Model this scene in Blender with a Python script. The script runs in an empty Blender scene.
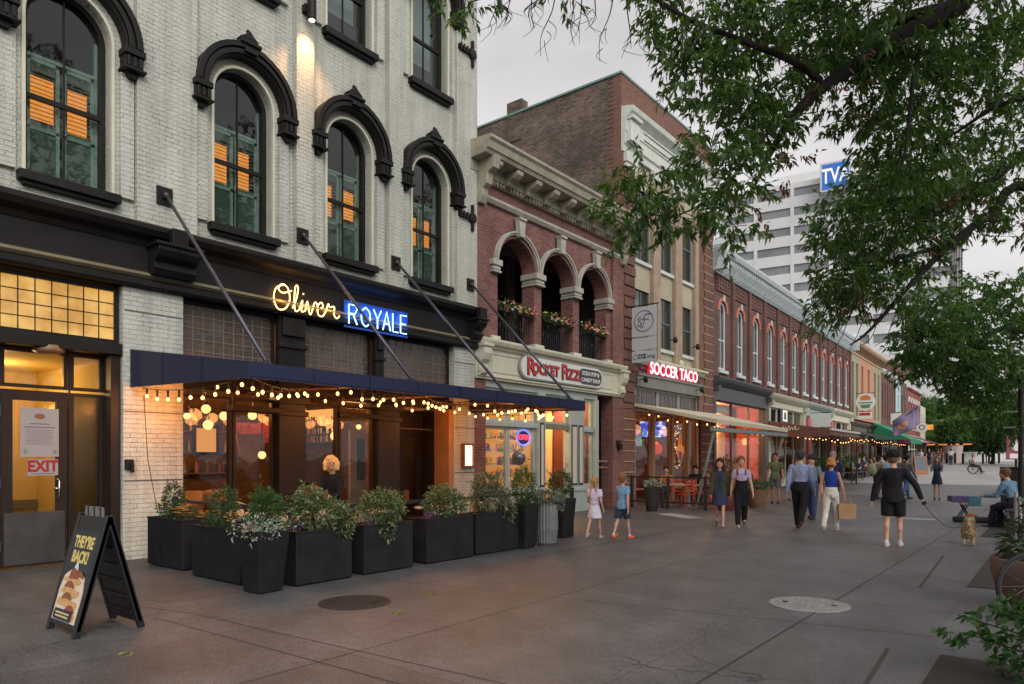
import bpy, math, random
import numpy as np
from mathutils import Vector, Matrix
from mathutils.geometry import tessellate_polygon
random.seed(7); RNG = np.random.default_rng(7)
PI = math.pi; R = math.radians
SC = bpy.context.scene
# ------------------------------------------------------------------ camera
FPX, CX, HY, EYE = 700.0, 512.0, 458.0, 1.62
YAW = math.atan((1068-CX)/FPX)                 # the facades run along +Y, the camera looks to their left
cd = bpy.data.cameras.new('camera'); cam = bpy.data.objects.new('camera', cd); SC.collection.objects.link(cam)
cam.location = (0, 0, EYE); cam.rotation_euler = (PI/2, 0, YAW)
cd.sensor_width = 36; cd.lens = FPX*36/1024; cd.shift_y = (HY-342)/1024; cd.clip_end = 2000; cd.clip_start = .05
SC.camera = cam
SC.render.resolution_x, SC.render.resolution_y = 1024, 684
# ------------------------------------------------------------------ sky, sun, exposure
SKY_STR, SUN_STR, EXPO = 0.166, 1.45, 0.0
SUN_EL, SUN_AZ = 35, 118                         # azimuth measured from +Y towards +X
W = bpy.data.worlds.new('World'); SC.world = W; W.use_nodes = True
nt = W.node_tree; nt.nodes.clear()
def N(t, typ, **kw):
    n = t.nodes.new(typ)
    for k, v in kw.items(): setattr(n, k, v)
    return n
sky = N(nt, 'ShaderNodeTexSky', sky_type='NISHITA', sun_disc=False)
sky.sun_elevation = R(SUN_EL); sky.sun_rotation = R(SUN_AZ); sky.air_density = 1.5; sky.dust_density = 6; sky.ozone_density = 1
hs = N(nt, 'ShaderNodeHueSaturation'); hs.inputs['Saturation'].default_value = .12
gm = N(nt, 'ShaderNodeMix', data_type='RGBA'); gm.inputs[0].default_value = .72
gm.inputs[7].default_value = (5.45, 5.22, 5.33, 1)        # flat overcast grey-lilac cloud deck
tc = N(nt, 'ShaderNodeTexCoord'); mp = N(nt, 'ShaderNodeMapping'); mp.inputs['Scale'].default_value = (1.2, 1.2, 3.2)
nz = N(nt, 'ShaderNodeTexNoise'); nz.inputs['Scale'].default_value = 2.2; nz.inputs['Detail'].default_value = 5
mr = N(nt, 'ShaderNodeMapRange'); mr.inputs[1].default_value = .3; mr.inputs[2].default_value = .72; mr.inputs[3].default_value = .80; mr.inputs[4].default_value = 1.14
mul = N(nt, 'ShaderNodeVectorMath', operation='SCALE')
bg = N(nt, 'ShaderNodeBackground'); bg.inputs['Strength'].default_value = SKY_STR
wo = N(nt, 'ShaderNodeOutputWorld')
L = nt.links.new
L(sky.outputs[0], hs.inputs['Color']); L(hs.outputs[0], gm.inputs[6]); L(tc.outputs['Generated'], mp.inputs[0]); L(mp.outputs[0], nz.inputs['Vector'])
L(nz.outputs['Fac'], mr.inputs[0]); L(gm.outputs[2], mul.inputs[0]); L(mr.outputs[0], mul.inputs['Scale']); L(mul.outputs[0], bg.inputs['Color']); L(bg.outputs[0], wo.inputs[0])
sl = bpy.data.lights.new('sun', 'SUN'); so = bpy.data.objects.new('sun', sl); SC.collection.objects.link(so)
sl.energy = SUN_STR; sl.angle = R(45); sl.color = (1, .95, .9)
sd = Vector((math.sin(R(SUN_AZ))*math.cos(R(SUN_EL)), math.cos(R(SUN_AZ))*math.cos(R(SUN_EL)), math.sin(R(SUN_EL))))
so.rotation_euler = sd.to_track_quat('Z', 'Y').to_euler(); so.location = (20, 0, 30)
SC.view_settings.view_transform = 'Standard'; SC.view_settings.look = 'None'; SC.view_settings.gamma = 1; SC.view_settings.exposure = EXPO
SC.view_settings.use_curve_mapping = False
SC.render.engine = 'CYCLES'; cy = SC.cycles
cy.use_denoising = True; cy.max_bounces = 6; cy.diffuse_bounces = 3; cy.glossy_bounces = 3; cy.transmission_bounces = 4; cy.transparent_max_bounces = 12
cy.sample_clamp_indirect = 3; cy.caustics_reflective = False; cy.caustics_refractive = False

# ------------------------------------------------------------------ helpers
def link(o): SC.collection.objects.link(o); return o
def tag(o, label=None, cat=None, group=None, kind=None):
    if label: o['label'] = label
    if cat: o['category'] = cat
    if group: o['group'] = group
    if kind: o['kind'] = kind
    return o
def thing(name, label, cat, loc=(0, 0, 0), rz=0, group=None):
    o = link(bpy.data.objects.new(name, None)); o.location = loc; o.rotation_euler = (0, 0, rz); o.empty_display_size = .1
    return tag(o, label, cat, group)
def kids(o): return [c for c in SC.collection.objects if c.parent == o]
CH = {}
def reg(o, parent):
    if parent is not None:
        o.parent = parent; CH.setdefault(parent.name, []).append(o)
def copy_tree(o, parent=None, **kw):
    c = link(o.copy())
    if parent is not None: c.parent = parent; CH.setdefault(parent.name, []).append(c)
    for k in list(CH.get(o.name, [])): copy_tree(k, c)
    return c
class MB:
    def __init__(s): s.v = []; s.f = []; s.m = []; s.mi = 0
    def add(s, vs, fs):
        o = len(s.v); s.v += [tuple(v) for v in vs]; s.f += [tuple(i+o for i in f) for f in fs]; s.m += [s.mi]*len(fs); return s
    def box(s, x0, x1, y0, y1, z0, z1):
        if x0 > x1: x0, x1 = x1, x0
        if y0 > y1: y0, y1 = y1, y0
        if z0 > z1: z0, z1 = z1, z0
        return s.add([(x0,y0,z0),(x1,y0,z0),(x1,y1,z0),(x0,y1,z0),(x0,y0,z1),(x1,y0,z1),(x1,y1,z1),(x0,y1,z1)],
                     [(0,3,2,1),(4,5,6,7),(0,1,5,4),(1,2,6,5),(2,3,7,6),(3,0,4,7)])
    def taper(s, cx, cy, z0, z1, w0, d0, w1, d1):
        v = []
        for z, w, d in ((z0, w0, d0), (z1, w1, d1)): v += [(cx-w/2,cy-d/2,z),(cx+w/2,cy-d/2,z),(cx+w/2,cy+d/2,z),(cx-w/2,cy+d/2,z)]
        return s.add(v, [(0,3,2,1),(4,5,6,7),(0,1,5,4),(1,2,6,5),(2,3,7,6),(3,0,4,7)])
    def quad(s, *p): return s.add(p, [tuple(range(len(p)))])
    def prism(s, poly, a0, a1, axis='y'):
        # poly in the plane perpendicular to axis: 'y' -> (x,z), 'x' -> (y,z), 'z' -> (x,y)
        n = len(poly); f = {'y': lambda p, a: (p[0], a, p[1]), 'x': lambda p, a: (a, p[0], p[1]), 'z': lambda p, a: (p[0], p[1], a)}[axis]
        vs = [f(p, a0) for p in poly]+[f(p, a1) for p in poly]
        tri = tessellate_polygon([[Vector((p[0], p[1], 0)) for p in poly]])
        fs = [tuple(t) for t in tri]+[tuple(i+n for i in t[::-1]) for t in tri]+[(i, (i+1) % n, (i+1) % n+n, i+n) for i in range(n)]
        return s.add(vs, fs)
    def tube(s, pts, r, seg=8, cap=True, ell=None, ref=None):
        pts = [Vector(p) for p in pts]; n = len(pts); rs = r if isinstance(r, (list, tuple)) else [r]*n
        vs = []; up = Vector(ref) if ref else None; prev = None
        for i in range(n):
            t = (pts[min(i+1, n-1)]-pts[max(i-1, 0)])
            if t.length < 1e-9: t = Vector((0, 0, 1))
            t.normalize()
            if prev is None:
                u = up or (Vector((0, 0, 1)) if abs(t.z) < .9 else Vector((1, 0, 0)))
            else: u = prev
            a = u-t*u.dot(t)
            if a.length < 1e-6: a = t.orthogonal()
            a.normalize(); b = t.cross(a); prev = a
            e = ell[i] if ell else 1
            for k in range(seg):
                q = 2*PI*k/seg; vs.append(pts[i]+a*math.cos(q)*rs[i]+b*math.sin(q)*rs[i]*e)
        fs = [(i*seg+k, i*seg+(k+1) % seg, (i+1)*seg+(k+1) % seg, (i+1)*seg+k) for i in range(n-1) for k in range(seg)]
        if cap: fs += [tuple(range(seg))[::-1], tuple(range((n-1)*seg, n*seg))]
        return s.add(vs, fs)
    def lathe(s, prof, seg=20, c=(0, 0, 0), sx=1, sy=1):
        vs = []; n = len(prof)
        for (r, z) in prof:
            for k in range(seg):
                q = 2*PI*k/seg; vs.append((c[0]+r*math.cos(q)*sx, c[1]+r*math.sin(q)*sy, c[2]+z))
        fs = [(i*seg+k, i*seg+(k+1) % seg, (i+1)*seg+(k+1) % seg, (i+1)*seg+k) for i in range(n-1) for k in range(seg)]
        fs += [tuple(range(seg))[::-1], tuple(range((n-1)*seg, n*seg))]
        return s.add(vs, fs)
    def ball(s, c, r, seg=12, rings=8, sq=(1, 1, 1)):
        vs = [(c[0], c[1], c[2]-r*sq[2])]
        for i in range(1, rings):
            q = PI*i/rings
            for k in range(seg):
                p = 2*PI*k/seg; vs.append((c[0]+r*sq[0]*math.sin(q)*math.cos(p), c[1]+r*sq[1]*math.sin(q)*math.sin(p), c[2]-r*sq[2]*math.cos(q)))
        vs.append((c[0], c[1], c[2]+r*sq[2])); T = len(vs)-1
        fs = [(0, 1+(k+1) % seg, 1+k) for k in range(seg)]
        for i in range(rings-2):
            for k in range(seg): fs.append((1+i*seg+k, 1+i*seg+(k+1) % seg, 1+(i+1)*seg+(k+1) % seg, 1+(i+1)*seg+k))
        fs += [(T, 1+(rings-2)*seg+k, 1+(rings-2)*seg+(k+1) % seg) for k in range(seg)]
        return s.add(vs, fs)
    def build(s, name, mats, parent=None, smooth=False, bev=0, mods=None, fix=True):
        me = bpy.data.meshes.new(name); me.from_pydata(s.v, [], s.f)
        ml = mats if isinstance(mats, (list, tuple)) else [mats]
        for m in ml: me.materials.append(m)
        if len(ml) > 1: me.polygons.foreach_set('material_index', s.m)
        if fix:
            import bmesh
            b = bmesh.new(); b.from_mesh(me); bmesh.ops.recalc_face_normals(b, faces=b.faces); b.to_mesh(me); b.free()
        if smooth: me.polygons.foreach_set('use_smooth', [True]*len(me.polygons))
        me.update()
        o = link(bpy.data.objects.new(name, me)); reg(o, parent)
        if bev:
            bm = o.modifiers.new('bevel', 'BEVEL'); bm.width = bev; bm.segments = 2; bm.limit_method = 'ANGLE'; bm.angle_limit = R(50)
        return o
def arc(yc, zs, r, rise=None, n=16, rev=False):
    # points of an arch from right to left over the springing line
    rise = r if rise is None else rise
    p = [(yc+r*math.cos(PI*i/n), zs+rise*math.sin(PI*i/n)) for i in range(n+1)]
    return p[::-1] if rev else p
def opening(yc, w, z0, zs, rise=None):
    r = w/2
    if rise == 0: return [(yc-r, z0), (yc+r, z0), (yc+r, zs), (yc-r, zs)]
    return [(yc-r, z0), (yc+r, z0)]+arc(yc, zs, r, rise)
def wall_holes(mb, outer, holes, x, th, back=True):
    loops = [outer]+holes
    flat = [p for l in loops for p in l]
    tri = tessellate_polygon([[Vector((p[0], p[1], 0)) for p in l] for l in loops])
    n = len(flat)
    vs = [(x, p[0], p[1]) for p in flat]+[(x-th, p[0], p[1]) for p in flat]
    fs = [tuple(t) for t in tri]
    if back: fs += [tuple(i+n for i in t[::-1]) for t in tri]
    o = 0
    for l in loops:
        m = len(l); fs += [(o+i, o+(i+1) % m, o+(i+1) % m+n, o+i+n) for i in range(m)]; o += m
    mb.add(vs, fs)
def ring(mb, yc, zs, r0, r1, x0, x1, rise0=None, rise1=None, n=20, leg=0):
    # arch band between radii r0 and r1, extruded x0..x1
    p = [(yc-r1, zs-leg)]*bool(leg)+arc(yc, zs, r1, rise1, n, True)+[(yc+r1, zs-leg)]*bool(leg)
    q = [(yc+r0, zs-leg)]*bool(leg)+arc(yc, zs, r0, rise0, n)+[(yc-r0, zs-leg)]*bool(leg)
    a = p; b = q[::-1]; m = len(a)
    vs = []
    for i in range(m): vs += [(x0, *a[i]), (x0, *b[i]), (x1, *b[i]), (x1, *a[i])]
    fs = []
    for i in range(m-1):
        o = i*4
        for k in range(4): fs.append((o+k, o+(k+1) % 4, o+4+(k+1) % 4, o+4+k))
    fs += [(0, 1, 2, 3), tuple((m-1)*4+k for k in (3, 2, 1, 0))]
    mb.add(vs, fs)
def sweep_y(mb, prof, y0, y1):            # profile (x,z) swept along y
    mb.prism(prof, y0, y1, 'y')
def text(name, s, size, loc, mat, parent=None, rot=(PI/2, 0, PI/2), ext=.008, off=0, shear=0, align='CENTER', sx=1, spacing=1):
    cu = bpy.data.curves.new(name, 'FONT'); cu.body = s; cu.size = size; cu.extrude = ext; cu.offset = off; cu.shear = shear
    cu.align_x = align; cu.align_y = 'CENTER'; cu.space_character = spacing; cu.resolution_u = 3
    t = bpy.data.objects.new(name, cu); me = bpy.data.meshes.new_from_object(t); bpy.data.objects.remove(t); me.materials.clear(); me.materials.append(mat); me.name = name
    o = link(bpy.data.objects.new(name, me)); o.location = loc; o.rotation_euler = rot; o.scale = (sx, 1, 1); reg(o, parent); return o
def lamp(name, loc, power, col=(1, .55, .25), r=.1, parent=None, typ='POINT', **kw):
    l = bpy.data.lights.new(name, typ); l.energy = power; l.color = col
    if typ == 'POINT' or typ == 'SPOT': l.shadow_soft_size = r
    for k, v in kw.items(): setattr(l, k, v)
    o = link(bpy.data.objects.new(name, l)); o.location = loc
    if parent is not None: o.parent = parent
    return o
def ray(px, py): 
    S_, C_ = math.sin(YAW), math.cos(YAW); u = (px-CX)/FPX; v = (HY-py)/FPX
    return Vector((u*C_-S_, u*S_+C_, v))
def XP(px, py, d): r = ray(px, py); t = (XF-d)/r.x; return (-d, r.y*t, EYE+r.z*t)      # on the plane d behind the facade, facade coordinates
def YP(px, py, y): r = ray(px, py); t = y/r.y; return (r.x*t-XF, y, EYE+r.z*t)
XF = -11.7
def P(px, py, t): return Vector((0, 0, EYE))+ray(px, py)*t            # a point at distance t in front of the lens
def G(px, py, z=0):
    r = ray(px, py); t = (z-EYE)/r.z; return Vector((r.x*t, r.y*t, z))

# ------------------------------------------------------------------ materials
MT = {}
def base(name, col, rough=.7, metal=0, spec=.5, var=0, vs=3, bump=0, bs=30, emit=None, es=0, coat=0, alpha=None):
    if name in MT: return MT[name]
    m = bpy.data.materials.new(name); m.use_nodes = True; t = m.node_tree; b = t.nodes['Principled BSDF']
    b.inputs['Base Color'].default_value = (*col, 1); b.inputs['Roughness'].default_value = rough; b.inputs['Metallic'].default_value = metal
    b.inputs['Specular IOR Level'].default_value = spec; b.inputs['Coat Weight'].default_value = coat
    if emit: b.inputs['Emission Color'].default_value = (*emit, 1); b.inputs['Emission Strength'].default_value = es
    c = N(t, 'ShaderNodeTexCoord')
    if var:
        n = N(t, 'ShaderNodeTexNoise'); n.inputs['Scale'].default_value = vs; n.inputs['Detail'].default_value = 6; n.inputs['Roughness'].default_value = .65
        r = N(t, 'ShaderNodeMapRange'); r.inputs[1].default_value = .3; r.inputs[2].default_value = .7; r.inputs[3].default_value = 1-var; r.inputs[4].default_value = 1+var
        x = N(t, 'ShaderNodeMix', data_type='RGBA', blend_type='MULTIPLY'); x.inputs[0].default_value = 1; x.inputs[6].default_value = (*col, 1)
        t.links.new(c.outputs['Object'], n.inputs['Vector']); t.links.new(n.outputs['Fac'], r.inputs[0]); t.links.new(r.outputs[0], x.inputs[7]); t.links.new(x.outputs[2], b.inputs['Base Color'])
        r2 = N(t, 'ShaderNodeMapRange'); r2.inputs[3].default_value = max(0, rough-.12); r2.inputs[4].default_value = min(1, rough+.12)
        t.links.new(n.outputs['Fac'], r2.inputs[0]); t.links.new(r2.outputs[0], b.inputs['Roughness'])
    if bump:
        n = N(t, 'ShaderNodeTexNoise'); n.inputs['Scale'].default_value = bs; n.inputs['Detail'].default_value = 4
        u = N(t, 'ShaderNodeBump'); u.inputs['Strength'].default_value = bump; u.inputs['Distance'].default_value = .01
        t.links.new(c.outputs['Object'], n.inputs['Vector']); t.links.new(n.outputs['Fac'], u.inputs['Height']); t.links.new(u.outputs[0], b.inputs['Normal'])
    MT[name] = m; return m
def brick(name, c1, c2, mor, streak=0, bw=.21, rh=.075, ms=.01, rough=.85, bump=.6, var=.25, dark=None, darkamt=0, vs=.7):
    m = bpy.data.materials.new(name); m.use_nodes = True; t = m.node_tree; b = t.nodes['Principled BSDF']; K = t.links.new
    b.inputs['Specular IOR Level'].default_value = .3
    c = N(t, 'ShaderNodeTexCoord'); sp = N(t, 'ShaderNodeSeparateXYZ'); sn = N(t, 'ShaderNodeSeparateXYZ'); K(c.outputs['Object'], sp.inputs[0]); K(c.outputs['Normal'], sn.inputs[0])
    ab = N(t, 'ShaderNodeMath', operation='ABSOLUTE'); K(sn.outputs[0], ab.inputs[0]); gt = N(t, 'ShaderNodeMath', operation='GREATER_THAN'); gt.inputs[1].default_value = .6; K(ab.outputs[0], gt.inputs[0])
    mx = N(t, 'ShaderNodeMix', data_type='FLOAT'); K(gt.outputs[0], mx.inputs[0]); K(sp.outputs[0], mx.inputs[2]); K(sp.outputs[1], mx.inputs[3])
    cb = N(t, 'ShaderNodeCombineXYZ'); K(mx.outputs[0], cb.inputs[0]); K(sp.outputs[2], cb.inputs[1])
    wn = N(t, 'ShaderNodeTexNoise'); wn.inputs['Scale'].default_value = 4; K(c.outputs['Object'], wn.inputs['Vector'])
    wv = N(t, 'ShaderNodeVectorMath', operation='MULTIPLY_ADD'); wv.inputs[1].default_value = (.02, .02, 0); K(wn.outputs['Color'], wv.inputs[0]); K(cb.outputs[0], wv.inputs[2])
    br = N(t, 'ShaderNodeTexBrick'); K(wv.outputs[0], br.inputs['Vector'])
    br.inputs['Color1'].default_value = (*c1, 1); br.inputs['Color2'].default_value = (*c2, 1); br.inputs['Mortar'].default_value = (*mor, 1)
    br.inputs['Scale'].default_value = 1; br.inputs['Brick Width'].default_value = bw; br.inputs['Row Height'].default_value = rh; br.inputs['Mortar Size'].default_value = ms; br.inputs['Mortar Smooth'].default_value = .3
    n = N(t, 'ShaderNodeTexNoise'); n.inputs['Scale'].default_value = vs; n.inputs['Detail'].default_value = 8; n.inputs['Roughness'].default_value = .7; K(c.outputs['Object'], n.inputs['Vector'])
    r = N(t, 'ShaderNodeMapRange'); r.inputs[1].default_value = .3; r.inputs[2].default_value = .7; r.inputs[3].default_value = 1-var; r.inputs[4].default_value = 1+var*.6; K(n.outputs['Fac'], r.inputs[0])
    x = N(t, 'ShaderNodeMix', data_type='RGBA', blend_type='MULTIPLY'); x.inputs[0].default_value = 1; K(br.outputs['Color'], x.inputs[6]); K(r.outputs[0], x.inputs[7])
    out = x.outputs[2]
    if dark:
        dn = N(t, 'ShaderNodeTexNoise'); dn.inputs['Scale'].default_value = .6; dn.inputs['Detail'].default_value = 9; dn.inputs['Roughness'].default_value = .75; K(c.outputs['Object'], dn.inputs['Vector'])
        dr = N(t, 'ShaderNodeMapRange'); dr.inputs[1].default_value = .42; dr.inputs[2].default_value = .6; dr.inputs[4].default_value = darkamt; K(dn.outputs['Fac'], dr.inputs[0])
        dx = N(t, 'ShaderNodeMix', data_type='RGBA'); dx.inputs[7].default_value = (*dark, 1); K(dr.outputs[0], dx.inputs[0]); K(out, dx.inputs[6]); out = dx.outputs[2]
    if streak:
        sm_ = N(t, 'ShaderNodeMapping'); sm_.inputs['Scale'].default_value = (5, 5, .35); K(c.outputs['Object'], sm_.inputs[0]); s_n = N(t, 'ShaderNodeTexNoise'); s_n.inputs['Scale'].default_value = 1; s_n.inputs['Detail'].default_value = 7; s_n.inputs['Roughness'].default_value = .7; K(sm_.outputs[0], s_n.inputs['Vector'])
        s_r = N(t, 'ShaderNodeMapRange'); s_r.inputs[1].default_value = .42; s_r.inputs[2].default_value = .70; s_r.inputs[3].default_value = 1.05; s_r.inputs[4].default_value = 1-streak; K(s_n.outputs['Fac'], s_r.inputs[0])
        s_x = N(t, 'ShaderNodeMix', data_type='RGBA', blend_type='MULTIPLY'); s_x.inputs[0].default_value = 1; K(out, s_x.inputs[6]); K(s_r.outputs[0], s_x.inputs[7]); out = s_x.outputs[2]
        # chipped, dirty joints that break the regular coursing
        c_n = N(t, 'ShaderNodeTexNoise'); c_n.inputs['Scale'].default_value = 3.5; c_n.inputs['Detail'].default_value = 8; c_n.inputs['Roughness'].default_value = .8; K(c.outputs['Object'], c_n.inputs['Vector']); c_g = N(t, 'ShaderNodeMapRange'); c_g.inputs[1].default_value = .50; c_g.inputs[2].default_value = .60; K(c_n.outputs['Fac'], c_g.inputs[0])
        c_m = N(t, 'ShaderNodeMath', operation='MULTIPLY'); K(c_g.outputs[0], c_m.inputs[0]); K(br.outputs['Fac'], c_m.inputs[1]); c_x = N(t, 'ShaderNodeMix', data_type='RGBA'); c_x.inputs[7].default_value = (mor[0]*.42, mor[1]*.42, mor[2]*.42, 1); K(c_m.outputs[0], c_x.inputs[0]); K(out, c_x.inputs[6]); out = c_x.outputs[2]
    K(out, b.inputs['Base Color']); b.inputs['Roughness'].default_value = rough
    fn = N(t, 'ShaderNodeTexNoise'); fn.inputs['Scale'].default_value = 45; K(c.outputs['Object'], fn.inputs['Vector'])
    inv = N(t, 'ShaderNodeMath', operation='MULTIPLY_ADD'); inv.inputs[1].default_value = -1; K(br.outputs['Fac'], inv.inputs[0]); K(fn.outputs['Fac'], inv.inputs[2])
    bu = N(t, 'ShaderNodeBump'); bu.inputs['Strength'].default_value = bump; bu.inputs['Distance'].default_value = .012; K(inv.outputs[0], bu.inputs['Height']); K(bu.outputs[0], b.inputs['Normal'])
    MT[name] = m; return m
def glow(name, col, st):
    m = bpy.data.materials.new(name); m.use_nodes = True; t = m.node_tree; t.nodes.clear()
    e = N(t, 'ShaderNodeEmission'); e.inputs[0].default_value = (*col, 1); e.inputs[1].default_value = st; o = N(t, 'ShaderNodeOutputMaterial'); t.links.new(e.outputs[0], o.inputs[0])
    m.cycles.emission_sampling = 'NONE' if st > 12 or name == 'bulb_light' else 'AUTO'; MT[name] = m; return m
def glass(name, tint=(.75, .8, .78), refl=.5, rough=.02, wob=.15):
    m = bpy.data.materials.new(name); m.use_nodes = True; t = m.node_tree; t.nodes.clear(); K = t.links.new
    tr = N(t, 'ShaderNodeBsdfTransparent'); tr.inputs[0].default_value = (*tint, 1); gl = N(t, 'ShaderNodeBsdfGlossy'); gl.inputs['Roughness'].default_value = rough
    lw = N(t, 'ShaderNodeLayerWeight'); lw.inputs[0].default_value = .5; mx = N(t, 'ShaderNodeMixShader'); o = N(t, 'ShaderNodeOutputMaterial')
    c = N(t, 'ShaderNodeTexCoord'); n = N(t, 'ShaderNodeTexNoise'); n.inputs['Scale'].default_value = 2.5; b = N(t, 'ShaderNodeBump'); b.inputs['Strength'].default_value = wob; b.inputs['Distance'].default_value = .02
    K(c.outputs['Object'], n.inputs['Vector']); K(n.outputs['Fac'], b.inputs['Height']); K(b.outputs[0], gl.inputs['Normal'])
    pw = N(t, 'ShaderNodeMath', operation='POWER'); pw.inputs[1].default_value = 2.5; ml = N(t, 'ShaderNodeMath', operation='MULTIPLY_ADD'); ml.inputs[1].default_value = refl; ml.inputs[2].default_value = .04; K(lw.outputs['Facing'], pw.inputs[0]); K(pw.outputs[0], ml.inputs[0]); K(ml.outputs[0], mx.inputs[0]); K(tr.outputs[0], mx.inputs[1]); K(gl.outputs[0], mx.inputs[2]); K(mx.outputs[0], o.inputs[0]); MT[name] = m; return m
def leafmat(name, cols, trans=.35, rough=.5):
    m = bpy.data.materials.new(name); m.use_nodes = True; t = m.node_tree; t.nodes.clear(); K = t.links.new
    g = N(t, 'ShaderNodeNewGeometry'); cr = N(t, 'ShaderNodeValToRGB'); K(g.outputs['Random Per Island'], cr.inputs[0])
    e = cr.color_ramp.elements; e[0].color = (*cols[0], 1); e[1].color = (*cols[-1], 1)
    for i, c in enumerate(cols[1:-1]): q = e.new((i+1)/(len(cols)-1)); q.color = (*c, 1)
    p = N(t, 'ShaderNodeBsdfPrincipled'); p.inputs['Roughness'].default_value = rough; p.inputs['Specular IOR Level'].default_value = .4; K(cr.outputs[0], p.inputs['Base Color'])
    tl = N(t, 'ShaderNodeBsdfTranslucent'); ad = N(t, 'ShaderNodeMix', data_type='RGBA', blend_type='MULTIPLY'); ad.inputs[0].default_value = 1; ad.inputs[7].default_value = (1.6, 1.9, .5, 1); K(cr.outputs[0], ad.inputs[6]); K(ad.outputs[2], tl.inputs[0])
    mx = N(t, 'ShaderNodeMixShader'); mx.inputs[0].default_value = trans; o = N(t, 'ShaderNodeOutputMaterial'); K(p.outputs[0], mx.inputs[1]); K(tl.outputs[0], mx.inputs[2]); K(mx.outputs[0], o.inputs[0]); MT[name] = m; return m
def multi(name, cols, rough=.5, emit=0):
    m = bpy.data.materials.new(name); m.use_nodes = True; t = m.node_tree; b = t.nodes['Principled BSDF']
    g = N(t, 'ShaderNodeNewGeometry'); cr = N(t, 'ShaderNodeValToRGB'); cr.color_ramp.interpolation = 'CONSTANT'; t.links.new(g.outputs['Random Per Island'], cr.inputs[0])
    e = cr.color_ramp.elements; e[0].color = (*cols[0], 1); e[1].color = (*cols[1], 1); e[1].position = 1/len(cols)
    for i, c in enumerate(cols[2:]): q = e.new((i+2)/len(cols)); q.color = (*c, 1)
    t.links.new(cr.outputs[0], b.inputs['Base Color']); b.inputs['Roughness'].default_value = rough
    MT[name] = m; return m
def leaves(name, pts, dirs, ln, wd, mat, parent=None, fold=.25):
    # real leaf blades: a folded lozenge of six vertices each
    n = len(pts); pts = np.asarray(pts, float); d = np.asarray(dirs, float); d /= np.linalg.norm(d, axis=1)[:, None]+1e-9
    rv = RNG.normal(size=(n, 3)); s = np.cross(d, rv); s /= np.linalg.norm(s, axis=1)[:, None]+1e-9; nn = np.cross(d, s)
    l = (ln*RNG.uniform(.65, 1.25, n))[:, None]; w = (wd*RNG.uniform(.7, 1.2, n))[:, None]
    sag = np.array([0, 0, -1.0])*l*.18
    v = np.stack([pts, pts+d*l*.45+s*w*.5+nn*w*fold, pts+d*l*.5+nn*0, pts+d*l*.45-s*w*.5+nn*w*fold, pts+d*l+sag], 1).reshape(-1, 3)
    b = np.arange(n)[:, None]*5
    loops = np.concatenate([b+0, b+1, b+2, b+0, b+2, b+3, b+2, b+1, b+4, b+2, b+4, b+3], 1).reshape(-1)
    me = bpy.data.meshes.new(name); me.vertices.add(n*5); me.vertices.foreach_set('co', v.reshape(-1)); me.loops.add(n*12); me.loops.foreach_set('vertex_index', loops)
    me.polygons.add(n*4); me.polygons.foreach_set('loop_start', np.arange(n*4)*3); me.polygons.foreach_set('loop_total', np.full(n*4, 3)); me.update(calc_edges=True); me.validate()
    me.materials.append(mat); o = link(bpy.data.objects.new(name, me)); reg(o, parent); return o

cream = brick('cream_painted_brick', (.56, .57, .50), (.53, .54, .475), (.49, .50, .44), streak=.22, ms=.006, bump=1.0, var=.14, vs=1.2, rough=.7)
redbr = brick('mauve_red_brick', (.26, .115, .095), (.17, .07, .062), (.24, .17, .15), ms=.008, bump=.5, var=.3)
oldbr = brick('weathered_dark_brick', (.30, .17, .11), (.09, .065, .055), (.24, .22, .19), ms=.014, bump=1, var=.45, dark=(.06, .055, .05), darkamt=.6)
newbr = brick('orange_red_brick', (.24, .115, .085), (.18, .08, .06), (.22, .16, .13), ms=.008, var=.2)
quoin = brick('dark_red_pier_brick', (.19, .08, .06), (.14, .06, .05), (.22, .17, .13), ms=.008, var=.3)
buff = brick('buff_brick', (.50, .45, .34), (.46, .41, .31), (.42, .38, .30), ms=.004, var=.15)
farbr = brick('far_brown_brick', (.19, .09, .078), (.135, .062, .055), (.19, .13, .11), var=.3)
dark = base('near_black_paint', (.013, .0115, .0105), .5, spec=.25, var=.3, vs=2, bump=.25)
bronze = base('dark_bronze_paint', (.026, .019, .015), .45, spec=.3, var=.2, vs=4, bump=.2)
charc = base('charcoal_planter', (.011, .011, .0125), .6, spec=.3, var=.5, vs=3.5, bump=.3, bs=25)
olive = base('olive_gold_moulding', (.20, .17, .10), .5, var=.2)
creamp = base('cream_paint', (.62, .60, .47), .55, var=.1, vs=2, bump=.1)
palegr = base('pale_grey_green_paint', (.36, .42, .38), .5, var=.12)
oliveg = base('weathered_olive_paint', (.33, .30, .19), .6, var=.25, vs=5)
whitep = base('white_paint', (.72, .74, .72), .5, var=.08)
stone = base('grey_limestone', (.42, .41, .35), .75, var=.2, bump=.3)
sandst = base('sandstone', (.36, .27, .19), .75, var=.2, bump=.3)
steel = base('dull_steel_rod', (.09, .09, .11), .35, metal=.6, var=.1)
navy = base('navy_canvas', (.012, .018, .055), .8, var=.1, bump=.2, bs=120)
wood = base('warm_brown_wood', (.20, .085, .03), .5, var=.3, vs=6)
skin = base('skin', (.52, .30, .21), .5)
glz = glass('window_glass', refl=.45); glzd = glass('dark_window_glass', tint=(.35, .38, .36), refl=.6); glzs = glass('shop_glass', tint=(.92, .92, .9), refl=.22)
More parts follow.
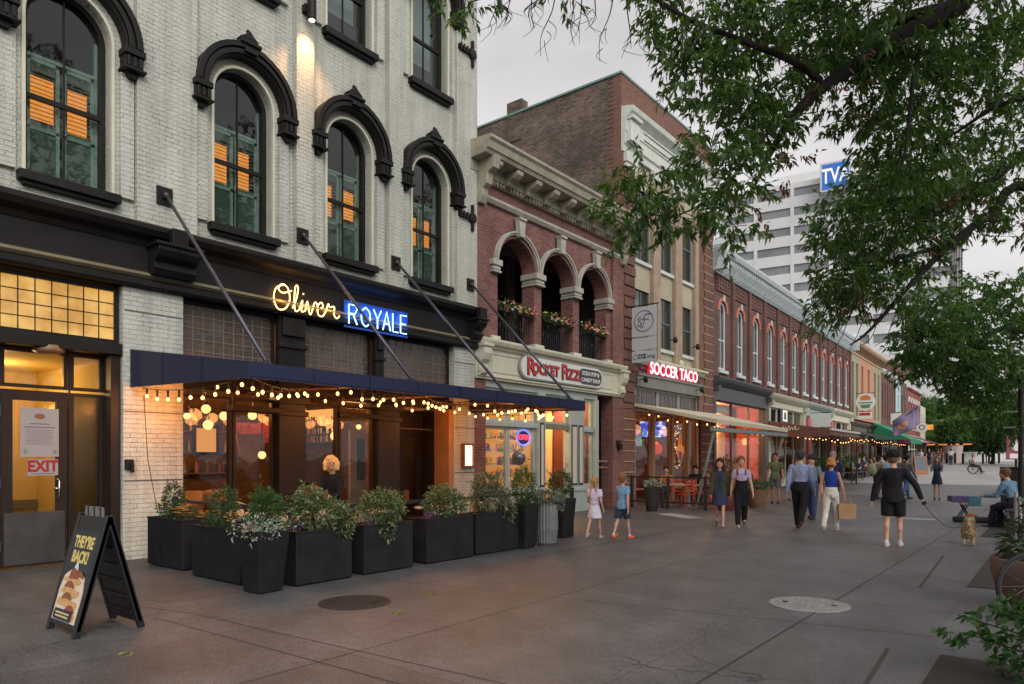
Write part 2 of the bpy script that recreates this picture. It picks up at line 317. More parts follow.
# ------------------------------------------------------------------ ground
def gz(y):
    xs = [-500, 34, 54, 82, 110, 700]; zs = [0, 0, .4, .9, 1.3, 1.3]
    return float(np.interp(y, xs, zs))
def concrete(name, col, var=.36, speck=.45):
    m = bpy.data.materials.new(name); m.use_nodes = True; t = m.node_tree; b = t.nodes['Principled BSDF']; K = t.links.new
    c = N(t, 'ShaderNodeTexCoord'); col_ = None
    x = None; src = None
    for (s, lo, hi, a, det) in ((.22, .35, .65, var, 8), (1.7, .35, .7, var*.7, 8), (9, .3, .7, var*.35, 5), (48, .38, .62, speck*.8, 4), (150, .35, .65, speck, 2)):
        n = N(t, 'ShaderNodeTexNoise'); n.inputs['Scale'].default_value = s; n.inputs['Detail'].default_value = det; n.inputs['Roughness'].default_value = .7; K(c.outputs['Object'], n.inputs['Vector'])
        r = N(t, 'ShaderNodeMapRange'); r.inputs[1].default_value = lo; r.inputs[2].default_value = hi; r.inputs[3].default_value = 1-a; r.inputs[4].default_value = 1+a; K(n.outputs['Fac'], r.inputs[0])
        q = N(t, 'ShaderNodeMix', data_type='RGBA', blend_type='MULTIPLY'); q.inputs[0].default_value = 1
        if src is None: q.inputs[6].default_value = (*col, 1)
        else: K(src, q.inputs[6])
        K(r.outputs[0], q.inputs[7]); src = q.outputs[2]
        if s == 1.7: K(r.outputs[0], b.inputs['Roughness']) if False else None
    # each slab poured at its own time: slight tone steps, hairline cracks
    bt = N(t, 'ShaderNodeTexBrick'); bt.offset = .37; bt.inputs['Scale'].default_value = 1; bt.inputs['Brick Width'].default_value = 2.6; bt.inputs['Row Height'].default_value = 3.7; bt.inputs['Mortar Size'].default_value = .006
    bt.inputs['Color1'].default_value = (.90, .90, .90, 1); bt.inputs['Color2'].default_value = (1.12, 1.11, 1.1, 1); bt.inputs['Mortar'].default_value = (.6, .6, .6, 1); K(c.outputs['Object'], bt.inputs['Vector'])
    q = N(t, 'ShaderNodeMix', data_type='RGBA', blend_type='MULTIPLY'); q.inputs[0].default_value = 1; K(src, q.inputs[6]); K(bt.outputs['Color'], q.inputs[7]); src = q.outputs[2]
    wv_ = N(t, 'ShaderNodeTexNoise'); wv_.inputs['Scale'].default_value = 1.3; wv_.inputs['Detail'].default_value = 6; K(c.outputs['Object'], wv_.inputs['Vector']); wa = N(t, 'ShaderNodeVectorMath', operation='MULTIPLY_ADD'); wa.inputs[1].default_value = (1.1, 1.1, 0); K(wv_.outputs['Color'], wa.inputs[0]); K(c.outputs['Object'], wa.inputs[2])
    ck = N(t, 'ShaderNodeTexVoronoi', feature='DISTANCE_TO_EDGE'); ck.inputs['Scale'].default_value = .28; K(wa.outputs[0], ck.inputs['Vector']); cl_ = N(t, 'ShaderNodeMath', operation='LESS_THAN'); cl_.inputs[1].default_value = .0016; K(ck.outputs['Distance'], cl_.inputs[0])
    q = N(t, 'ShaderNodeMix', data_type='RGBA'); q.inputs[7].default_value = (col[0]*.4, col[1]*.4, col[2]*.4, 1); K(cl_.outputs[0], q.inputs[0]); K(src, q.inputs[6]); src = q.outputs[2]
    # scattered dark chewing-gum spots
    v = N(t, 'ShaderNodeTexVoronoi'); v.inputs['Scale'].default_value = 3.1; K(c.outputs['Object'], v.inputs['Vector'])
    lt = N(t, 'ShaderNodeMath', operation='LESS_THAN'); lt.inputs[1].default_value = .06; K(v.outputs['Distance'], lt.inputs[0])
    q = N(t, 'ShaderNodeMix', data_type='RGBA'); q.inputs[7].default_value = (col[0]*.45, col[1]*.45, col[2]*.45, 1); K(lt.outputs[0], q.inputs[0]); K(src, q.inputs[6]); K(q.outputs[2], b.inputs['Base Color'])
    b.inputs['Roughness'].default_value = .5; b.inputs['Specular IOR Level'].default_value = .5
    n = N(t, 'ShaderNodeTexNoise'); n.inputs['Scale'].default_value = 90; n.inputs['Detail'].default_value = 6; K(c.outputs['Object'], n.inputs['Vector'])
    u = N(t, 'ShaderNodeBump'); u.inputs['Strength'].default_value = .35; u.inputs['Distance'].default_value = .006; K(n.outputs['Fac'], u.inputs['Height']); K(u.outputs[0], b.inputs['Normal'])
    return m
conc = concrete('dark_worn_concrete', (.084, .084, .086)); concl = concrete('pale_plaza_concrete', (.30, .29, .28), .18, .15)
def sheet(name, x0, x1, ys, dz, mat):
    b = MB()
    for a, c in zip(ys[:-1], ys[1:]): b.quad((x0, a, gz(a)+dz), (x1, a, gz(a)+dz), (x1, c, gz(c)+dz), (x0, c, gz(c)+dz))
    return tag(b.build(name, mat), kind='structure')
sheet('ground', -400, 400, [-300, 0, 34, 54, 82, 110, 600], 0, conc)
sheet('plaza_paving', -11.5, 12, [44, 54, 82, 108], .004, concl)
j = MB()
def joint(x0, y0, x1, y1, w=.009):
    d = Vector((x1-x0, y1-y0)); d.normalize(); n = Vector((-d.y, d.x))*w/2
    j.quad((x0+n.x, y0+n.y, .004), (x1+n.x, y1+n.y, .004), (x1-n.x, y1-n.y, .004), (x0-n.x, y0-n.y, .004))
joint(-2.1, 1.5, -1.96, 33, .015); joint(-4.63, 1.0, -4.9, 33); joint(-7.25, 3.62, -1.9, 3.98); joint(-7.25, 3.3, -.2, 3.55)
joint(-7.7, 6.15, -.2, 7.47); joint(-1.1, 4.9, -1.2, 6.65, .03); joint(-1.45, 10.0, -1.62, 13.6, .035); joint(-11, 10.6, -.4, 10.9); joint(-10.9, 14.2, -.4, 14.4)
joint(-6.85, 9, -6.95, 33, .02); joint(-10.9, 18.2, -.4, 18.3); joint(-10.9, 22.6, -.4, 22.7); joint(-9.9, 27.6, -.4, 27.7); joint(-9, 3.2, -7.25, 3.6)
joint(-8.6, -4, -8.4, 4.6); joint(-4.6, -4, -4.63, 1.0); joint(-14, 1.2, 2, 1.35)
tag(j.build('pavement_joints', base('joint_dark', (.038, .035, .034), .9), fix=False), kind='structure')
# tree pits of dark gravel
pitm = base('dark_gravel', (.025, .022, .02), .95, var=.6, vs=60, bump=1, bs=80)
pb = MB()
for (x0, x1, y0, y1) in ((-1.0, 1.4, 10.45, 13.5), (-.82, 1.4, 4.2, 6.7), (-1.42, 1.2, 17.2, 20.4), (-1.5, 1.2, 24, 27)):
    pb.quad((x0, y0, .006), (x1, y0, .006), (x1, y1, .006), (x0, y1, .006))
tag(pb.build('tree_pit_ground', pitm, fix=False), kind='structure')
# manhole covers
def manhole(x, y, r, mat, label, rot=0):
    b = MB(); b.lathe([(r, 0), (r, .006), (r*.93, .010), (r*.93, .007)], 40)
    o = b.build('manhole_cover', mat); o.location = (x, y, .001); o.rotation_euler.z = rot
    tag(o, label, 'manhole cover')
    c = MB()
    for k in range(-5, 6):
        h = math.sqrt(max(0, (r*.88)**2-(k*r*.155)**2)); c.box(-h, h, k*r*.155-.012, k*r*.155+.012, .0075, .0115)
        c.box(k*r*.155-.006, k*r*.155+.006, -h, h, .0075, .0105)
    reg(o2 := c.build('grip_pattern', mat), o)
    for q in range(2):
        e = MB(); e.lathe([(.03, 0), (.03, .004)], 10, ((-1)**q*r*.6, 0, .0105)); e.build('lift_hole', dark, o)
manhole(-6.26, 5.05, .4, base('dark_cast_iron', (.020, .021, .023), .6, metal=.1, var=.3, vs=20), 'dark cast iron manhole cover in the pavement in front of the big box planter', .5)
manhole(-2.24, 8.1, .42, base('pale_worn_iron', (.33, .33, .33), .35, metal=.5, var=.3, vs=12), 'pale worn steel manhole cover alone in the open pavement', .2)
pp = MB(); pp.prism([(-3.55, 20.9), (-2.7, 21.0), (-2.72, 21.5), (-3.6, 21.4)], .004, .006, 'z'); tag(pp.build('pavement_patch', base('patch', (.32, .31, .30), .7, var=.15)), kind='structure')
pp = MB(); pp.prism([(-9.3, 18.4), (-8.0, 17.5), (-7.6, 17.9), (-9.1, 19.0)], .004, .006, 'z'); tag(pp.build('pavement_patch', MT['patch']), kind='structure')
# fallen leaves
fl = leafmat('fallen_leaf_green', [(.08, .16, .03), (.2, .22, .04), (.1, .06, .03)], .1)
for (x, y, lab) in ((-6.05, 2.55, 'green fallen leaf sprig on dark pavement nearest the bottom of the photo'), (-5.5, 5.0, 'small green fallen leaf right of the dark manhole cover'), (-5.9, 5.9, 'green fallen leaf on pavement before the planters')):
    p = np.array([[x, y, .012]]*5)+RNG.uniform(-.04, .04, (5, 3))*[1, 1, .05]
    d = RNG.normal(size=(5, 3))*[1, 1, .08]; tag(leaves('fallen_leaf', p, d, .09, .03, fl), lab, 'leaf')
# ------------------------------------------------------------------ cream brick building with the restaurant
XF = -11.7
B = thing('cream_brick_building', 'cream painted brick building with arched black windows, entrance and restaurant below', 'building', (XF, 0, 0))
WC = [4.08, 6.90, 9.28, 11.62]
Z0, ZT = 5.38, 14.6
holes = [opening(y, 1.14, 5.72, 8.04) for y in WC]+[opening(y, 1.14, 10.25, 12.4) for y in WC]
b = MB(); wall_holes(b, [(-2, Z0), (13.16, Z0), (13.16, ZT), (-2, ZT)], holes, 0, .32); b.build('wall', cream, B)
b = MB(); b.box(-12, -.325, 12.86, 13.158, 0, ZT-.3); b.box(-12, -11.7, -2, 12.85, 0, ZT-.3); b.box(-12, 0, -2.0, -1.7, 0, Z0-.02); b.box(-12, -.325, -2, -1.7, Z0, ZT-.3); b.build('side_wall', cream, B)
for z_ in (4.4, ZT-.7): b = MB(); b.box(-11.69, -.33, -1.69, 12.85, z_, z_+.2); b.build('floor_slab', base('inside_dark', (.05, .045, .04), .9), B)
for (a, c) in ((5.0, 5.98), (7.93, 8.33), (10.27, 10.68), (12.42, 13.158), (2.6, 3.1), (-2, -1.2)):
    b = MB(); b.box(.002, .14, a, c, Z0, ZT); b.build('pier', cream, B, bev=.006)
for y in WC:                                                    # brick jamb strips beside each window
    for s in (-1, 1):
        for z0, z1 in ((5.72, 7.68), (10.25, 12.1)): b = MB(); b.box(.002, .07, y+s*.80-.10, y+s*.80+.10, z0, z1); b.build('jamb_strip', cream, B)
b = MB(); b.prism([(0.0, ZT), (.55, ZT+.35), (.55, ZT+.6), (-.3, ZT+.6), (-.3, ZT)], -2, 13.16, 'y'); b.build('cornice', dark, B)
shutm = base('pale_green_shutter', (.36, .48, .40), .5); litm = glow('lit_room_orange', (1, .31, .05), 1.45); roomk = base('dim_room', (.03, .028, .025), .9)
def sash(parent, y, w, z0, zs, rise, fr, mat, gl, x=-.16, mull=True, meet=None, fw=.07):
    # arched sash: outer frame, meeting rail, centre bar, pane
    b = MB(); r = w/2
    hole = [opening(y, w-2*fw, z0+fw, zs, None if rise is None else (rise if rise == 0 else rise-fw))]
    wall_holes(b, opening(y, w-.004, z0+.004, zs, rise), hole, x, .09)
    zm = meet or (z0+zs)/2+.05
    b.box(x-.07, x-.015, y-r+fw, y+r-fw, zm-.035, zm+.035)
    if mull: b.box(x-.062, x-.03, y-.011, y+.011, z0+fw, zs+(r-fw-.02 if rise is None else max(rise-fw-.02, 0)))
    f = b.build('window', mat, parent)
    g = MB(); g.prism(opening(y, w-2*fw+.02, z0+fw-.01, zs, None if rise is None else rise), x-.056, x-.05, 'x'); g.build('pane', gl, f)
    return f
def hood(parent, y, zs, mat, fin=True):
    b = MB(); ring(b, y, zs, .74, .96, .0, .20); ring(b, y, zs, .77, .85, .2, .245); ring(b, y, zs, .88, .975, .2, .26)
    for s in (-1, 1):
        c = y+s*.85
        b.box(.0, .25, c-.16, c+.16, zs-.10, zs+.0); b.box(.0, .20, c-.14, c+.14, zs-.30, zs-.10); b.box(0, .26, c-.17, c+.17, zs-.34, zs-.30)
        for k in (-1, 0, 1): b.box(.2, .235, c+k*.09-.025, c+k*.09+.025, zs-.28, zs-.12)
        b.prism([(c-.11, zs-.34), (c+.11, zs-.34), (c+.05, zs-.44), (c-.05, zs-.44)], 0, .16, 'x')
    b.box(.0, .30, y-.12, y+.12, zs+.80, zs+.88)
    if fin:
        b.box(.02, .30, y-.2, y+.2, zs+.95, zs+1.01); b.box(.04, .24, y-.16, y+.16, zs+1.01, zs+1.07)
        b.prism([(y-.18, zs+1.07), (y+.18, zs+1.07), (y+.06, zs+1.16), (y, zs+1.23), (y-.06, zs+1.16)], .06, .24, 'x'); b.ball((.16, y, zs+1.24), .035, 8, 6)
    b.build('window_hood', mat, parent, bev=.008)
def arched_window(y, z0, zs, lit):
    f = sash(B, y, 1.14, z0, zs, None, None, dark, glz, fw=.075)
    b = MB(); b.box(0, .16, y-.68, y+.68, z0-.14, z0-.005); b.box(.0, .1, y-.62, y+.62, z0-.2, z0-.14); b.build('sill', dark, f, bev=.01)
    hood(f, y, zs, dark)
    b = MB(); ring(b, y, zs, .573, .62, .0, .05, leg=zs-z0-.01); b.build('brick_mould', creamp, f)
    if lit is not None:
        s = MB()
        top = z0+1.85
        for (a, c) in ((y-.46, y-.02), (y+.02, y+.46)):
            s.box(-.34, -.31, a, a+.05, z0+.05, top); s.box(-.34, -.31, c-.05, c, z0+.05, top); s.box(-.34, -.31, a, c, top-.06, top); s.box(-.34, -.31, a, c, z0+.03, z0+.1); s.box(-.34, -.31, a, c, z0+.78, z0+.83)
            for k in range(26):
                z = z0+.13+k*.064
                lz = z0+.84 < z < z0+1.62
                if z < top-.08: s.prism([(-.335, z), (-.33, z), (-.325, z+.009), (-.33, z+.009)] if lz else [(-.35, z), (-.345, z), (-.305, z+.045), (-.31, z+.045)], a+.05, c-.05, 'y')
        s.box(-.36, -.30, y-.5, y-.462, z0, zs+.1); s.box(-.36, -.30, y+.462, y+.5, z0, zs+.1); s.box(-.36, -.30, y-.46, y+.46, top, top+.05)
        s.build('shutter', shutm, f)
        k = MB()
        for (a, c) in ((y-.41, y-.07), (y+.07, y+.41)): k.box(-.372, -.366, a+random.uniform(0, .06), c-random.uniform(0, .10), z0+.88+random.uniform(-.02, .12), z0+1.6-random.uniform(0, .05))
        k.build('lit_slot', litm, f)
    k = MB(); k.box(-.9, -.88, y-.9, y+.9, z0-.1, zs+.8); k.box(-.42, -.4, y-.56, y+.56, z0, z0+.7); k.build('backing', roomk, f)
for y in WC: arched_window(y, 5.72, 8.04, True)
for i, y in enumerate(WC): arched_window(y, 10.25, 12.4, None)
curt = base('pale_curtain_reflection', (.45, .5, .52), .8)
b = MB()
for y in WC[2:]: b.box(-.5, -.48, y-.5, y+.5, 10.3, 13)
b.build('curtain_and_reflection', curt, B)
# anchors plate stars at the right end
def tie(y, z):
    b = MB(); b.box(.14, .20, y-.035, y+.035, z-.32, z+.32); b.box(.14, .2, y-.5, y+.12, z-.05, z+.05); b.lathe([(.13, 0), (.13, .06), (.07, .08)], 14)
    vs = b.v[-42:]; b.v[-42:] = [(.14+v[2], y+v[0], z+v[1]) for v in vs]
    for k in range(4): b.box(.2, .23, y-.48+k*.11, y-.43+k*.11, z-.08, z+.08)
    b.build('wall_tie_plate', dark, B)
tie(12.95, 7.55); tie(12.95, 11.6)
# entablature over the ground floor
b = MB()
sweep_y(b, [(0, 5.02), (.12, 5.02), (.16, 5.10), (.30, 5.16), (.36, 5.24), (.36, 5.30), (.30, 5.34), (0, 5.38)], -2, 13.2)
b.box(-.3, .10, -2, 13.16, 4.60, 5.02); sweep_y(b, [(0, 4.34), (.14, 4.34), (.17, 4.38), (.17, 4.46), (.12, 4.5), (0, 4.5)], -2, 13.16); b.build('entablature', dark, B)
b = MB(); sweep_y(b, [(0, 4.5), (.13, 4.5), (.18, 4.54), (.18, 4.57), (.12, 4.6), (0, 4.6)], -2, 13.16); b.build('gold_moulding', olive, B)
for y in (5.52, 13.0):
    b = MB(); w = .34 if y < 6 else .16
    b.box(.1, .52, y-w-.05, y+w+.05, 5.0, 5.05); b.prism([(.1, 4.55), (.28, 4.56), (.36, 4.66), (.30, 4.76), (.42, 4.84), (.48, 4.93), (.48, 5.0), (.1, 5.0)], y-w, y+w, 'y')
    b.box(.36, .5, y-.13, y+.13, 5.05, 5.30); b.build('bracket', dark, B, bev=.01)
# shop level piers (painted brick)
for a, c in ((4.82, 5.78), (12.42, 13.158), (-1.69, 1.2)): b = MB(); b.box(-.5, .05, a, c, 0, 4.335); b.build('shop_pier', cream, B, bev=.008)
b = MB(); 
for z in (1.25, 2.35, 3.95): b.box(.05, .058, 4.84, 5.76, z, z+.018); b.box(.05, .058, 12.44, 13.15, z, z+.018)
b.build('pier_groove', base('groove', (.12, .11, .1), .9), B)
# leaded prism-glass transoms
def transom(name, y0, y1, z0, z1, x, gm_, nx, nz_, fr=.06, muntin=None):
    b = MB(); wall_holes(b, [(y0, z0), (y1, z0), (y1, z1), (y0, z1)], [[(y0+fr, z0+fr), (y1-fr, z0+fr), (y1-fr, z1-fr), (y0+fr, z1-fr)]], x, .1)
    f = b.build(name, dark, B); m = MB()
    for k in range(1, nx): yy = y0+fr+(y1-y0-2*fr)*k/nx; m.box(x-.06, x-.035, yy-.007, yy+.007, z0+fr, z1-fr)
    for k in range(1, nz_): zz = z0+fr+(z1-z0-2*fr)*k/nz_; m.box(x-.062, x-.033, y0+fr, y1-fr, zz-.007, zz+.007)
    m.build('muntin', muntin or dark, f); g = MB(); g.box(x-.055, x-.045, y0+fr-.01, y1-fr+.01, z0+fr-.01, z1-fr+.01); g.build('pane', gm_, f); return f
def litglass(name, c1, c2, st, sc=2):
    m = bpy.data.materials.new(name); m.use_nodes = True; t = m.node_tree; b = t.nodes['Principled BSDF']; K = t.links.new
    c = N(t, 'ShaderNodeTexCoord'); n = N(t, 'ShaderNodeTexNoise'); n.inputs['Scale'].default_value = sc; n.inputs['Detail'].default_value = 4
    cr = N(t, 'ShaderNodeValToRGB'); cr.color_ramp.elements[0].color = (*c1, 1); cr.color_ramp.elements[1].color = (*c2, 1); cr.color_ramp.elements[0].position = .35; cr.color_ramp.elements[1].position = .65
    K(c.outputs['Object'], n.inputs['Vector']); K(n.outputs['Fac'], cr.inputs[0]); K(cr.outputs[0], b.inputs['Emission Color']); b.inputs['Emission Strength'].default_value = st
    b.inputs['Base Color'].default_value = (.2, .15, .08, 1); b.inputs['Roughness'].default_value = .25; MT[name] = m; return m
amber = litglass('lit_amber_glass', (.55, .24, .03), (.95, .55, .13), .8, 3)
transom('transom_window', 1.25, 4.8, 3.42, 4.3, -.06, amber, 16, 4)
prg = brick('prism_tile_glass', (.06, .038, .026), (.10, .06, .035), (.1, .1, .095), bw=.19, rh=.19, ms=.006, bump=.25, rough=.12)
MT['prism_tile_glass'].node_tree.nodes['Principled BSDF'].inputs['Specular IOR Level'].default_value = .9
grm = base('grey_lead', (.16, .16, .155), .5)
for (a, c) in ((5.79, 7.62), (8.22, 9.97), (10.22, 12.41)): transom('transom_window', a, c, 3.02, 4.33, -.12, prg, 9, 6, muntin=grm)
for (a, c) in ((7.63, 8.21), (9.98, 10.21)):
    b = MB(); b.box(-.12, .03, a, c, 2.75, 4.33); b.box(-.05, .07, a-.02, c+.02, 3.72, 3.80); b.box(.03, .09, a+.04, c-.04, 3.95, 4.3); b.build('transom_pilaster', dark, B, bev=.01)
b = MB(); b.box(-.25, .0, 5.79, 12.41, 2.8, 3.01); b.box(-.3, .06, 1.25, 4.81, 3.24, 3.41); b.build('transom_bar', dark, B, bev=.008)
# entrance at the left: recessed storefront with a door
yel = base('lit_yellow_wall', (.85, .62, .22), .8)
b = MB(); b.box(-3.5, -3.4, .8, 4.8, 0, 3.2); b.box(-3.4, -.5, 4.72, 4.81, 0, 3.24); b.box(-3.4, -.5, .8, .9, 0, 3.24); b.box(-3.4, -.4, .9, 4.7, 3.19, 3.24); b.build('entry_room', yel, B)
b = MB(); b.box(-3.38, -3.3, 3.0, 4.7, .7, .85); b.build('handrail', base('grey_rail', (.2, .19, .17), .5), B)
lamp('ceiling_lamp', (-2.0, 3.6, 2.9), 55, (1, .66, .25), .25, B)
def framed(parent, name, y0, y1, z0, z1, x, mat, fw=.06, th=.08, gl=None, bars=()):
    b = MB(); wall_holes(b, [(y0, z0), (y1, z0), (y1, z1), (y0, z1)], [[(y0+fw, z0+fw), (y1-fw, z0+fw), (y1-fw, z1-fw), (y0+fw, z1-fw)]], x, th)
    for q in bars: b.box(x-th+.01, x-.01, *q)
    f = b.build(name, mat, parent)
    if gl: g = MB(); g.box(x-th*.6, x-th*.5, y0+fw-.01, y1-fw+.01, z0+fw-.01, z1-fw+.01); g.build('pane', gl, f)
    return f
bp_ = base('dark_brown_paint', (.022, .014, .011), .45, spec=.3, var=.2)
XR = -.30
d1 = framed(B, 'door', 3.30, 4.16, .03, 2.62, XR, bp_, .15, .06, glzs)
b = MB(); b.box(XR-.005, XR+.012, 3.34, 4.12, .06, .82); b.build('kick_plate', base('brushed_plate', (.10, .098, .095), .35, metal=.6, var=.15), d1)
b = MB(); b.tube([(XR, 4.02, 1.0), (XR+.09, 4.02, 1.03), (XR+.09, 4.02, 1.28), (XR, 4.02, 1.31)], .013, 8); b.lathe([(.045, 0), (.045, .02)], 12, (XR, 4.02, 1.15)); b.build('handle', base('bright_steel', (.6, .6, .6), .2, metal=1), d1, smooth=True)
b = MB()
for z in (.35, 1.25, 2.3): b.box(XR, XR+.03, 3.26, 3.30, z-.07, z+.07)
b.build('hinge', steel, d1)
framed(B, 'fanlight', 3.30, 4.16, 2.66, 3.23, XR, bp_, .05, .06, glzs); framed(B, 'fanlight', 4.2, 4.66, 2.66, 3.23, XR, bp_, .05, .06, glzs)
sg = glass('sidelight_frosted', (.35, .38, .42), .4, .2)
framed(B, 'sidelight', 4.2, 4.66, .03, 2.62, XR, bp_, .05, .06, sg); framed(B, 'sidelight', 1.3, 3.22, .03, 3.23, XR, bp_, .06, .06, sg)
b = MB(); b.box(XR-.1, XR+.02, 3.23, 3.29, 0, 3.24); b.box(XR-.1, XR+.02, 4.17, 4.195, 0, 3.24); b.box(XR-.1, -.02, 4.67, 4.81, 0, 3.24); b.build('door_jamb', bp_, B)
b = MB(); b.lathe([(.02, .1), (.19, .08), (.21, 0), (.14, -.04)], 20, (-.12, 3.85, 3.2)); b.build('ceiling_light', base('brown_lamp_glass', (.25, .15, .08), .4), B, smooth=True)
# notices taped to the door glass
paper = base('grey_paper', (.30, .30, .31), .7)
n_ = thing('notice_poster', 'pale grey printed notice with green leaf corners on the entrance door glass', 'notice', (XF+XR+.004, 3.79, 2.0))
b = MB(); b.box(0, .006, -.25, .25, -.36, .36); b.build('sheet', paper, n_)
ink = base('grey_ink', (.12, .12, .13), .7)
b = MB()
b.box(.006, .008, -.2, .2, .07, .085); b.box(.006, .008, -.13, .13, .12, .135)
for k in range(9): b.box(.006, .008, -.19+random.random()*.02, .19-random.random()*.05, .03-k*.026, .036-k*.026)
b.build('print_lines', ink, n_)
b = MB(); b.lathe([(.07, .006), (.07, .009)], 16); b.v = [(v[2], v[0], v[1]*.6+.24) for v in b.v]; b.build('seal', base('brown_seal', (.2, .09, .05), .6), n_)
b = MB()
for s in (-1, 1):
    for a in range(5):
        q = R(20+a*35); b.add([(.007, s*.19, -.32), (.008, s*.19+.03*math.cos(q)-.01, -.32+.05*math.sin(q)), (.007, s*.19+.07*math.cos(q), -.32+.09*math.sin(q))], [(0, 1, 2)])
b.build('leaf_print', base('leaf_ink', (.03, .12, .03), .6), n_, fix=False)
n_ = thing('exit_sign', 'white EXIT sign with red letters on the entrance door glass', 'sign', (XF+XR+.004, 3.83, 1.48))
b = MB(); b.box(0, .006, -.2, .2, -.12, .12); b.build('sheet', paper, n_); text('lettering', 'EXIT', .23, (.009, 0, .012), base('sign_red', (.32, .012, .012), .5), n_, ext=.002, off=.008, sx=.85)
b = MB(); b.box(.006, .008, -.16, .16, -.1, -.088); b.build('print_lines', ink, n_)
b = MB(); b.box(.05, .12, 4.86+.3, 5.02+.3, 1.0, 1.2); b.box(.12, .15, 5.2, 5.3, .96, 1.12)
# small call box on the white pier
o = MB(); o.box(0, .06, -.06, .06, -.08, .08); o.box(.06, .10, -.0, .05, -.13, .02); o.box(.06, .065, -.045, -.01, -.05, .05); tag(o.build('call_box', dark, bev=.006), 'small dark call box on the white brick pier beside the entrance', 'call box').location = (XF+.05, 4.90, 1.52)
# restaurant storefront
def pilaster(y0, y1, x0=-.2, x1=.04, z1=2.79, mat=bronze):
    b = MB(); b.box(x0, x1, y0, y1, 0, z1); b.box(x0, x1+.03, y0-.03, y1+.03, 0, .35); b.box(x0, x1+.05, y0-.04, y1+.04, 2.42, 2.52); b.box(x0, x1+.08, y0-.06, y1+.06, z1-.14, z1)
    b.build('shop_pilaster', mat, B, bev=.01)
pilaster(7.62, 8.2); pilaster(10.05, 10.66)
for (a, c) in ((5.80, 6.74), (6.76, 7.60), (8.24, 9.08), (9.10, 10.03)):
    f = framed(B, 'shop_window', a, c, .45, 2.72, -.1, bronze, .055, .09, glzs)
for (a, c) in ((5.79, 7.61), (8.21, 10.04)):
    b = MB(); b.box(-.16, .02, a, c, 0, .45); b.box(.02, .06, a, c, .40, .46); b.box(.02, .035, a+.1, c-.1, .08, .34); b.build('stall_riser', bronze, B, bev=.01)
    b = MB(); b.box(-.2, .1, c-.95, c+.05, 2.46, 2.56); b.build('window_canopy', bronze, B, bev=.01)
b = MB(); b.box(-1.0, -.9, 10.68, 12.3, 2.35, 2.79); b.box(-1.0, -.5, 12.28, 12.41, 0, 3.0); b.build('recess_wall', bronze, B)
for q_ in ((-.49, .0, 12.28, 12.415), (-.98, -.21, 10.55, 10.67)): b = MB(); b.box(*q_, 0, 2.79); b.build('recess_side', base('warm_tan_panel', (.42, .22, .09), .6, var=.15), B)
d2 = framed(B, 'door', 10.72, 11.50, .03, 2.33, -.92, bp_, .15, .06, glass('door_glass_brown', (.5, .35, .2), .25)); b = MB(); b.box(-.93, -.9, 10.9, 11.32, 1.32, 1.60); b.build('paper_notice', base('tan_paper', (.45, .32, .2), .7), d2)
b = MB(); b.tube([(-.9, 11.42, .95), (-.84, 11.42, .98), (-.84, 11.42, 1.25), (-.9, 11.42, 1.28)], .012, 6); b.build('handle', steel, d2)
d3 = framed(B, 'door', 11.52, 12.26, .03, 2.33, -.92, bp_, .2, .06, glzd); b = MB(); b.box(-.91, -.88, 11.65, 11.8, .55, .85); b.build('paper_notice', wood, d3)
# restaurant room
brn = base('brown_room_wall', (.13, .07, .035), .8, var=.3, vs=2)
b = MB(); b.box(-6.5, -6.4, 5.3, 12.8, 0, 4.3); b.box(-6.4, -.6, 5.2, 5.3, 0, 4.3); b.box(-6.4, -1.1, 12.55, 12.65, 0, 4.3); b.box(-6.4, -.3, 5.3, 12.5, 4.2, 4.3); b.box(-6.4, -1.0, 5.3, 12.5, .01, .05); b.build('dining_room', brn, B)
b = MB(); b.box(-4.5, -3.9, 5.6, 7.6, .05, 1.1); b.box(-4.6, -3.8, 5.5, 7.7, 1.1, 1.16); b.build('bar_counter', wood, B)
b = MB()
for k in range(3):
    for (a, c) in ((6.3, 7.6), (8.3, 10.3)): b.box(-6.38, -6.1, a, c, 1.2+k*.55, 1.23+k*.55)
b.build('back_shelf', wood, B)
b = MB(); 
for q in range(70):
    k = random.randrange(3); y = random.uniform(6.35, 7.55) if random.random() < .4 else random.uniform(8.35, 10.2); b.lathe([(.035, 0), (.035, .18), (.012, .24), (.012, .3)], 6, (-6.2, y, 1.235+k*.55))
o = b.build('bottle_rows', multi('bottle_glass', [(.3, .12, .03), (.05, .12, .05), (.5, .4, .3), (.2, .03, .02)], .15)); o.location = (XF, 0, 0); tag(o, 'rows of bottles on the back shelves inside the restaurant', 'bottles', kind='stuff')
a0, a1 = YP(302, 411, 12.54), YP(338, 424, 12.54); b = MB(); b.box(a0[0], a1[0], 12.51, 12.54, a1[2], a0[2]); b.build('ceiling_glow_panel', glow('ceiling_glow', (1, .42, .12), 1.3), B)  # emissive sheet stands in for the lamplit ceiling above the shelves
for zz_ in (426, 434, 442):
    z_ = YP(320, zz_, 12.3)[2]; b = MB(); b.box(a0[0]-.3, a1[0]+.3, 12.2, 12.5, z_-.03, z_); b.build('back_shelf', wood, B)
    bb = MB()
    for q in range(26): x_ = random.uniform(a0[0]-.2, a1[0]+.2); bb.lathe([(.035, 0), (.035, .16), (.012, .21), (.012, .27)], 6, (x_, random.uniform(12.24, 12.4), z_+.003))
    o = bb.build('shelf_bottles', multi('bottle_glass', [(.3, .12, .03), (.05, .12, .05), (.5, .4, .3), (.2, .03, .02)], .15) if 'bottle_glass' not in MT else MT['bottle_glass'], B, fix=False); o['kind'] = 'stuff'
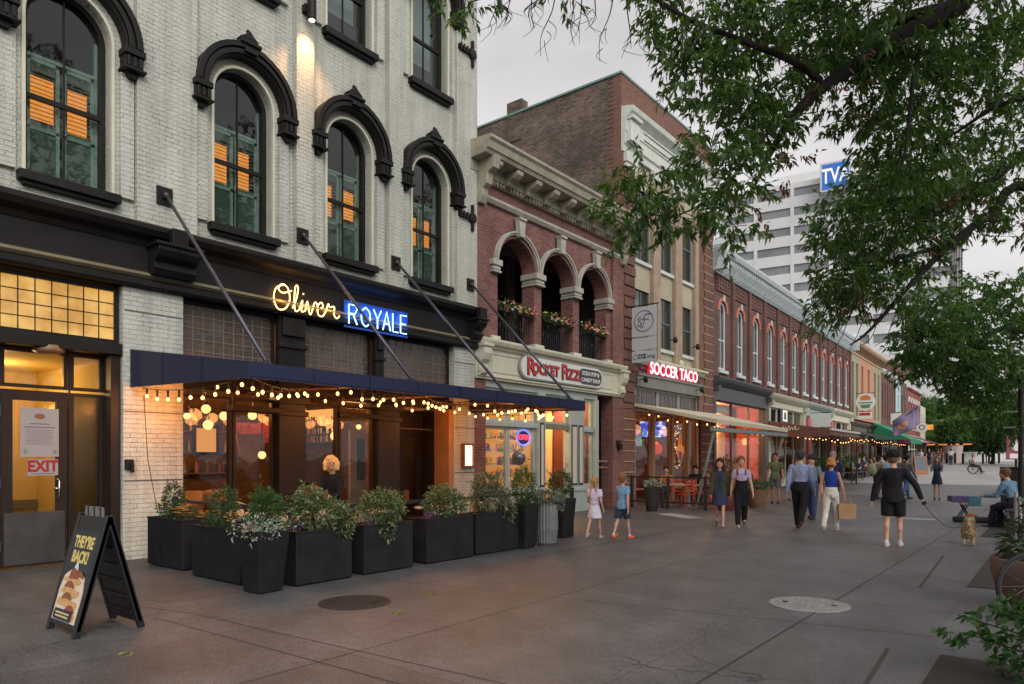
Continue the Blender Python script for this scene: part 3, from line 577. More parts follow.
pa = XP(196, 428, 2.4); pb2 = XP(216, 452, 2.4); b = MB(); b.box(-2.42, -2.40, pa[1], pb2[1], pb2[2], pa[2]); f_ = b.build('mirror_glow_sheet', glow('picture_glow', (1, .38, .1), .9), B); b = MB(); wall_holes(b, [(pa[1]-.06, pb2[2]-.06), (pb2[1]+.06, pb2[2]-.06), (pb2[1]+.06, pa[2]+.06), (pa[1]-.06, pa[2]+.06)], [[(pa[1], pb2[2]), (pb2[1], pb2[2]), (pb2[1], pa[2]), (pa[1], pa[2])]], -2.38, .05); b.build('picture_frame', dark, f_)  # emission stands in for the warm glow in the framed mirror
dp = [XP(*q, 1.6) for q in ((236, 434), (264, 434), (262, 452), (250, 467), (240, 456))]; b = MB(); b.prism([(q[1], q[2]) for q in dp], -1.62, -1.58, 'x'); b.build('tan_drape', base('tan_drape_cloth', (.30, .15, .08), .8, var=.3), B)
pa, pb2 = XP(232, 422, 3.2), XP(276, 443, 3.2); b = MB(); b.box(-3.22, -3.2, pa[1], pb2[1], pb2[2], pa[2]); b.build('pink_mural', base('pink_fabric', (.40, .07, .14), .8, var=.5, vs=9), B)
pa, pb2 = XP(350, 430, 1.2), XP(371, 470, 1.2); b = MB(); b.box(-1.25, -1.2, pa[1], pb2[1], .1, pa[2]); f_ = b.build('reflected_door_slab', base('reflected_door_pale', (.42, .40, .37), .6), B); b = MB(); b.box(-1.2, -1.19, pa[1]+.2, pb2[1]-.2, 1.1, pa[2]-.2); b.build('reflected_door_panel', roomk, f_)  # pale slab added to imitate the reflection of the front opposite
lamp('room_lamp', (-2.2, 11.2, 2.6), 80, (1, .45, .16), .2, B)

globe = glow('globe_lamp', (1, .5, .17), 2.6)
def pendant(x, y, z, r, label, grp='globe lamps inside the restaurant'):
    t = thing('pendant_lamp', label, 'pendant lamp', (x, y, z), 0, grp)
    g = MB(); g.ball((0, 0, 0), r, 16, 10); g.build('globe', globe, t, smooth=True); c = MB(); c.tube([(0, 0, r), (0, 0, 4.15-z)], .008, 5); c.lathe([(.03, r-.02), (.03, r+.05)], 8); c.build('cord', dark, t)
pendant(*[v+(XF if i == 0 else 0) for i, v in enumerate(XP(206, 409, .9))], .085, 'small globe lamp high and near the left edge of the leftmost restaurant window'); pendant(*[v+(XF if i == 0 else 0) for i, v in enumerate(XP(224, 416, 1.0))], .085, 'globe lamp right of the highest one in the leftmost restaurant window'); pendant(*[v+(XF if i == 0 else 0) for i, v in enumerate(XP(208, 425, 2.2))], .10, 'biggest glowing globe lamp deep in the leftmost restaurant window'); pendant(*[v+(XF if i == 0 else 0) for i, v in enumerate(XP(335, 436, .8))], .10, 'amber globe lamp level with the head of the blonde server'); pendant(*[v+(XF if i == 0 else 0) for i, v in enumerate(XP(262, 455, 1.2))], .08, 'low globe lamp behind the second restaurant window'); pendant(*[v+(XF if i == 0 else 0) for i, v in enumerate(XP(187, 416, .8))], .06, 'tiny globe lamp at the far left of the leftmost restaurant window')
for (x, y, z, r, l) in () or ((-3.0, 8.9, 2.6, .1, 'small globe lamp deep behind the second restaurant window'), (-1.3, 10.6, 2.35, .06, 'small globe lamp high behind the window right of the server')) or ((-1.5, 6.05, 2.42, .09, 'small globe lamp highest behind the leftmost restaurant window'), (-1.6, 6.62, 2.22, .10, 'globe lamp beside the mullion of the leftmost restaurant window'), (-1.2, 5.95, 1.85, .07, 'lowest small globe lamp behind the leftmost restaurant window'),
                        (-3.0, 6.7, 2.1, .12, 'globe lamp hanging over the bar counter'), (-1.3, 8.95, 1.75, .13, 'large amber globe lamp beside the blonde server'), (-1.3, 9.7, 2.3, .06, 'small globe lamp high behind the window right of the server'), (-1.4, 7.1, 1.5, .08, 'globe lamp low behind the second restaurant window')):
    pendant(XF+x, y, z, r, l)
lamp('room_lamp', (-2.2, 6.6, 2.9), 120, (1, .45, .16), .2, B); lamp('room_lamp', (-3.2, 9.3, 2.9), 110, (1, .42, .15), .2, B); lamp('room_lamp', (-1.9, 11.4, 2.4), 14, (1, .42, .15), .2, B)
 
tanf = base('tan_leather', (.42, .22, .1), .6)
def lounge(x, y, label):
    t = thing('lounge_chair', label, 'chair', (x, y, 0.05), random.uniform(-.5, .5), 'lounge chairs inside the restaurant')
    b = MB(); b.lathe([(.3, .35), (.34, .45), (.3, .5)], 14); b.build('seat', tanf, t, smooth=True)
    b = MB(); b.lathe([(.34, .45), (.38, .9), (.33, .95), (.3, .5)], 14); b.v = [v if v[0] < .1 else (v[0]*.4, v[1], v[2]*.6+.15) for v in b.v]; b.build('backrest', tanf, t, smooth=True)
    for k in range(4): q = PI/4+k*PI/2; l = MB(); l.tube([(.2*math.cos(q), .2*math.sin(q), .37), (.27*math.cos(q), .27*math.sin(q), 0)], .018, 6); l.build('leg', dark, t)
lounge(XF-1.1, 6.4, 'tan bucket chair behind the leftmost restaurant window'); lounge(XF-1.2, 7.2, 'tan bucket chair behind the second restaurant window'); lounge(XF-1.2, 9.5, 'tan bucket chair behind the window right of the server')
# lit menu case on the right hand pier
t = thing('menu_case', 'lit menu case in a dark frame on the cream pier beside the candy shop', 'menu case', (XF+.05, 12.86, 1.68))
b = MB(); wall_holes(b, [(-.21, -.3), (.21, -.3), (.21, .3), (-.21, .3)], [[(-.16, -.25), (.16, -.25), (.16, .25), (-.16, .25)]], .1, .098); b.build('frame', wood, t)
b = MB(); b.box(.01, .04, -.159, .159, -.249, .249); b.build('lit_menu', glow('menu_light', (1, .78, .5), 2.4), t)
b = MB()
for k in range(10): b.box(.04, .043, -.11+.02*(k % 3), .11-.03*(k % 2), .2-k*.045, .207-k*.045)
b.build('print_lines', ink, t)
# spot lamp on the pier above
t = thing('wall_spotlight', 'black cylinder wall light shining down the cream pier', 'wall light', (XF+.14, 8.13, 10.32))
b = MB(); b.lathe([(.075, -.3), (.085, -.28), (.085, .28), (.07, .3)], 18, (.2, 0, 0)); b.build('shade', dark, t, smooth=False); b = MB(); b.box(0, .12, -.09, .09, -.12, .02); b.tube([(.1, 0, -.05), (.2, 0, -.05)], .03, 8); b.build('bracket', dark, t)
b = MB(); b.lathe([(.055, -.305), (.055, -.29)], 14, (.2, 0, 0)); b.build('lamp_face', glow('spot_face', (1, .7, .4), 14), t)
o = lamp('spot_beam', (.2, 0, -.33), 260, (1, .50, .20), .05, t, 'SPOT', spot_size=R(110), spot_blend=1); o.rotation_euler = (0, R(-8), 0)
o = lamp('spot_beam', (.2, 0, .33), 130, (1, .50, .20), .05, t, 'SPOT', spot_size=R(105), spot_blend=1); o.rotation_euler = (PI, R(8), 0)
# ------------------------------------------------------------------ neon sign
def spl(pts, k=6):
    # Catmull-Rom through the points
    out = []; P_ = [pts[0]]+list(pts)+[pts[-1]]
    for i in range(1, len(P_)-2):
        p0, p1, p2, p3 = [np.array(P_[i+a], float) for a in (-1, 0, 1, 2)]
        for q in range(k):
            s = q/k; out.append(tuple(.5*((2*p1)+(-p0+p2)*s+(2*p0-5*p1+4*p2-p3)*s*s+(-p0+3*p1-3*p2+p3)*s**3)))
    out.append(tuple(pts[-1])); return out
neo_w = glow('neon_warm', (1, .50, .16), 7); neo_b = glow('neon_blue', (.22, .45, 1), 5.5)
ns = thing('neon_name_sign', 'neon sign reading Oliver in warm script and ROYALE in blue capitals', 'neon sign', (XF+.12, 7.36, 4.56)); ns.scale = (1, 1.07, 1.1)
O_ = [[(.30, .40), (.16, .30), (.10, .14), (.18, .02), (.30, .05), (.38, .20), (.36, .34), (.26, .40), (.20, .30), (.30, .24), (.46, .30)],
      [(.46, .06), (.52, .26), (.55, .42), (.50, .42), (.47, .22), (.50, .04), (.58, .06), (.64, .22)],
      [(.64, .24), (.62, .06), (.70, .04), (.76, .22), (.80, .05), (.90, .24), (.94, .26)], [(.66, .33), (.67, .345)],
      [(.94, .15), (1.06, .22), (1.02, .27), (.95, .18), (.98, .04), (1.10, .07), (1.16, .24), (1.24, .22), (1.26, .05), (1.22, .20), (1.34, .26), (1.42, .12)]]
# Oliver drawn as handwriting
O_ = [[(.26, .44), (.10, .36), (.05, .18), (.13, .03), (.27, .05), (.36, .20), (.33, .38), (.22, .44), (.14, .36), (.22, .30), (.40, .36)],
      [(.42, .08), (.50, .26), (.53, .44), (.48, .45), (.455, .26), (.47, .05), (.55, .07)], [(.55, .07), (.62, .24), (.60, .06), (.68, .08)], [(.635, .34), (.64, .36)],
      [(.68, .08), (.72, .24), (.76, .06), (.80, .05), (.88, .25), (.94, .20)], [(.94, .14), (1.05, .20), (1.02, .27), (.94, .20), (.95, .06), (1.04, .04), (1.12, .14)],
      [(1.12, .14), (1.17, .27), (1.20, .22), (1.30, .24), (1.30, .10), (1.36, .05), (1.42, .10)]]
b = MB()
for s_ in O_: b.tube([(.05, 1.02*x, z*1.05-.17) for x, z in spl(s_)], .0105, 6)
b.build('script_tube', neo_w, ns)
RO = {'R': [[(0, 0), (0, 1), (.45, 1), (.6, .82), (.45, .55), (0, .52)], [(.3, .52), (.6, 0)]], 'O': [[(.32, 1), (.06, .8), (0, .5), (.06, .2), (.32, 0), (.6, .2), (.66, .5), (.6, .8), (.32, 1)]],
      'Y': [[(0, 1), (.3, .5), (.6, 1)], [(.3, .5), (.3, 0)]], 'A': [[(0, 0), (.3, 1), (.6, 0)], [(.12, .35), (.48, .35)]], 'L': [[(0, 1), (0, 0), (.45, 0)]], 'E': [[(.5, 1), (0, 1), (0, 0), (.5, 0)], [(0, .52), (.42, .52)]]}
b = MB(); y = 1.66
for ch, wd_ in zip('ROYALE', (.78, .8, .62, .68, .55, .6)):
    for st_ in RO[ch]:
        pts = spl(st_, 4) if ch == 'O' else st_
        for dx in (0,): b.tube([(.065, y+px_*.33+dx, -.17+pz*.36) for px_, pz in pts], .013, 6)
    y += wd_*.385
b.build('capital_tube', neo_b, ns)
def halo(name, col, st):            # painted backing board lit by its tubes: the board carries real lamps below
    return base(name, col, .5)
b = MB(); b.box(.0, .02, 1.58, 3.22, -.24, .27); b.build('blue_backing', base('blue_board', (.015, .08, .42), .35), ns)
for k in range(4): lamp('neon_glow', (.14, 1.75+k*.42, .02), 2.6, (.08, .25, 1), .05, ns)
for k in range(3): lamp('neon_glow', (.14, .2+k*.5, .02), 3.0, (1, .5, .12), .05, ns)
# ------------------------------------------------------------------ navy awning with its rods
A = thing('restaurant_awning', 'long navy canvas awning hung on steel rods over the restaurant patio', 'awning', (XF, 4.93, 0))
DA, LA = 3.45, 8.02
b = MB()
top = [(.06, 3.34), (DA, 2.86)]
b.quad((.06, 0, 3.34), (DA, 0, 2.86), (DA, LA, 2.86), (.06, LA, 3.34)); b.quad((DA, 0, 2.86), (DA, 0, 2.65), (DA, LA, 2.65), (DA, LA, 2.86))
for y in (0, LA): b.quad((.06, y, 3.34), (DA, y, 2.86), (DA, y, 2.65), (.06, y, 2.74))
o = b.build('canvas', navy, A, fix=False); sm = o.modifiers.new('thick', 'SOLIDIFY'); sm.thickness = .012; sm.offset = 0
b = MB(); b.quad((.08, .03, 3.31), (DA-.02, .03, 2.835), (DA-.02, LA-.03, 2.835), (.08, LA-.03, 3.31)); b.build('glow_lining', base('tan_glow_lining', (.40, .27, .17), .9, var=.15), A, fix=False)  # tan sheet added under the canvas so the underside glows amber
for k in range(1, 8): b = MB(); y = LA*k/8; b.box(DA+.006, DA+.012, y-.012, y+.012, 2.655, 2.855); b.build('seam', base('navy_seam', (.006, .008, .03), .9), A)
for k in range(1, 3): b = MB(); x = DA*k/3; b.box(x-.012, x+.012, -.014, -.007, 2.70, 3.33-.48*x/DA-.01); b.build('seam', MT['navy_seam'], A)
b = MB(); b.box(DA+.006, DA+.011, .02, LA-.02, 2.675, 2.682); b.build('hem_stitch', MT['navy_seam'], A)
b = MB(); al = base('awning_frame', (.2, .12, .07), .4, metal=.3)
for y in (.05, LA/4, LA/2, 3*LA/4, LA-.05): b.tube([(.08, y, 3.28), (DA-.03, y, 2.80)], .02, 6); b.tube([(.1, y, 2.80), (DA-.04, y, 2.70)], .016, 6)
for x, z in ((DA-.03, 2.80), (DA-.04, 2.69), (1.8, 3.04), (.08, 3.27)): b.tube([(x, .03, z), (x, LA-.03, z)], .02, 6)
b.build('frame', al, A)
for yw, yf in ((5.42, 5.23), (8.05, 7.85), (10.44, 10.2), (12.89, 12.45)):
    r_ = MB(); r_.tube([(.2, yw-4.93, 5.90), (DA-.06, yf-4.93, 2.90)], .028, 10); r_.ball((.2, yw-4.93, 5.9), .045, 8, 6); o = r_.build('support_rod', steel, A, smooth=True)
    r_ = MB(); r_.box(.142, .17, yw-4.93-.13, yw-4.93+.13, 5.74, 6.04); r_.box(.17, .2, yw-4.93-.05, yw-4.93+.05, 5.84, 5.96); r_.build('wall_plate', dark, o, bev=.006)
    r_ = MB(); r_.box(DA-.12, DA-.01, yf-4.93-.06, yf-4.93+.06, 2.855, 2.89); r_.build('foot_plate', steel, o)
# festoon lights under the awning
bulbm = glow('bulb_light', (1, .44, .13), 6)
def catenary(a, c, sag, n): 
    a, c = Vector(a), Vector(c); return [a.lerp(c, i/n)-Vector((0, 0, sag*4*(i/n)*(1-i/n))) for i in range(n+1)]
def string(a, c, sag, nb, label, grp='strings of warm bulbs under the navy awning', r=.024, power=0, hang=.09):
    t = thing('string_light', label, 'string light', a, 0, grp); a0 = Vector(a); pts = catenary(a, c, sag, 24)
    m = MB(); m.tube([p-a0 for p in pts], .007, 5); m.build('cord', dark, t)
    for k in range(nb):
        f = (k+.5)/nb*24; i = int(f); p = pts[i].lerp(pts[min(i+1, 24)], f-i)-a0; h = hang*random.uniform(.6, 1.5)
        q = MB(); q.lathe([(.014, -h+.01), (.016, -.0)], 6, p); s = q.build('socket', dark, t)
        q = MB(); q.ball((p.x, p.y, p.z-h-r*.8), r, 10, 7, (1, 1, 1.2)); q.build('bulb', bulbm, t, smooth=True)
    if power:
        for k in range(2): p = pts[6+12*k]-a0; lamp('bulb_glow', (p.x, p.y, p.z-.15), power, (1, .36, .10), .12, t)
ya, yb = 5.0, 12.85
xo = XF+DA-.12
seg = np.linspace(ya, yb, 6)
for i in range(5):
    string((xo, seg[i], 2.70), (xo-(.9 if i % 2 == 0 else .1), seg[i+1], 2.72),   .09, 7, '%s of the five warm bulb strings along the awning front edge, counted from the entrance' % ['first', 'second', 'third', 'fourth', 'fifth'][i], power=7)
for i in range(4):
    string((xo-1.6, seg[i]+.3, 2.78), (xo-.2, seg[i+1]+.2, 2.72), .12, 7, '%s of four warm bulb strings crossing under the awning middle, counted from the entrance' % ['first', 'second', 'third', 'fourth'][i], power=9)
string((XF+.3, 5.0, 2.72), (xo, 5.02, 2.70), .1, 9, 'warm bulb string along the awning end nearest the entrance', power=7)
string((XF+.3, 12.7, 2.72), (xo, 12.7, 2.70), .1, 8, 'warm bulb string along the awning end nearest the candy shop', power=7)
lamp('patio_glow', (XF+1.1, 8.9, 2.55), 26, (1, .36, .1), .3); lamp('patio_glow', (XF+.9, 11.9, 2.45), 30, (1, .36, .1), .3); lamp('patio_glow', (XF+.7, 5.35, 2.45), 34, (1, .36, .1), .3)
b = MB(); b.tube([(0, 0, 2.6), (.02, .05, 1.6), (.25, .1, .75)], .006, 5); o = b.build('hanging_cable', dark); o.location = (XF+.25, 5.05, 0); tag(o, 'thin dark cable hanging down the cream pier from the awning end', 'cable')
# ------------------------------------------------------------------ arcaded brick building with the candy shop
Y1 = 13.16
C_ = thing('arcade_brick_building', 'mauve brick building with three open arches over the cream candy shop front', 'building', (XF, Y1, 0))
def yy(v): return v-Y1
EW = 7.44
AC = [yy(14.92), yy(16.87), yy(18.82)]
b = MB(); wall_holes(b, [(0.002, 4.62), (EW, 4.62), (EW, 9.0), (.002, 9.0)], [opening(y, 1.60, 4.68, 6.72) for y in AC], 0, .42); b.build('wall', redbr, C_)
for (a, c) in ((.01, .42), (6.75, EW-.01)): b = MB(); b.box(.002, .10, a, c, 4.66, 8.2); b.build('corner_pier', redbr, C_, bev=.006)
for y in AC:
    b = MB(); ring(b, y, 6.72, .805, .865, .002, .05); b.build('brick_arch_ring', newbr if False else redbr, C_)
    b = MB(); ring(b, y, 6.74, .87, .968, .002, .11); ring(b, y, 6.74, .92, .968, .11, .145); b.build('stone_arch', stone, C_)
    b = MB(); b.prism([(y-.09, 7.55), (y+.09, 7.55), (y+.14, 8.0), (y-.14, 8.0)], .06, .22, 'x'); b.prism([(y-.14, 8.0), (y+.14, 8.0), (y+.16, 8.07), (y-.16, 8.07)], .04, .26, 'x'); b.build('keystone', stone, C_, bev=.01)
for y in [AC[0]-.93, (AC[0]+AC[1])/2, (AC[1]+AC[2])/2, AC[2]+.93]:
    w = .235 if AC[0] < y < AC[2] else .19
    b = MB(); b.box(-.44, .14, y-w, y+w, 6.62, 6.78); b.box(-.42, .10, y-w+.04, y+w-.04, 6.52, 6.62); b.box(-.43, .12, y-w+.02, y+w-.02, 6.44, 6.50); b.build('capital', stone, C_, bev=.015)
    b = MB(); b.box(-.43, .08, y-w+.02, y+w-.02, 4.62, 4.80); b.build('pier_base', creamp, C_, bev=.01)
b = MB(); sweep_y(b, [(0, 8.18), (.08, 8.18), (.14, 8.26), (.14, 8.31), (.08, 8.36), (0, 8.36)], .0, EW); b.build('string_course', stone, C_)
# cornice with brackets and dentils
corn = base('weathered_stone_cornice', (.36, .33, .25), .7, var=.25, bump=.2)
b = MB(); sweep_y(b, [(-.3, 9.0), (.10, 9.0), (.10, 8.78), (.16, 8.78), (.16, 9.05), (.62, 9.08), (.66, 9.16), (.70, 9.18), (.74, 9.34), (.80, 9.40), (.80, 9.47), (-.3, 9.52)], -.25, EW+.0); b.build('cornice', corn, C_)
b = MB()
for k in range(int(EW/.14)): b.box(.10, .15, .05+k*.14, .12+k*.14, 8.68, 8.77)
b.box(.002, .10, .02, EW-.02, 8.66, 8.78); b.build('dentil_band', corn, C_)
for k in range(9):
    y = .35+k*(EW-.7)/8
    b = MB(); b.prism([(.16, 8.72), (.26, 8.74), (.32, 8.84), (.48, 8.88), (.58, 8.96), (.60, 9.055), (.16, 9.045)], y-.13, y+.13, 'y'); b.build('bracket', corn, C_, bev=.015)
for y in (.02, EW-.24):
    b = MB(); b.prism([(.10, 8.0), (.20, 8.02), (.28, 8.2), (.30, 8.35), (.42, 8.45), (.46, 8.7), (.64, 8.8), (.70, 9.08), (.10, 9.04)], y, y+.24, 'y'); b.build('corner_bracket', corn, C_, bev=.02)
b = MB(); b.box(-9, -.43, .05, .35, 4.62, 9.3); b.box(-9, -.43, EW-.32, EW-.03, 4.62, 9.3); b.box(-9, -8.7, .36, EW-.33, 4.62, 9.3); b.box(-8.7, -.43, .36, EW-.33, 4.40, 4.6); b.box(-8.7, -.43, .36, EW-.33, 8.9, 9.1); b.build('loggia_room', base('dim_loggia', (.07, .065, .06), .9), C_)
b = MB()
for k in range(3): b.box(-3.2, -3.0, .4+k*2.4, .7+k*2.4, 4.61, 8.9)
b.box(-2, -1.8, .4, EW-.4, 7.9, 8.2); b.build('inner_beam', base('inner_beam', (.16, .13, .11), .8), C_)
lamp('loggia_lamp', (-4.5, 1.6, 6.4), 9, (1, .5, .2), .2, C_); b = MB(); b.ball((-1.9, .95, 5.9), .07, 8, 6); b.build('lantern_glass', glow('lantern', (1, .45, .1), 4), C_)
# parapet roof
b = MB(); b.box(-9, -.3, -.0+.05, EW-.05, 9.1, 9.25); b.build('roof', roomk, C_)
iron = base('wrought_iron', (.02, .02, .022), .5)
flow = multi('flower_petals', [(.55, .06, .10), (.7, .25, .06), (.75, .55, .12), (.7, .3, .35), (.6, .55, .5)], .6)
lfd = leafmat('box_plant_leaf', [(.03, .07, .02), (.06, .12, .03), (.10, .15, .05)], .25)
for i, y in enumerate(AC):
    t = thing('balcony_rail', '%s of the three black iron balcony rails, counted from the cream building' % ['nearest', 'middle', 'farthest'][i], 'railing', (XF-.12, Y1+y, 4.68), 0, 'balcony rails in the open arches')
    b = MB(); b.box(-.02, .02, -.78, .78, .84, .88); b.box(-.015, .015, -.78, .78, .06, .09); b.build('rail', iron, t)
    for k in range(15):
        m = MB(); m.tube([(0, -.76+k*.1085, .09), (0, -.76+k*.1085, .84)], .009, 5); m.build('baluster', iron, t)
    m = MB()
    for s in (-1, 1):
        for q in range(2): m.tube([(0.01, s*(.2+.28*q)+.1*math.cos(a*.5), .45+.1*math.sin(a*.5)) for a in range(11)], .009, 4)
    m.build('scroll', iron, t)
    t = thing('flower_box', '%s of the three flower garlands on the balcony rails, counted from the cream building' % ['nearest', 'middle', 'farthest'][i], 'flower box', (XF+.02, Y1+y, 5.50), 0, 'flower boxes on the balcony rails')
    m = MB(); m.box(-.05, .03, -.74, .74, 0, .08); m.build('box', dark, t)
    n = 260; p = np.stack([RNG.normal(0, .07, n), RNG.uniform(-.78, .78, n), RNG.normal(.16, .09, n)], 1); leaves('foliage', p, RNG.normal(size=(n, 3)), .11, .045, lfd, t)
    m = MB()
    for k in range(46): m.ball((random.uniform(.02, .16), random.uniform(-.76, .76), random.uniform(.06, .30)), random.uniform(.025, .045), 6, 4, (1, 1, .7))
    m.build('blossom', flow, t, fix=False)
# candy shop front
b = MB(); sweep_y(b, [(-.3, 3.64), (.10, 3.64), (.10, 3.70), (.14, 3.70), (.14, 3.74), (.08, 3.76), (.08, 4.40), (.14, 4.44), (.14, 4.48), (.24, 4.52), (.28, 4.60), (.28, 4.66), (-.3, 4.66)], .02, EW-.02); b.build('sign_band', creamp, C_)
b = MB(); 
for (a, c) in ((.62, 6.72),): b.box(.08, .10, a, c, 3.84, 3.87); b.box(.08, .10, a, c, 4.30, 4.33); b.box(.08, .10, a, a+.03, 3.87, 4.30); b.box(.08, .10, c-.03, c, 3.87, 4.30)
b.build('panel_moulding', creamp, C_)
for y in (.06, EW-.36):
    b = MB(); b.prism([(.08, 3.78), (.16, 3.80), (.20, 3.9), (.18, 4.0), (.28, 4.1), (.34, 4.25), (.34, 4.42), (.08, 4.42)], y, y+.3, 'y'); b.box(.08, .38, y-.04, y+.34, 4.42, 4.50); b.prism([(.08, 3.70), (.24, 3.76), (.26, 3.86), (.08, 3.84)], y+.04, y+.26, 'y'); b.build('console_bracket', creamp, C_, bev=.02)
b = MB(); b.box(-.4, .04, .01, .44, 0, 3.63); b.build('shop_pier', redbr, C_, bev=.006)
b = MB(); b.box(-.4, .06, yy(19.97), EW-.01, 0, 3.63); b.build('shop_pier', redbr, C_, bev=.006)
def gframe(y0, y1, z0, z1, x, gl=glzs, mat=palegr, fw=.07, parent=None): return framed(parent or C_, 'shop_window', y0, y1, z0, z1, x, mat, fw, .09, gl)
gframe(yy(13.6), yy(14.62), .75, 2.45, -.06); gframe(yy(14.64), yy(15.84), .75, 2.45, -.06); gframe(yy(13.6), yy(14.62), 2.58, 3.45, -.06); gframe(yy(14.64), yy(15.84), 2.58, 3.45, -.06)
b = MB(); b.box(-.16, .02, yy(13.58), yy(15.86), 2.455, 2.575); b.box(-.14, .0, yy(13.6), yy(15.84), 0, .75); b.box(0, .06, yy(13.58), yy(15.86), .70, .76); b.box(-.15, .0, yy(13.58), yy(19.1), 3.455, 3.635); b.build('shop_rail', palegr, C_, bev=.008)
b = MB(); b.box(-.2, .06, yy(15.86), yy(16.2), 0, 3.45); b.build('shop_pilaster', palegr, C_, bev=.008)
b = MB(); b.box(-.2, .06, yy(17.45), yy(18.22), 0, 3.45); b.box(-.16, .09, yy(17.4), yy(18.3), .62, .72); b.build('shop_pilaster', palegr, C_, bev=.008)
nvy = base('navy_trim', (.015, .025, .06), .5); crm2 = base('cream_panel', (.6, .56, .42), .5)
for (a, c) in ((15.92, 16.13), (17.52, 17.84), (17.9, 18.16)):
    b = MB(); b.box(.062, .068, yy(a), yy(c), .8, 2.62); b.build('panel_trim', nvy, C_); b = MB(); b.box(.069, .076, yy(a+.05), yy(c-.05), .86, 2.56); b.build('panel', crm2, C_)
gframe(yy(18.24), yy(18.86), .75, 2.42, -.06); gframe(yy(18.24), yy(18.86), 2.55, 3.45, -.06)
b = MB(); b.box(-.2, .06, yy(18.88), yy(19.08), 0, 3.45); b.box(-.15, .02, yy(18.24), yy(18.86), 0, .74); b.box(-.15, .02, yy(18.24), yy(18.86), 2.425, 2.545); b.build('shop_pilaster', palegr, C_, bev=.008)
b = MB(); b.box(-.15, .02, yy(16.2), yy(17.45), 2.45, 2.6); b.build('door_lintel', olive, C_); framed(C_, 'fanlight', yy(16.21), yy(17.44), 2.61, 3.45, -.06, palegr, .06, .08, glzs)
framed(C_, 'shop_door', yy(16.25), yy(17.4), .05, 2.44, -.9, crm2, .14, .06, glzs)
b = MB(); b.box(-1.6, -.1, yy(19.09), yy(19.13), 0, 3.6); b.box(-1.7, -1.6, yy(19.09), yy(19.96), 0, 3.6); b.build('doorway_wall', base('dark_red_door', (.14, .03, .02), .5, var=.2), C_)
b = MB(); b.box(-1.59, -1.5, yy(19.2), yy(19.9), 1.5, 1.54); b.box(-.1, -.06, yy(19.2), yy(19.85), 1.50, 1.54); b.box(-.1, -.06, yy(19.2), yy(19.85), 1.30, 1.34); b.build('door_bar', base('brass_bar', (.5, .35, .15), .3, metal=.8), C_)
b = MB(); b.box(.06, .2, yy(20.2), yy(20.38), 1.9, 2.08); b.box(.06, .12, yy(20.16), yy(20.42), 2.0, 2.2); b.build('wall_box', dark, C_, bev=.01)
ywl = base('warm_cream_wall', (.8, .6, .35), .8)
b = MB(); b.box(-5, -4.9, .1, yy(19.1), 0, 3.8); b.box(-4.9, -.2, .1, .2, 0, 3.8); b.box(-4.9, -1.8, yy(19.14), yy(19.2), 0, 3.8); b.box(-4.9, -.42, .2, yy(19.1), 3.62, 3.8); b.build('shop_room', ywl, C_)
for k, (y, p) in enumerate(((1.3, 120), (3.6, 110), (5.5, 100))): lamp('shop_lamp', (-1.3, y, 3.2), p, (1, .62, .28), .25, C_)
lamp('shop_lamp', (-3.6, 3.2, 3.2), 60, (1, .62, .28), .3, C_)
cand = multi('candy_colours', [(.7, .06, .05), (.1, .35, .6), (.8, .55, .08), (.15, .5, .2), (.75, .3, .45), (.8, .78, .7), (.35, .1, .4), (.9, .4, .1)], .35)
for i, (y0, y1, x) in enumerate(((.55, 1.35, -.55), (1.6, 2.6, -.55), (3.2, 4.2, -1.9), (5.15, 5.65, -.5), (.5, 2.6, -3.2))):
    t = thing('candy_shelf', ['candy display shelf behind the first shop window from the cream building', 'candy display shelf behind the window under the OPEN sign', 'red and white candy display inside the shop doorway', 'candy display shelf behind the narrow right hand shop window', 'candy display shelf at the back of the shop'][i], 'shelf', (XF+x, Y1, 0), 0, 'candy shelves in the shop')
    for k in range(5): m = MB(); m.box(-.2, .15, y0, y1, .7+k*.36, .72+k*.36); m.build('shelf_board', whitep, t)
    m = MB()
    for k in range(5):
        for q in range(int((y1-y0)*44)):
            y = random.uniform(y0, y1); w = random.uniform(.02, .05); h = random.uniform(.05, .24); x_ = random.uniform(-.15, .12)
            (m.box(x_-w/2, x_+w/2, y-w/2, y+w/2, .72+k*.36, .72+k*.36+h) if random.random() < .6 else m.ball((x_, y, .72+k*.36+w), w, 6, 4))
    o = m.build('candy', cand, t, fix=False); o['kind'] = 'stuff'
t = thing('disco_ball', 'dark mirrored ball hanging in the second candy shop window', 'ball', (XF-.3, 15.4, 1.62)); m = MB(); m.ball((0, 0, 0), .2, 14, 10); m.build('ball', base('mirror_ball', (.12, .12, .14), .15, metal=.7), t); m = MB(); m.tube([(0, 0, .2), (0, 0, 1.8)], .006, 4); m.build('cord', dark, t)
# OPEN sign
t = thing('open_sign', 'oval neon OPEN sign in red with a blue ring in the candy shop window', 'neon sign', (XF-.02, 15.28, 2.18))
m = MB(); m.tube([(0, .30*math.cos(a), .21*math.sin(a)) for a in np.linspace(0, 2*PI, 25)], .016, 6, cap=False); m.build('ring', glow('ring_blue', (.12, .2, 1), 2.2), t)
m = MB(); m.lathe([(.27, -.03), (.27, -.02)], 20); m.v = [(v[2], v[0], v[1]*.66) for v in m.v]; m.build('backing', base('deep_blue', (.01, .02, .15), .4), t)
text('lettering', 'OPEN', .19, (.01, 0, 0), glow('open_red', (1, .05, .08), 2.6), t, ext=.006, off=.006)
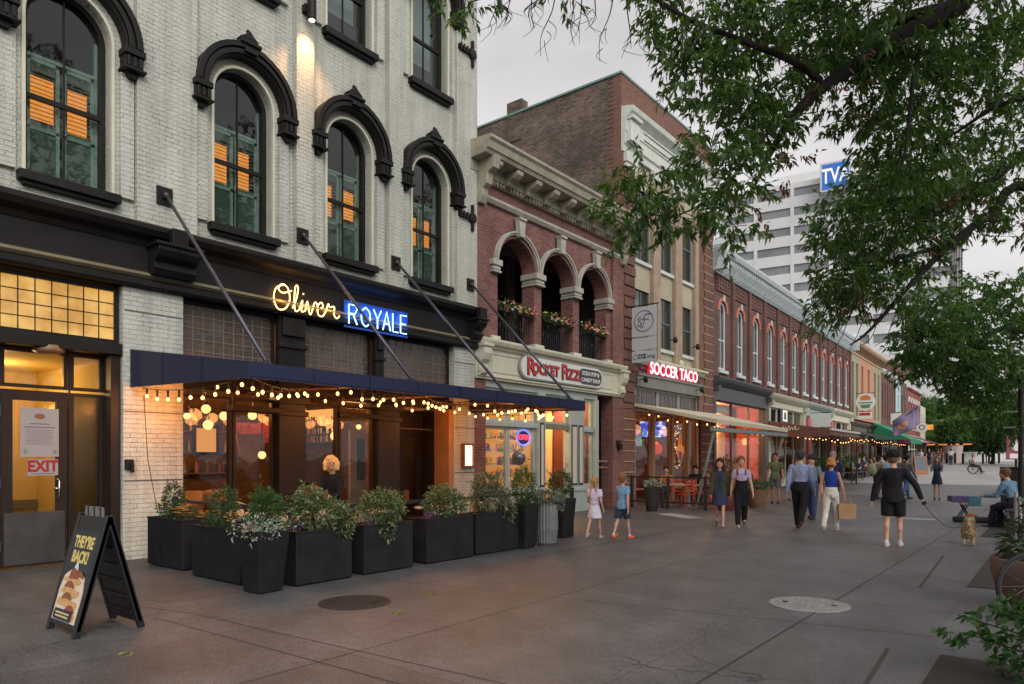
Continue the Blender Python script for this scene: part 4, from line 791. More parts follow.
# shop sign
t = thing('candy_shop_sign', 'white rounded candy shop sign with red lettering on the cream band', 'sign', (XF+.17, 17.0, 4.10))
def rrect(w, h, n=8): return [(sx*(w/2-h/2)+h/2*math.cos(a), h/2*math.sin(a)) for sx, a0 in ((1, -PI/2), (-1, PI/2)) for a in [a0+PI*i/n for i in range(n+1)]]
m = MB(); m.prism(rrect(4.3, .66), -.06, .0, 'x'); m.build('board', base('sign_edge_grey', (.3, .3, .28), .5), t); m = MB(); m.prism(rrect(4.2, .58), .001, .02, 'x'); m.build('face', base('sign_white', (.75, .74, .70), .5), t)
rl = base('sign_letter_red', (.55, .03, .03), .4); dk = base('sign_outline', (.03, .02, .02), .4)
for nm, m_, off, ex, x in (('letter_outline', dk, .022, .01, .03), ('lettering', rl, .008, .018, .035)):
    text(nm, 'R', .66, (x, -1.68, .0), m_, t, ext=ex, off=off, sx=1.0); text(nm, 'OCKET', .40, (x, -.98, -.02), m_, t, ext=ex, off=off, sx=.98)
    text(nm, 'F', .60, (x, -.08, .0), m_, t, ext=ex, off=off, sx=1.0); text(nm, 'IZZ', .42, (x, .38, -.03), m_, t, ext=ex, off=off, sx=1.15)
m = MB(); m.prism(rrect(1.3, .46), .021, .04, 'x'); m.v = [(v[0], v[1]+1.36, v[2]) for v in m.v]; m.build('badge', base('badge_dark', (.05, .05, .06), .5), t)
text('lettering', 'SODA POP &', .17, (.045, 1.36, .09), MT['sign_white'], t, ext=.004, off=.004); text('lettering', 'CANDY SHOP', .17, (.045, 1.36, -.11), MT['sign_white'], t, ext=.004, off=.004)
# ------------------------------------------------------------------ tall three storey building with the taco restaurant
Y2 = 20.62
D = thing('tall_brick_building', 'tall three storey brick building with tan pilasters and a white cornice above the taco restaurant', 'building', (XF, Y2, 0))
def y2(v): return v-Y2
SW = 7.6; H2 = 14.5
b = MB()
wy = [(21.5, 22.66), (23.26, 24.46), (25.08, 26.24)]
hl = []
for (a, c) in wy:
    for (z0, z1) in ((5.62, 7.5), (8.5, 11.0)): hl.append([(y2(a), z0), (y2(c), z0), (y2(c), z1), (y2(a), z1)])
wall_holes(b, [(.85, 4.95), (6.2, 4.95), (6.2, 11.9), (.85, 11.9)], hl, -.02, .3); b.build('buff_wall', buff, D)
b = MB(); b.box(-.3, .04, .0, .85, 3.3, 11.9); b.box(-.3, .0, .0, 6.2, 11.9, H2); b.box(-.3, .04, 6.2, SW, 3.2, 11.9); b.box(-.3, .0, 6.2, SW, 11.9, H2); b.build('wall', newbr, D)
b = MB(); b.box(-12, -.31, 0, .25, 0, H2); b.build('side_wall', oldbr, D)
b = MB(); b.box(-.31, -.005, -.012, -.001, 8.5, H2)
for k in range(40): b.box(-.31-random.choice([.1, .2, .3]), -.31, -.010, -.001, 8.6+k*.15, 8.68+k*.15)
b.build('corner_patch', newbr, D)
b = MB(); b.box(-12, -.31, SW-.25, SW, 0, H2); b.box(-12, -11.75, .26, SW-.26, 0, H2); b.build('rear_wall', oldbr, D); b = MB(); b.box(-11.7, -.32, .3, SW-.3, H2-1, H2-.9); b.build('roof', roomk, D)
for z_ in (4.5, 8): b = MB(); b.box(-11.7, -.32, .3, SW-.3, z_, z_+.2); b.build('floor_slab', roomk, D)
b = MB(); b.box(-12.05, .03, -.05, .33, H2, H2+.07); b.box(-.35, .03, .34, SW, H2, H2+.07); b.build('coping', base('green_copper', (.16, .30, .25), .6, var=.2), D)
b = MB(); b.box(-4.9, -4.2, -.03, .35, H2-1.0, H2+.5); b.build('chimney', oldbr, D)
wc = base('white_painted_stone', (.60, .64, .58), .6, var=.12)
b = MB(); sweep_y(b, [(.0, 11.9), (.08, 11.9), (.10, 12.1), (.16, 12.15), (.16, 12.5), (.20, 12.55), (.20, 12.95), (.30, 13.05), (.42, 13.15), (.46, 13.3), (0, 13.4)], -.02, SW); b.build('cornice', wc, D)
for y in (.05, 6.5):
    b = MB(); b.box(.16, .34, y, y+.6, 12.2, 12.95); b.box(.16, .44, y-.04, y+.64, 12.9, 13.02); b.build('cornice_block', wc, D, bev=.02)
b = MB(); b.box(.2, .24, 1.2, 6.0, 12.62, 12.68); b.box(.2, .24, 1.2, 6.0, 12.85, 12.9); b.build('cornice_moulding', wc, D)
for y in (.06, 1.95+.05, 3.78, 5.58, 6.3):
    b = MB(); w = .75 if y < 1 else (.5 if y < 6 else 1.2); b.box(.03, .20, y, y+w, 11.55, 11.88); b.box(.03, .15, y+.04, y+w-.04, 11.4, 11.55); b.build('capital', wc, D, bev=.02)
for (a, c) in ((22.68, 23.24), (24.48, 25.06), (26.26, 26.6)):
    b = MB(); b.box(-.02, .14, y2(a), y2(c), 5.1, 11.4); b.build('pilaster', sandst, D, bev=.01)
grs = base('dark_grey_sash', (.10, .12, .12), .5)
for (a, c) in wy:
    for i, (z0, z1) in enumerate(((5.62, 7.5), (8.5, 11.0))):
        f = sash(D, y2((a+c)/2), c-a, z0, z1, 0, None, grs, glz, x=-.05, mull=True, fw=.07)
        m = MB(); m.box(-.1, .07, y2(a)-.02, y2(c)+.02, z0-.12, z0-.003); m.build('sill', wc, f)
        m = MB(); m.box(-.5, -.48, y2(a)-.2, y2(c)+.2, z0-.2, z1+.2); m.build('backing', roomk, f)
    m = MB(); m.box(-.35, -.33, y2(a)+.05, y2(c)-.15, 6.5, 7.5); m.build('curtain_and_reflection', curt, D)  # pale sheet imitates the light reflections in these upper panes
# quoins on both brick piers
for (a, c, n) in ((.02, .84, 22), (6.62, SW-.02, 24)):
    for k in range(n):
        z = 3.5+k*.36; m = MB(); w = .07 if k % 2 else 0; m.box(.04, .09, a+w, c-w, z, z+.30); m.build('quoin', quoin, D, bev=.012)
b = MB()
for k in range(24): b.box(.04, .075, 6.6, SW-.01, 3.5+k*.36-.05, 3.5+k*.36-.002)
b.build('quoin_joint', sandst, D)
b = MB(); sweep_y(b, [(0, 4.88), (.1, 4.9), (.16, 5.0), (.30, 5.04), (.30, 5.11), (-.02, 5.16)], .86, 6.55); b.build('sill_band', creamp, D)
b = MB(); b.ball((.12, 4.3, 5.22), .14, 10, 6); b.build('finial', creamp, D, smooth=True)
b = MB(); b.box(-.3, .03, .86, 6.3, 4.60, 4.87); b.build('sign_wall', quoin, D); b = MB(); b.box(-.3, .12, .9, 6.3, 4.10, 4.58); b.box(.12, .17, .9, 6.3, 4.48, 4.56); b.build('lintel', base('grey_lintel', (.19, .19, .17), .6, var=.2), D)
t = thing('taco_restaurant_sign', 'lit white capitals reading SOCCER TACO with red sides on the brick wall', 'sign', (XF+.10, 24.3, 4.78))
m = MB(); m.box(-.065, -.02, -2.5, 2.5, -.06, .03); m.build('raceway', base('dark_red_raceway', (.2, .02, .03), .5), t)
text('letter_side', 'SOCCER TACO', .60, (.04, 0, 0), base('letter_side_red', (.5, .02, .05), .4, emit=(1, .05, .1), es=.5), t, ext=.05, off=.02, sx=.98); text('lettering', 'SOCCER TACO', .60, (.105, 0, 0), glow('letter_white', (1, .86, .9), 1.5), t, ext=.006, off=.008, sx=.98)
for k in range(3):
    a, c = 1.0+k*1.75, 1.0+(k+1)*1.75-.04
    f = framed(D, 'transom_window', a, c, 3.26, 4.09, -.05, base('pale_blue_frame', (.30, .36, .35), .5), .06, .08, prg)
    m = MB()
    for q in range(1, 5): m.box(-.06, -.04, a+(c-a)*q/5-.008, a+(c-a)*q/5+.008, 3.3, 4.05)
    m.build('muntin', grm, f)
b = MB(); b.box(-.4, .05, .0, .86, 0, 3.28); b.build('shop_pier', newbr, D, bev=.01); b = MB(); b.box(-.4, .05, 6.35, SW, 0, 3.18); b.build('shop_pier', quoin, D, bev=.01)
for k in range(8):
    for a, c in ((.02, .84), (6.4, SW-.02)): b = MB(); b.box(.05, .075, a, c, .4+k*.36, .44+k*.36); b.build('pier_band', sandst, D)
tanp = base('tan_post', (.38, .24, .13), .5)
for y in (.9, 2.36, 3.95, 5.3, 6.15): m = MB(); m.box(-.2, .0, y-.09, y+.09, 0, 3.24); m.build('shop_post', tanp, D)
for (a, c) in ((1.0, 2.26), (2.46, 3.85), (4.05, 5.2), (5.4, 6.05)): framed(D, 'shop_window', a, c, .5, 3.2, -.08, tanp, .05, .06, glzs)
rdw = base('dark_red_room', (.22, .06, .045), .8, var=.3)
b = MB(); b.box(-6, -5.9, .2, 7.3, 0, 3.9); b.box(-5.9, -.42, .1, .2, 0, 3.9); b.box(-5.9, -.42, 7.2, 7.3, 0, 3.9); b.box(-5.9, -.42, .2, 7.2, 3.8, 3.9); b.build('taco_room', rdw, D)
lamp('room_lamp', (-1.8, 1.8, 3.2), 60, (1, .5, .2), .2, D); lamp('room_lamp', (-1.8, 4.8, 3.2), 60, (1, .42, .16), .2, D)
def screen(y, z, w, h, cols, label):
    t = thing('television', label, 'television', (XF-.75, y, z), -.75); m = MB(); m.box(-.05, 0, -w/2, w/2, -h/2, h/2); m.build('case', dark, t, bev=.01)
    mm = bpy.data.materials.new('tv_picture'); mm.use_nodes = True; q = mm.node_tree; bs_ = q.nodes['Principled BSDF']; c_ = N(q, 'ShaderNodeTexCoord'); v = N(q, 'ShaderNodeTexVoronoi'); v.inputs['Scale'].default_value = 6; cr = N(q, 'ShaderNodeValToRGB'); cr.color_ramp.interpolation = 'CONSTANT'
    q.links.new(c_.outputs['Object'], v.inputs['Vector']); sx = N(q, 'ShaderNodeSeparateColor'); q.links.new(v.outputs['Color'], sx.inputs[0]); q.links.new(sx.outputs[0], cr.inputs[0]); e = cr.color_ramp.elements
    e[0].color = (*cols[0], 1); e[1].color = (*cols[1], 1); e[1].position = .45; k = e.new(.75); k.color = (*cols[2], 1)
    bs_.inputs['Base Color'].default_value = (0, 0, 0, 1); q.links.new(cr.outputs[0], bs_.inputs['Emission Color']); bs_.inputs['Emission Strength'].default_value = 1.3
    m = MB(); m.box(.001, .008, -w/2+.03, w/2-.03, -h/2+.03, h/2-.03); m.build('screen', mm, t)
    return t
t = screen(22.55, 2.35, .95, .65, [(.05, .35, .05), (.1, .55, .1), (.25, .1, .35)], 'television showing a green pitch behind the first taco restaurant window')
t = screen(24.35, 2.72, 1.1, .66, [(.05, .08, .5), (.15, .2, .8), (.6, .65, .9)], 'television showing a blue picture behind the second taco restaurant window')
t = thing('red_pendant_lamp', 'round red pendant lamp inside the taco restaurant', 'pendant lamp', (XF-.9, 24.9, 2.0)); m = MB(); m.lathe([(.05, .25), (.2, .12), (.26, -.05), (.18, -.2), (.05, -.24)], 14); m.build('shade', base('red_shade', (.6, .02, .02), .4, emit=(1, .05, .02), es=.6), t, smooth=True); m = MB(); m.tube([(0, 0, .25), (0, 0, 1.8)], .01, 4); m.build('cord', dark, t); lamp('red_lamp', (0.1, 0, .4), 5, (1, .35, .1), .1, t)
# crest on the third window
t = thing('window_emblem', 'orange crowned crest with red and white centre on the third taco window', 'emblem', (XF-.07, 25.28, 1.95))
org = base('emblem_orange', (.75, .25, .05), .5, emit=(1, .3, .05), es=.35); red_ = base('emblem_red', (.6, .03, .03), .5); wht = base('emblem_white', (.7, .7, .7), .5)
m = MB(); m.prism([(-.38, -.2), (-.30, .12), (-.16, .18), (-.12, .42), (0, .66), (.12, .42), (.16, .18), (.30, .12), (.38, -.2), (.26, -.12), (.24, -.3), (-.24, -.3), (-.26, -.12)], 0, .008, 'x'); m.build('crown', org, t)
m = MB(); m.prism([(-.22, -.06), (.22, -.06), (.18, -.4), (0, -.62), (-.18, -.4)], .009, .014, 'x'); m.build('shield', wht, t); m = MB(); m.prism([(-.1, -.1), (.1, -.1), (.08, -.36), (0, -.5), (-.08, -.36)], .015, .02, 'x'); m.prism([(-.04, .2), (.04, .2), (.02, .5), (-.02, .5)], .009, .014, 'x'); m.build('centre', red_, t)
m = MB(); 
for q in range(60): 
    m.ball((-.2, random.uniform(-.5, .5), random.uniform(-.9, .95)), .018, 5, 4)
m.build('fairy_light', glow('fairy', (1, .7, .35), 3), t, fix=False)['kind'] = 'stuff'
# hanging blade sign between the two
t = thing('blade_sign', 'grey white hanging sign with a circled script monogram between the arches and taco restaurant', 'sign', (XF+.05, 20.75, 0))
gry = base('blade_grey', (.55, .57, .58), .5)
for (z0, z1) in ((5.62, 6.60), (5.18, 5.58), (4.78, 5.14)): m = MB(); m.box(.28, 1.18, -.03, .03, z0, z1); m.build('panel', gry, t, bev=.008)
m = MB(); m.tube([(0, 0, 6.66), (1.25, 0, 6.66)], .02, 6); m.tube([(.27, 0, 6.66), (.27, 0, 4.78)], .012, 5); m.tube([(1.19, 0, 6.66), (1.19, 0, 4.78)], .012, 5); m.build('bracket', dark, t)
bl = base('sign_dark_blue', (.06, .08, .12), .5)
m = MB(); m.tube([(.73+.34*math.cos(a), -.033, 6.13+.34*math.sin(a)) for a in np.linspace(0, 2*PI, 33)], .012, 5, cap=False)
m.tube([(.73+p[0], -.034, 6.13+p[1]) for p in spl([(-.1, .12), (-.2, .1), (-.16, 0), (-.08, -.1), (-.18, -.16), (-.22, -.08)])], .014, 5); m.tube([(.73+p[0], -.034, 6.13+p[1]) for p in spl([(.25, .2), (.05, .2), (.02, 0), (-.05, -.22), (-.12, -.16)])], .014, 5); m.tube([(.73+p[0], -.034, 6.13+p[1]) for p in spl([(-.12, .04), (0, .06), (.2, .03)])], .012, 5)
m.build('monogram', bl, t)
m = MB(); m.tube([(.42+.08*math.cos(a), -.033, 4.96+.08*math.sin(a)) for a in np.linspace(0, 2*PI, 17)], .01, 4, cap=False); m.build('ring_mark', bl, t); text('lettering', 'DZ', .2, (.67, -.036, 4.96), bl, t, rot=(PI/2, 0, 0), ext=.003, off=.008); text('lettering', 'Living', .17, (.94, -.036, 4.96), bl, t, rot=(PI/2, 0, 0), ext=.003)
# flood lamps on the taco facade
for y, l in ((21.6, 'small black floodlight at the left under the taco sign'), (26.3, 'small black floodlight at the right under the taco sign'), (23.9, 'small black wall lamp between the second floor windows'), (25.9, 'small black wall lamp right of the second floor windows')):
    z = 4.3 if 'floodlight' in l else 5.95
    t = thing('wall_lamp', l, 'wall lamp', (XF+.14, y, z), 0, 'black lamps on the taco restaurant facade'); m = MB(); m.tube([(0, 0, 0), (.2, 0, .05)], .02, 5); m.build('arm', dark, t); m = MB(); m.lathe([(.06, -.1), (.09, .0), (.05, .12)], 10, (.25, 0, 0)); m.build('shade', dark, t)
# ------------------------------------------------------------------ the far row of shops, turned two degrees
TH = R(1.958)
def FW(d, s, z=0): return (XF+d*math.cos(TH)-s*math.sin(TH), 28.22+d*math.sin(TH)+s*math.cos(TH), z)
def far_building(name, label, s0): return thing(name, label, 'building', FW(0, s0), TH)
bluew = base('pale_blue_white_paint', (.55, .62, .64), .5, var=.1)
dgrey = base('dark_slate_paint', (.07, .075, .08), .5, var=.15)
orpl = base('lit_orange_wall', (.80, .15, .04), .7); ppl = base('peach_wall', (.8, .48, .26), .7)
# long row building with twelve tall arched windows
E_ = far_building('long_brick_building', 'long two storey brown brick building with twelve white arched windows and a bracketed pale cornice', 0)
LE = 27.9
b = MB(); ys = [1.25+2.31*i for i in range(12)]
wall_holes(b, [(0, 5.02), (LE, 5.02), (LE, 9.45), (0, 9.45)], [opening(y, .92, 5.42, 7.95) for y in ys], 0, .3); b.build('wall', farbr, E_)
b = MB(); b.box(-12, -.31, 0, .3, 0, 10.2); b.box(-12, -.31, LE-.3, LE, 0, 10.2); b.box(-12, -11.8, .31, LE-.31, 0, 10); b.box(-11.7, -.31, .31, LE-.31, 9.3, 9.5); b.box(-11.7, -.31, .31, LE-.31, 4.7, 4.9); b.build('rear_wall', farbr, E_)
b = MB(); sweep_y(b, [(-.3, 9.46), (.12, 9.46), (.16, 9.6), (.22, 9.62), (.3, 9.95), (.42, 10.05), (.55, 10.12), (.62, 10.28), (.62, 10.36), (-.3, 10.45)], -.1, LE); b.build('cornice', bluew, E_)
for k in range(95):
    y = .12+k*(LE-.3)/94; b = MB(); b.prism([(.14, 9.5), (.22, 9.52), (.34, 9.72), (.48, 9.88), (.50, 10.04), (.14, 9.98)], y-.05, y+.05, 'y'); b.build('bracket', bluew, E_)
for y in (0, 13.8, LE-.25): b = MB(); b.box(.1, .68, y-.1, y+.15, 9.5, 10.5); b.prism([(y-.12, 10.5), (y+.17, 10.5), (y+.02, 10.75)], .1, .68, 'x'); b.build('cornice_block', bluew, E_)
oa = base('orange_arch_brick', (.55, .17, .10), .7)
for i, y in enumerate(ys):
    f = sash(E_, y, .92, 5.42, 7.95, None, None, bluew, glzd, x=-.05, mull=True, fw=.12)
    b = MB(); b.box(-.03, .1, y-.52, y+.52, 5.28, 5.415); b.build('sill', bluew, f); b = MB(); ring(b, y, 7.95, .47, .62, .003, .05); b.build('arch_brick', oa, f)
    b = MB(); b.prism([(y-.06, 8.4), (y+.06, 8.4), (y+.09, 8.66), (y-.09, 8.66)], .05, .1, 'x'); b.build('keystone', bluew, f)
    b = MB(); b.box(-.42, -.4, y-.5, y+.5, 5.4, 8.4); b.build('backing', roomk, f)
    b = MB(); b.box(.002, .12, y+1.155-.13, y+1.155+.13, 5.05, 9.44); b.build('pilaster', farbr, E_)
    b = MB(); wall_holes(b, [(y-.85, 8.78), (y+.85, 8.78), (y+.85, 9.38), (y-.85, 9.38)], [[(y-.75+c_*.32, 8.85+r_*.18), (y-.62+c_*.32, 8.85+r_*.18), (y-.62+c_*.32, 8.95+r_*.18), (y-.75+c_*.32, 8.95+r_*.18)] for r_ in range(3) for c_ in range(5)], .05, .045); b.build('corbel_panel', farbr, E_)
def store(parent, y0, y1, zt, zc, fr, lit, room, p=30, mull=3, door=True, ztop=5.0):
    # one shop front: fascia and cornice, posts, glazing, a lit room behind
    b = MB(); sweep_y(b, [(-.3, zt), (.06, zt), (.06, zc), (.14, zc+.05), (.28, zc+.2), (.34, zc+.32), (.34, zc+.38), (-.3, zc+.46)], y0+.01, y1-.01); b.build('shop_cornice', fr, parent)
    for y in (y0+.14, y1-.14): b = MB(); b.box(-.35, .1, y-.13, y+.13, 0, zt-.005); b.box(.1, .3, y-.1, y+.1, zc-.25, zc); b.build('shop_post', fr, parent)
    n = mull; w = (y1-y0-.56)/n
    for k in range(n):
        a = y0+.28+k*w; framed(parent, 'shop_window', a+.01, a+w-.01, .45 if k != n//2 else .04, zt-.8, -.06, fr, .06, .08, glzs); framed(parent, 'transom_window', a+.01, a+w-.01, zt-.78, zt-.01, -.06, fr, .06, .08, glzs)
        if k != n//2: b = MB(); b.box(-.12, -.02, a+.01, a+w-.01, 0, .445); b.build('stall_riser', fr, parent)
    b = MB(); b.box(-5, -4.9, y0, y1, 0, zt+.3); b.box(-4.9, -.36, y0, y0+.1, 0, zt+.3); b.box(-4.9, -.36, y1-.1, y1, 0, zt+.3); b.box(-4.9, -.4, y0+.1, y1-.1, zt+.1, zt+.2); b.build('shop_room', room, parent)
    if p: lamp('shop_lamp', (-1.2, (y0+y1)/2, zt-.5), p, lit, .25, parent)
grnr = base('brown_shop_room', (.16, .09, .05), .8); 
store(E_, 0, 7.6, 4.1, 4.68, dgrey, (1, .5, .22), orpl, 420, 3)
store(E_, 7.7, 14.75, 4.25, 4.55, base('stone_cream_front', (.48, .48, .36), .6, var=.1), (1, .55, .25), grnr, 12, 4)
store(E_, 14.8, 21.3, 4.15, 4.55, palegr, (1, .55, .25), grnr, 14, 3); store(E_, 21.35, LE-.05, 4.15, 4.55, creamp, (1, .5, .2), base('red_shop_room', (.3, .05, .04), .8), 20, 3)
for y in (15.1, 21.0): b = MB(); b.lathe([(.16, 0), (.16, 4.0)], 12, (.2, y, 0)); b.build('striped_post', base('pink_post', (.5, .12, .12), .5), E_)
for k, c in enumerate([(.75, .3, .1), (.5, .03, .03), (.85, .65, .5), (.9, .5, .25), (.6, .05, .05)]):
    b = MB(); b.box(-1.5, -1.44, 1.2+k*1.15, 2.2+k*1.15, 0, 4.0); b.build('room_panel', base('room_panel_%d' % k, c, .6), E_)
b = MB(); b.box(-.9, -.85, 1.4, 2.4, 0, 2.5); b.build('white_door', whitep, E_)
# small shop signs
def board(name, label, s, d, z, w, h, mat, txt=None, tm=None, size=.3, depth=.06, across=False, shape=None):
    t = thing(name, label, 'sign', FW(d, s, z), TH)
    m = MB()
    if across: m.box(0, w, -depth/2, depth/2, -h/2, h/2)
    elif shape == 'round': m.lathe([(w/2, -.03), (w/2, .03)], 24); m.v = [(v[0]+w/2, v[2], v[1]) for v in m.v]
    else: m.box(0, depth, -w/2, w/2, -h/2, h/2)
    m.build('panel', mat, t, bev=.008)
    if txt: text('lettering', txt, size, (w/2, -depth/2-.004, 0) if across or shape else (depth+.004, 0, 0), tm, t, rot=(PI/2, 0, 0) if across or shape else (PI/2, 0, PI/2), ext=.003, off=.004)
    m = MB(); m.tube([(-.0, .02 if across or shape else 0, h/2+.05), (w if across or shape else .05, .02 if across or shape else 0, h/2+.05)], .02, 5); m.build('bracket', dark, t); return t
sgw = MT['sign_white']; blk = base('sign_black', (.02, .02, .02), .5)
t = board('hanging_sign', 'small tan sign with pale letters in the orange shop window', 2.0, -.35, 3.8, 1.6, .38, base('tan_sign', (.45, .4, .28), .5)); m = MB(); [m.box(.063, .07, y_-.07, y_+.07, -.08, .08) for y_ in (-.4, -.15, .12, .4)]; m.build('pale_marks', sgw, t)
t = board('window_sign', 'dark square sign with a lit pale emblem above the brown canopy', 10.6, -.0, 3.9, 1.5, .85, base('navy_sign', (.03, .04, .07), .4))
m = MB(); m.box(.062, .07, -.35, .5, -.3, .3); m.build('emblem', base('pale_emblem', (.65, .6, .5), .5, emit=(1, .9, .7), es=.5), t)
m = MB(); m.prism([(-.2, -.2), (.3, -.2), (.25, .15), (0, .22), (-.15, .1)], .071, .078, 'x'); m.build('emblem', base('grey_emblem', (.15, .14, .12), .5), t)
board('blade_sign', 'plain pale rectangular hanging sign before the striped posts', 15.6, .15, 3.85, 1.15, .8, base('pale_sign', (.60, .66, .64), .5), across=True)
t = board('round_shop_sign', 'round white sign with orange top and green bottom hanging over the dark terrace', 28.3, .35, 5.75, 1.3, 1.2, sgw, shape='round')
m = MB(); m.prism([(.3, .15), (1.0, .15), (.95, .4), (.65, .52), (.35, .4)], -.05, -.034, 'y'); m.build('orange_mark', base('mark_orange', (.7, .2, .03), .5), t); m = MB(); m.prism([(.3, -.2), (1.0, -.2), (.9, -.45), (.4, -.45)], -.05, -.034, 'y'); m.prism([(.2, -.1), (1.1, -.1), (1.1, -.02), (.2, -.02)], -.05, -.034, 'y'); m.build('green_mark', base('mark_green', (.08, .25, .12), .5), t)
t = board('small_shop_sign', 'small white and red sign under the round shop sign', 28.3, .5, 4.75, .9, .5, sgw, across=True); m = MB(); m.box(.08, .82, -.045, -.033, .0, .2); m.build('red_mark', rl, t)
# olive and orange building
F_ = far_building('olive_orange_building', 'narrow olive and orange painted building with tall dark windows and a bracketed buff cornice', LE+.02)
b = MB()
def fb_wall(F, w, z0, z1, wins, mat, zs0, zs1, arch=0, name='wall'):
    b = MB(); wall_holes(b, [(0, z0), (w, z0), (w, z1), (0, z1)], [opening(y, ww, zs0, zs1, arch) for y, ww in wins], 0, .3); b.build(name, mat, F)
    for y, ww in wins:
        f = sash(F, y, ww, zs0, zs1, arch, None, dgrey, glzd, x=-.1, mull=False, fw=.08); m = MB(); m.box(-.4, -.38, y-ww, y+ww, zs0-.2, zs1+.5); m.build('backing', roomk, f)
def shell(F, w, h, mat, dep=12): b = MB(); b.box(-dep, -.31, 0, .3, 0, h); b.box(-dep, -.31, w-.3, w, 0, h); b.box(-dep, -dep+.2, .31, w-.31, 0, h); b.box(-dep+.2, -.31, .31, w-.31, h-.5, h-.4); b.build('rear_wall', mat, F)
fb_wall(F_, 3.7, 4.6, 9.5, [(1.2, .75), (2.8, .75)], oliveg, 4.9, 8.9, 0, 'olive_wall')
orb = base('orange_paint', (.50, .24, .13), .6, var=.12)
def shifted(F, y, fn):
    e = link(bpy.data.objects.new('wall_section', None)); e.location = (0, y, 0); reg(e, F); fn(e)
for (y0, w, mat, wins, nm) in ((3.7, 5.9, orb, [(1.2, .8), (3.9, .8)], 'orange_wall'), (9.6, 3.9, oliveg, [(.9, .8), (2.7, .8)], 'olive_wall')):
    b = MB(); wall_holes(b, [(y0, 4.6), (y0+w, 4.6), (y0+w, 9.5), (y0, 9.5)], [opening(y0+y, ww, 4.9, 8.9, 0) for y, ww in wins], 0, .3); b.build(nm, mat, F_)
    for y, ww in wins: f = sash(F_, y0+y, ww, 4.9, 8.9, 0, None, dgrey, glzd, x=-.1, mull=False, fw=.08); m = MB(); m.box(-.4, -.38, y0+y-ww, y0+y+ww, 4.7, 9.2); m.build('backing', roomk, f)
shell(F_, 13.5, 10.2, farbr)
b = MB(); sweep_y(b, [(-.3, 9.5), (.06, 9.5), (.06, 10.0), (.4, 10.1), (.5, 10.25), (.5, 10.4), (-.3, 10.5)], 0, 13.5); b.build('cornice', base('buff_cornice', (.45, .32, .20), .6, var=.2), F_)
for k in range(16): y = .3+k*.86; b = MB(); b.prism([(.06, 9.6), (.2, 9.7), (.38, 10.0), (.06, 10.0)], y-.1, y+.1, 'y'); b.build('bracket', base('brown_bracket', (.2, .12, .07), .6), F_)
store(F_, .02, 6.7, 3.6, 4.0, base('dark_olive_front', (.12, .11, .08), .6), (1, .4, .15), base('red_brick_room', (.4, .1, .05), .8), 40, 3); store(F_, 6.75, 13.48, 3.6, 4.0, bronze, (1, .4, .15), MT['red_brick_room'], 40, 3)
# lower brown brick building
G_ = far_building('low_brown_building', 'lower dark brown brick building between the orange building and the pale blue front', 41.5)
fb_wall(G_, 8.5, 4.3, 9.3, [(.9+1.35*i, .5) for i in range(6)], farbr, 5.2, 8.2, None); shell(G_, 8.5, 9.6, farbr)
b = MB(); sweep_y(b, [(-.3, 9.3), (.06, 9.3), (.2, 9.5), (.2, 9.65), (-.3, 9.7)], 0, 8.5); b.build('cornice', bluew, G_); store(G_, .02, 8.48, 3.5, 3.8, whitep, (1, .7, .45), grnr, 25, 4)
# pale blue front with a tall brick flank
H_ = far_building('pale_blue_building', 'narrow pale blue fronted building with a taller reddish brick side wall', 50.05)
fb_wall(H_, 3.2, 3.6, 9.4, [(1.6, .7)], base('pale_blue_front', (.45, .60, .62), .6, var=.1), 4.8, 8.0, 0); shell(H_, 3.2, 11.4, newbr, 10); b = MB(); b.box(-.3, 0, 0, 3.2, 9.4, 11.4); b.build('upper_wall', newbr, H_); store(H_, .02, 3.18, 3.2, 3.4, dgrey, (1, .6, .3), grnr, 15, 2)
I_ = far_building('dark_brick_building', 'narrow dark brick building beside the pale blue front', 53.3); fb_wall(I_, 4.6, 3.9, 9.6, [(1.2, .7), (3.2, .7)], oldbr, 5, 8.2, 0); shell(I_, 4.6, 9.8, oldbr); store(I_, .02, 4.58, 3.3, 3.5, dgrey, (1, .55, .25), grnr, 15, 2)
J_ = far_building('red_brick_building', 'red brick building with tall white trimmed windows near the end of the row', 58.0)
rb2 = brick('bright_red_brick', (.33, .11, .09), (.28, .09, .075), (.25, .15, .13), ms=.006)
fb_wall(J_, 11.5, 4.0, 9.1, [(1.6+2.1*i, .8) for i in range(5)], rb2, 4.9, 7.8, None); shell(J_, 11.5, 9.2, rb2); store(J_, .02, 11.48, 3.4, 3.7, whitep, (1, .6, .3), grnr, 25, 5)
for i in range(5): b = MB(); ring(b, 1.6+2.1*i, 7.8, .42, .6, .003, .08); b.build('window_trim', whitep, J_); b = MB(); b.box(.003, .08, 1.1+2.1*i, 2.1+2.1*i, 4.75, 4.89); b.build('sill', whitep, J_)
b = MB(); sweep_y(b, [(-.3, 9.1), (.1, 9.1), (.25, 9.3), (-.3, 9.35)], 0, 11.5); b.build('cornice', rb2, J_)
K_ = far_building('cream_end_building', 'small cream building at the far end of the row', 69.6); fb_wall(K_, 5, 3.6, 8.0, [(1.2, .8), (3.4, .8)], creamp, 4.6, 7, 0); shell(K_, 5, 8.2, creamp); store(K_, .02, 4.98, 3.1, 3.3, creamp, (1, .6, .3), grnr, 15, 2)
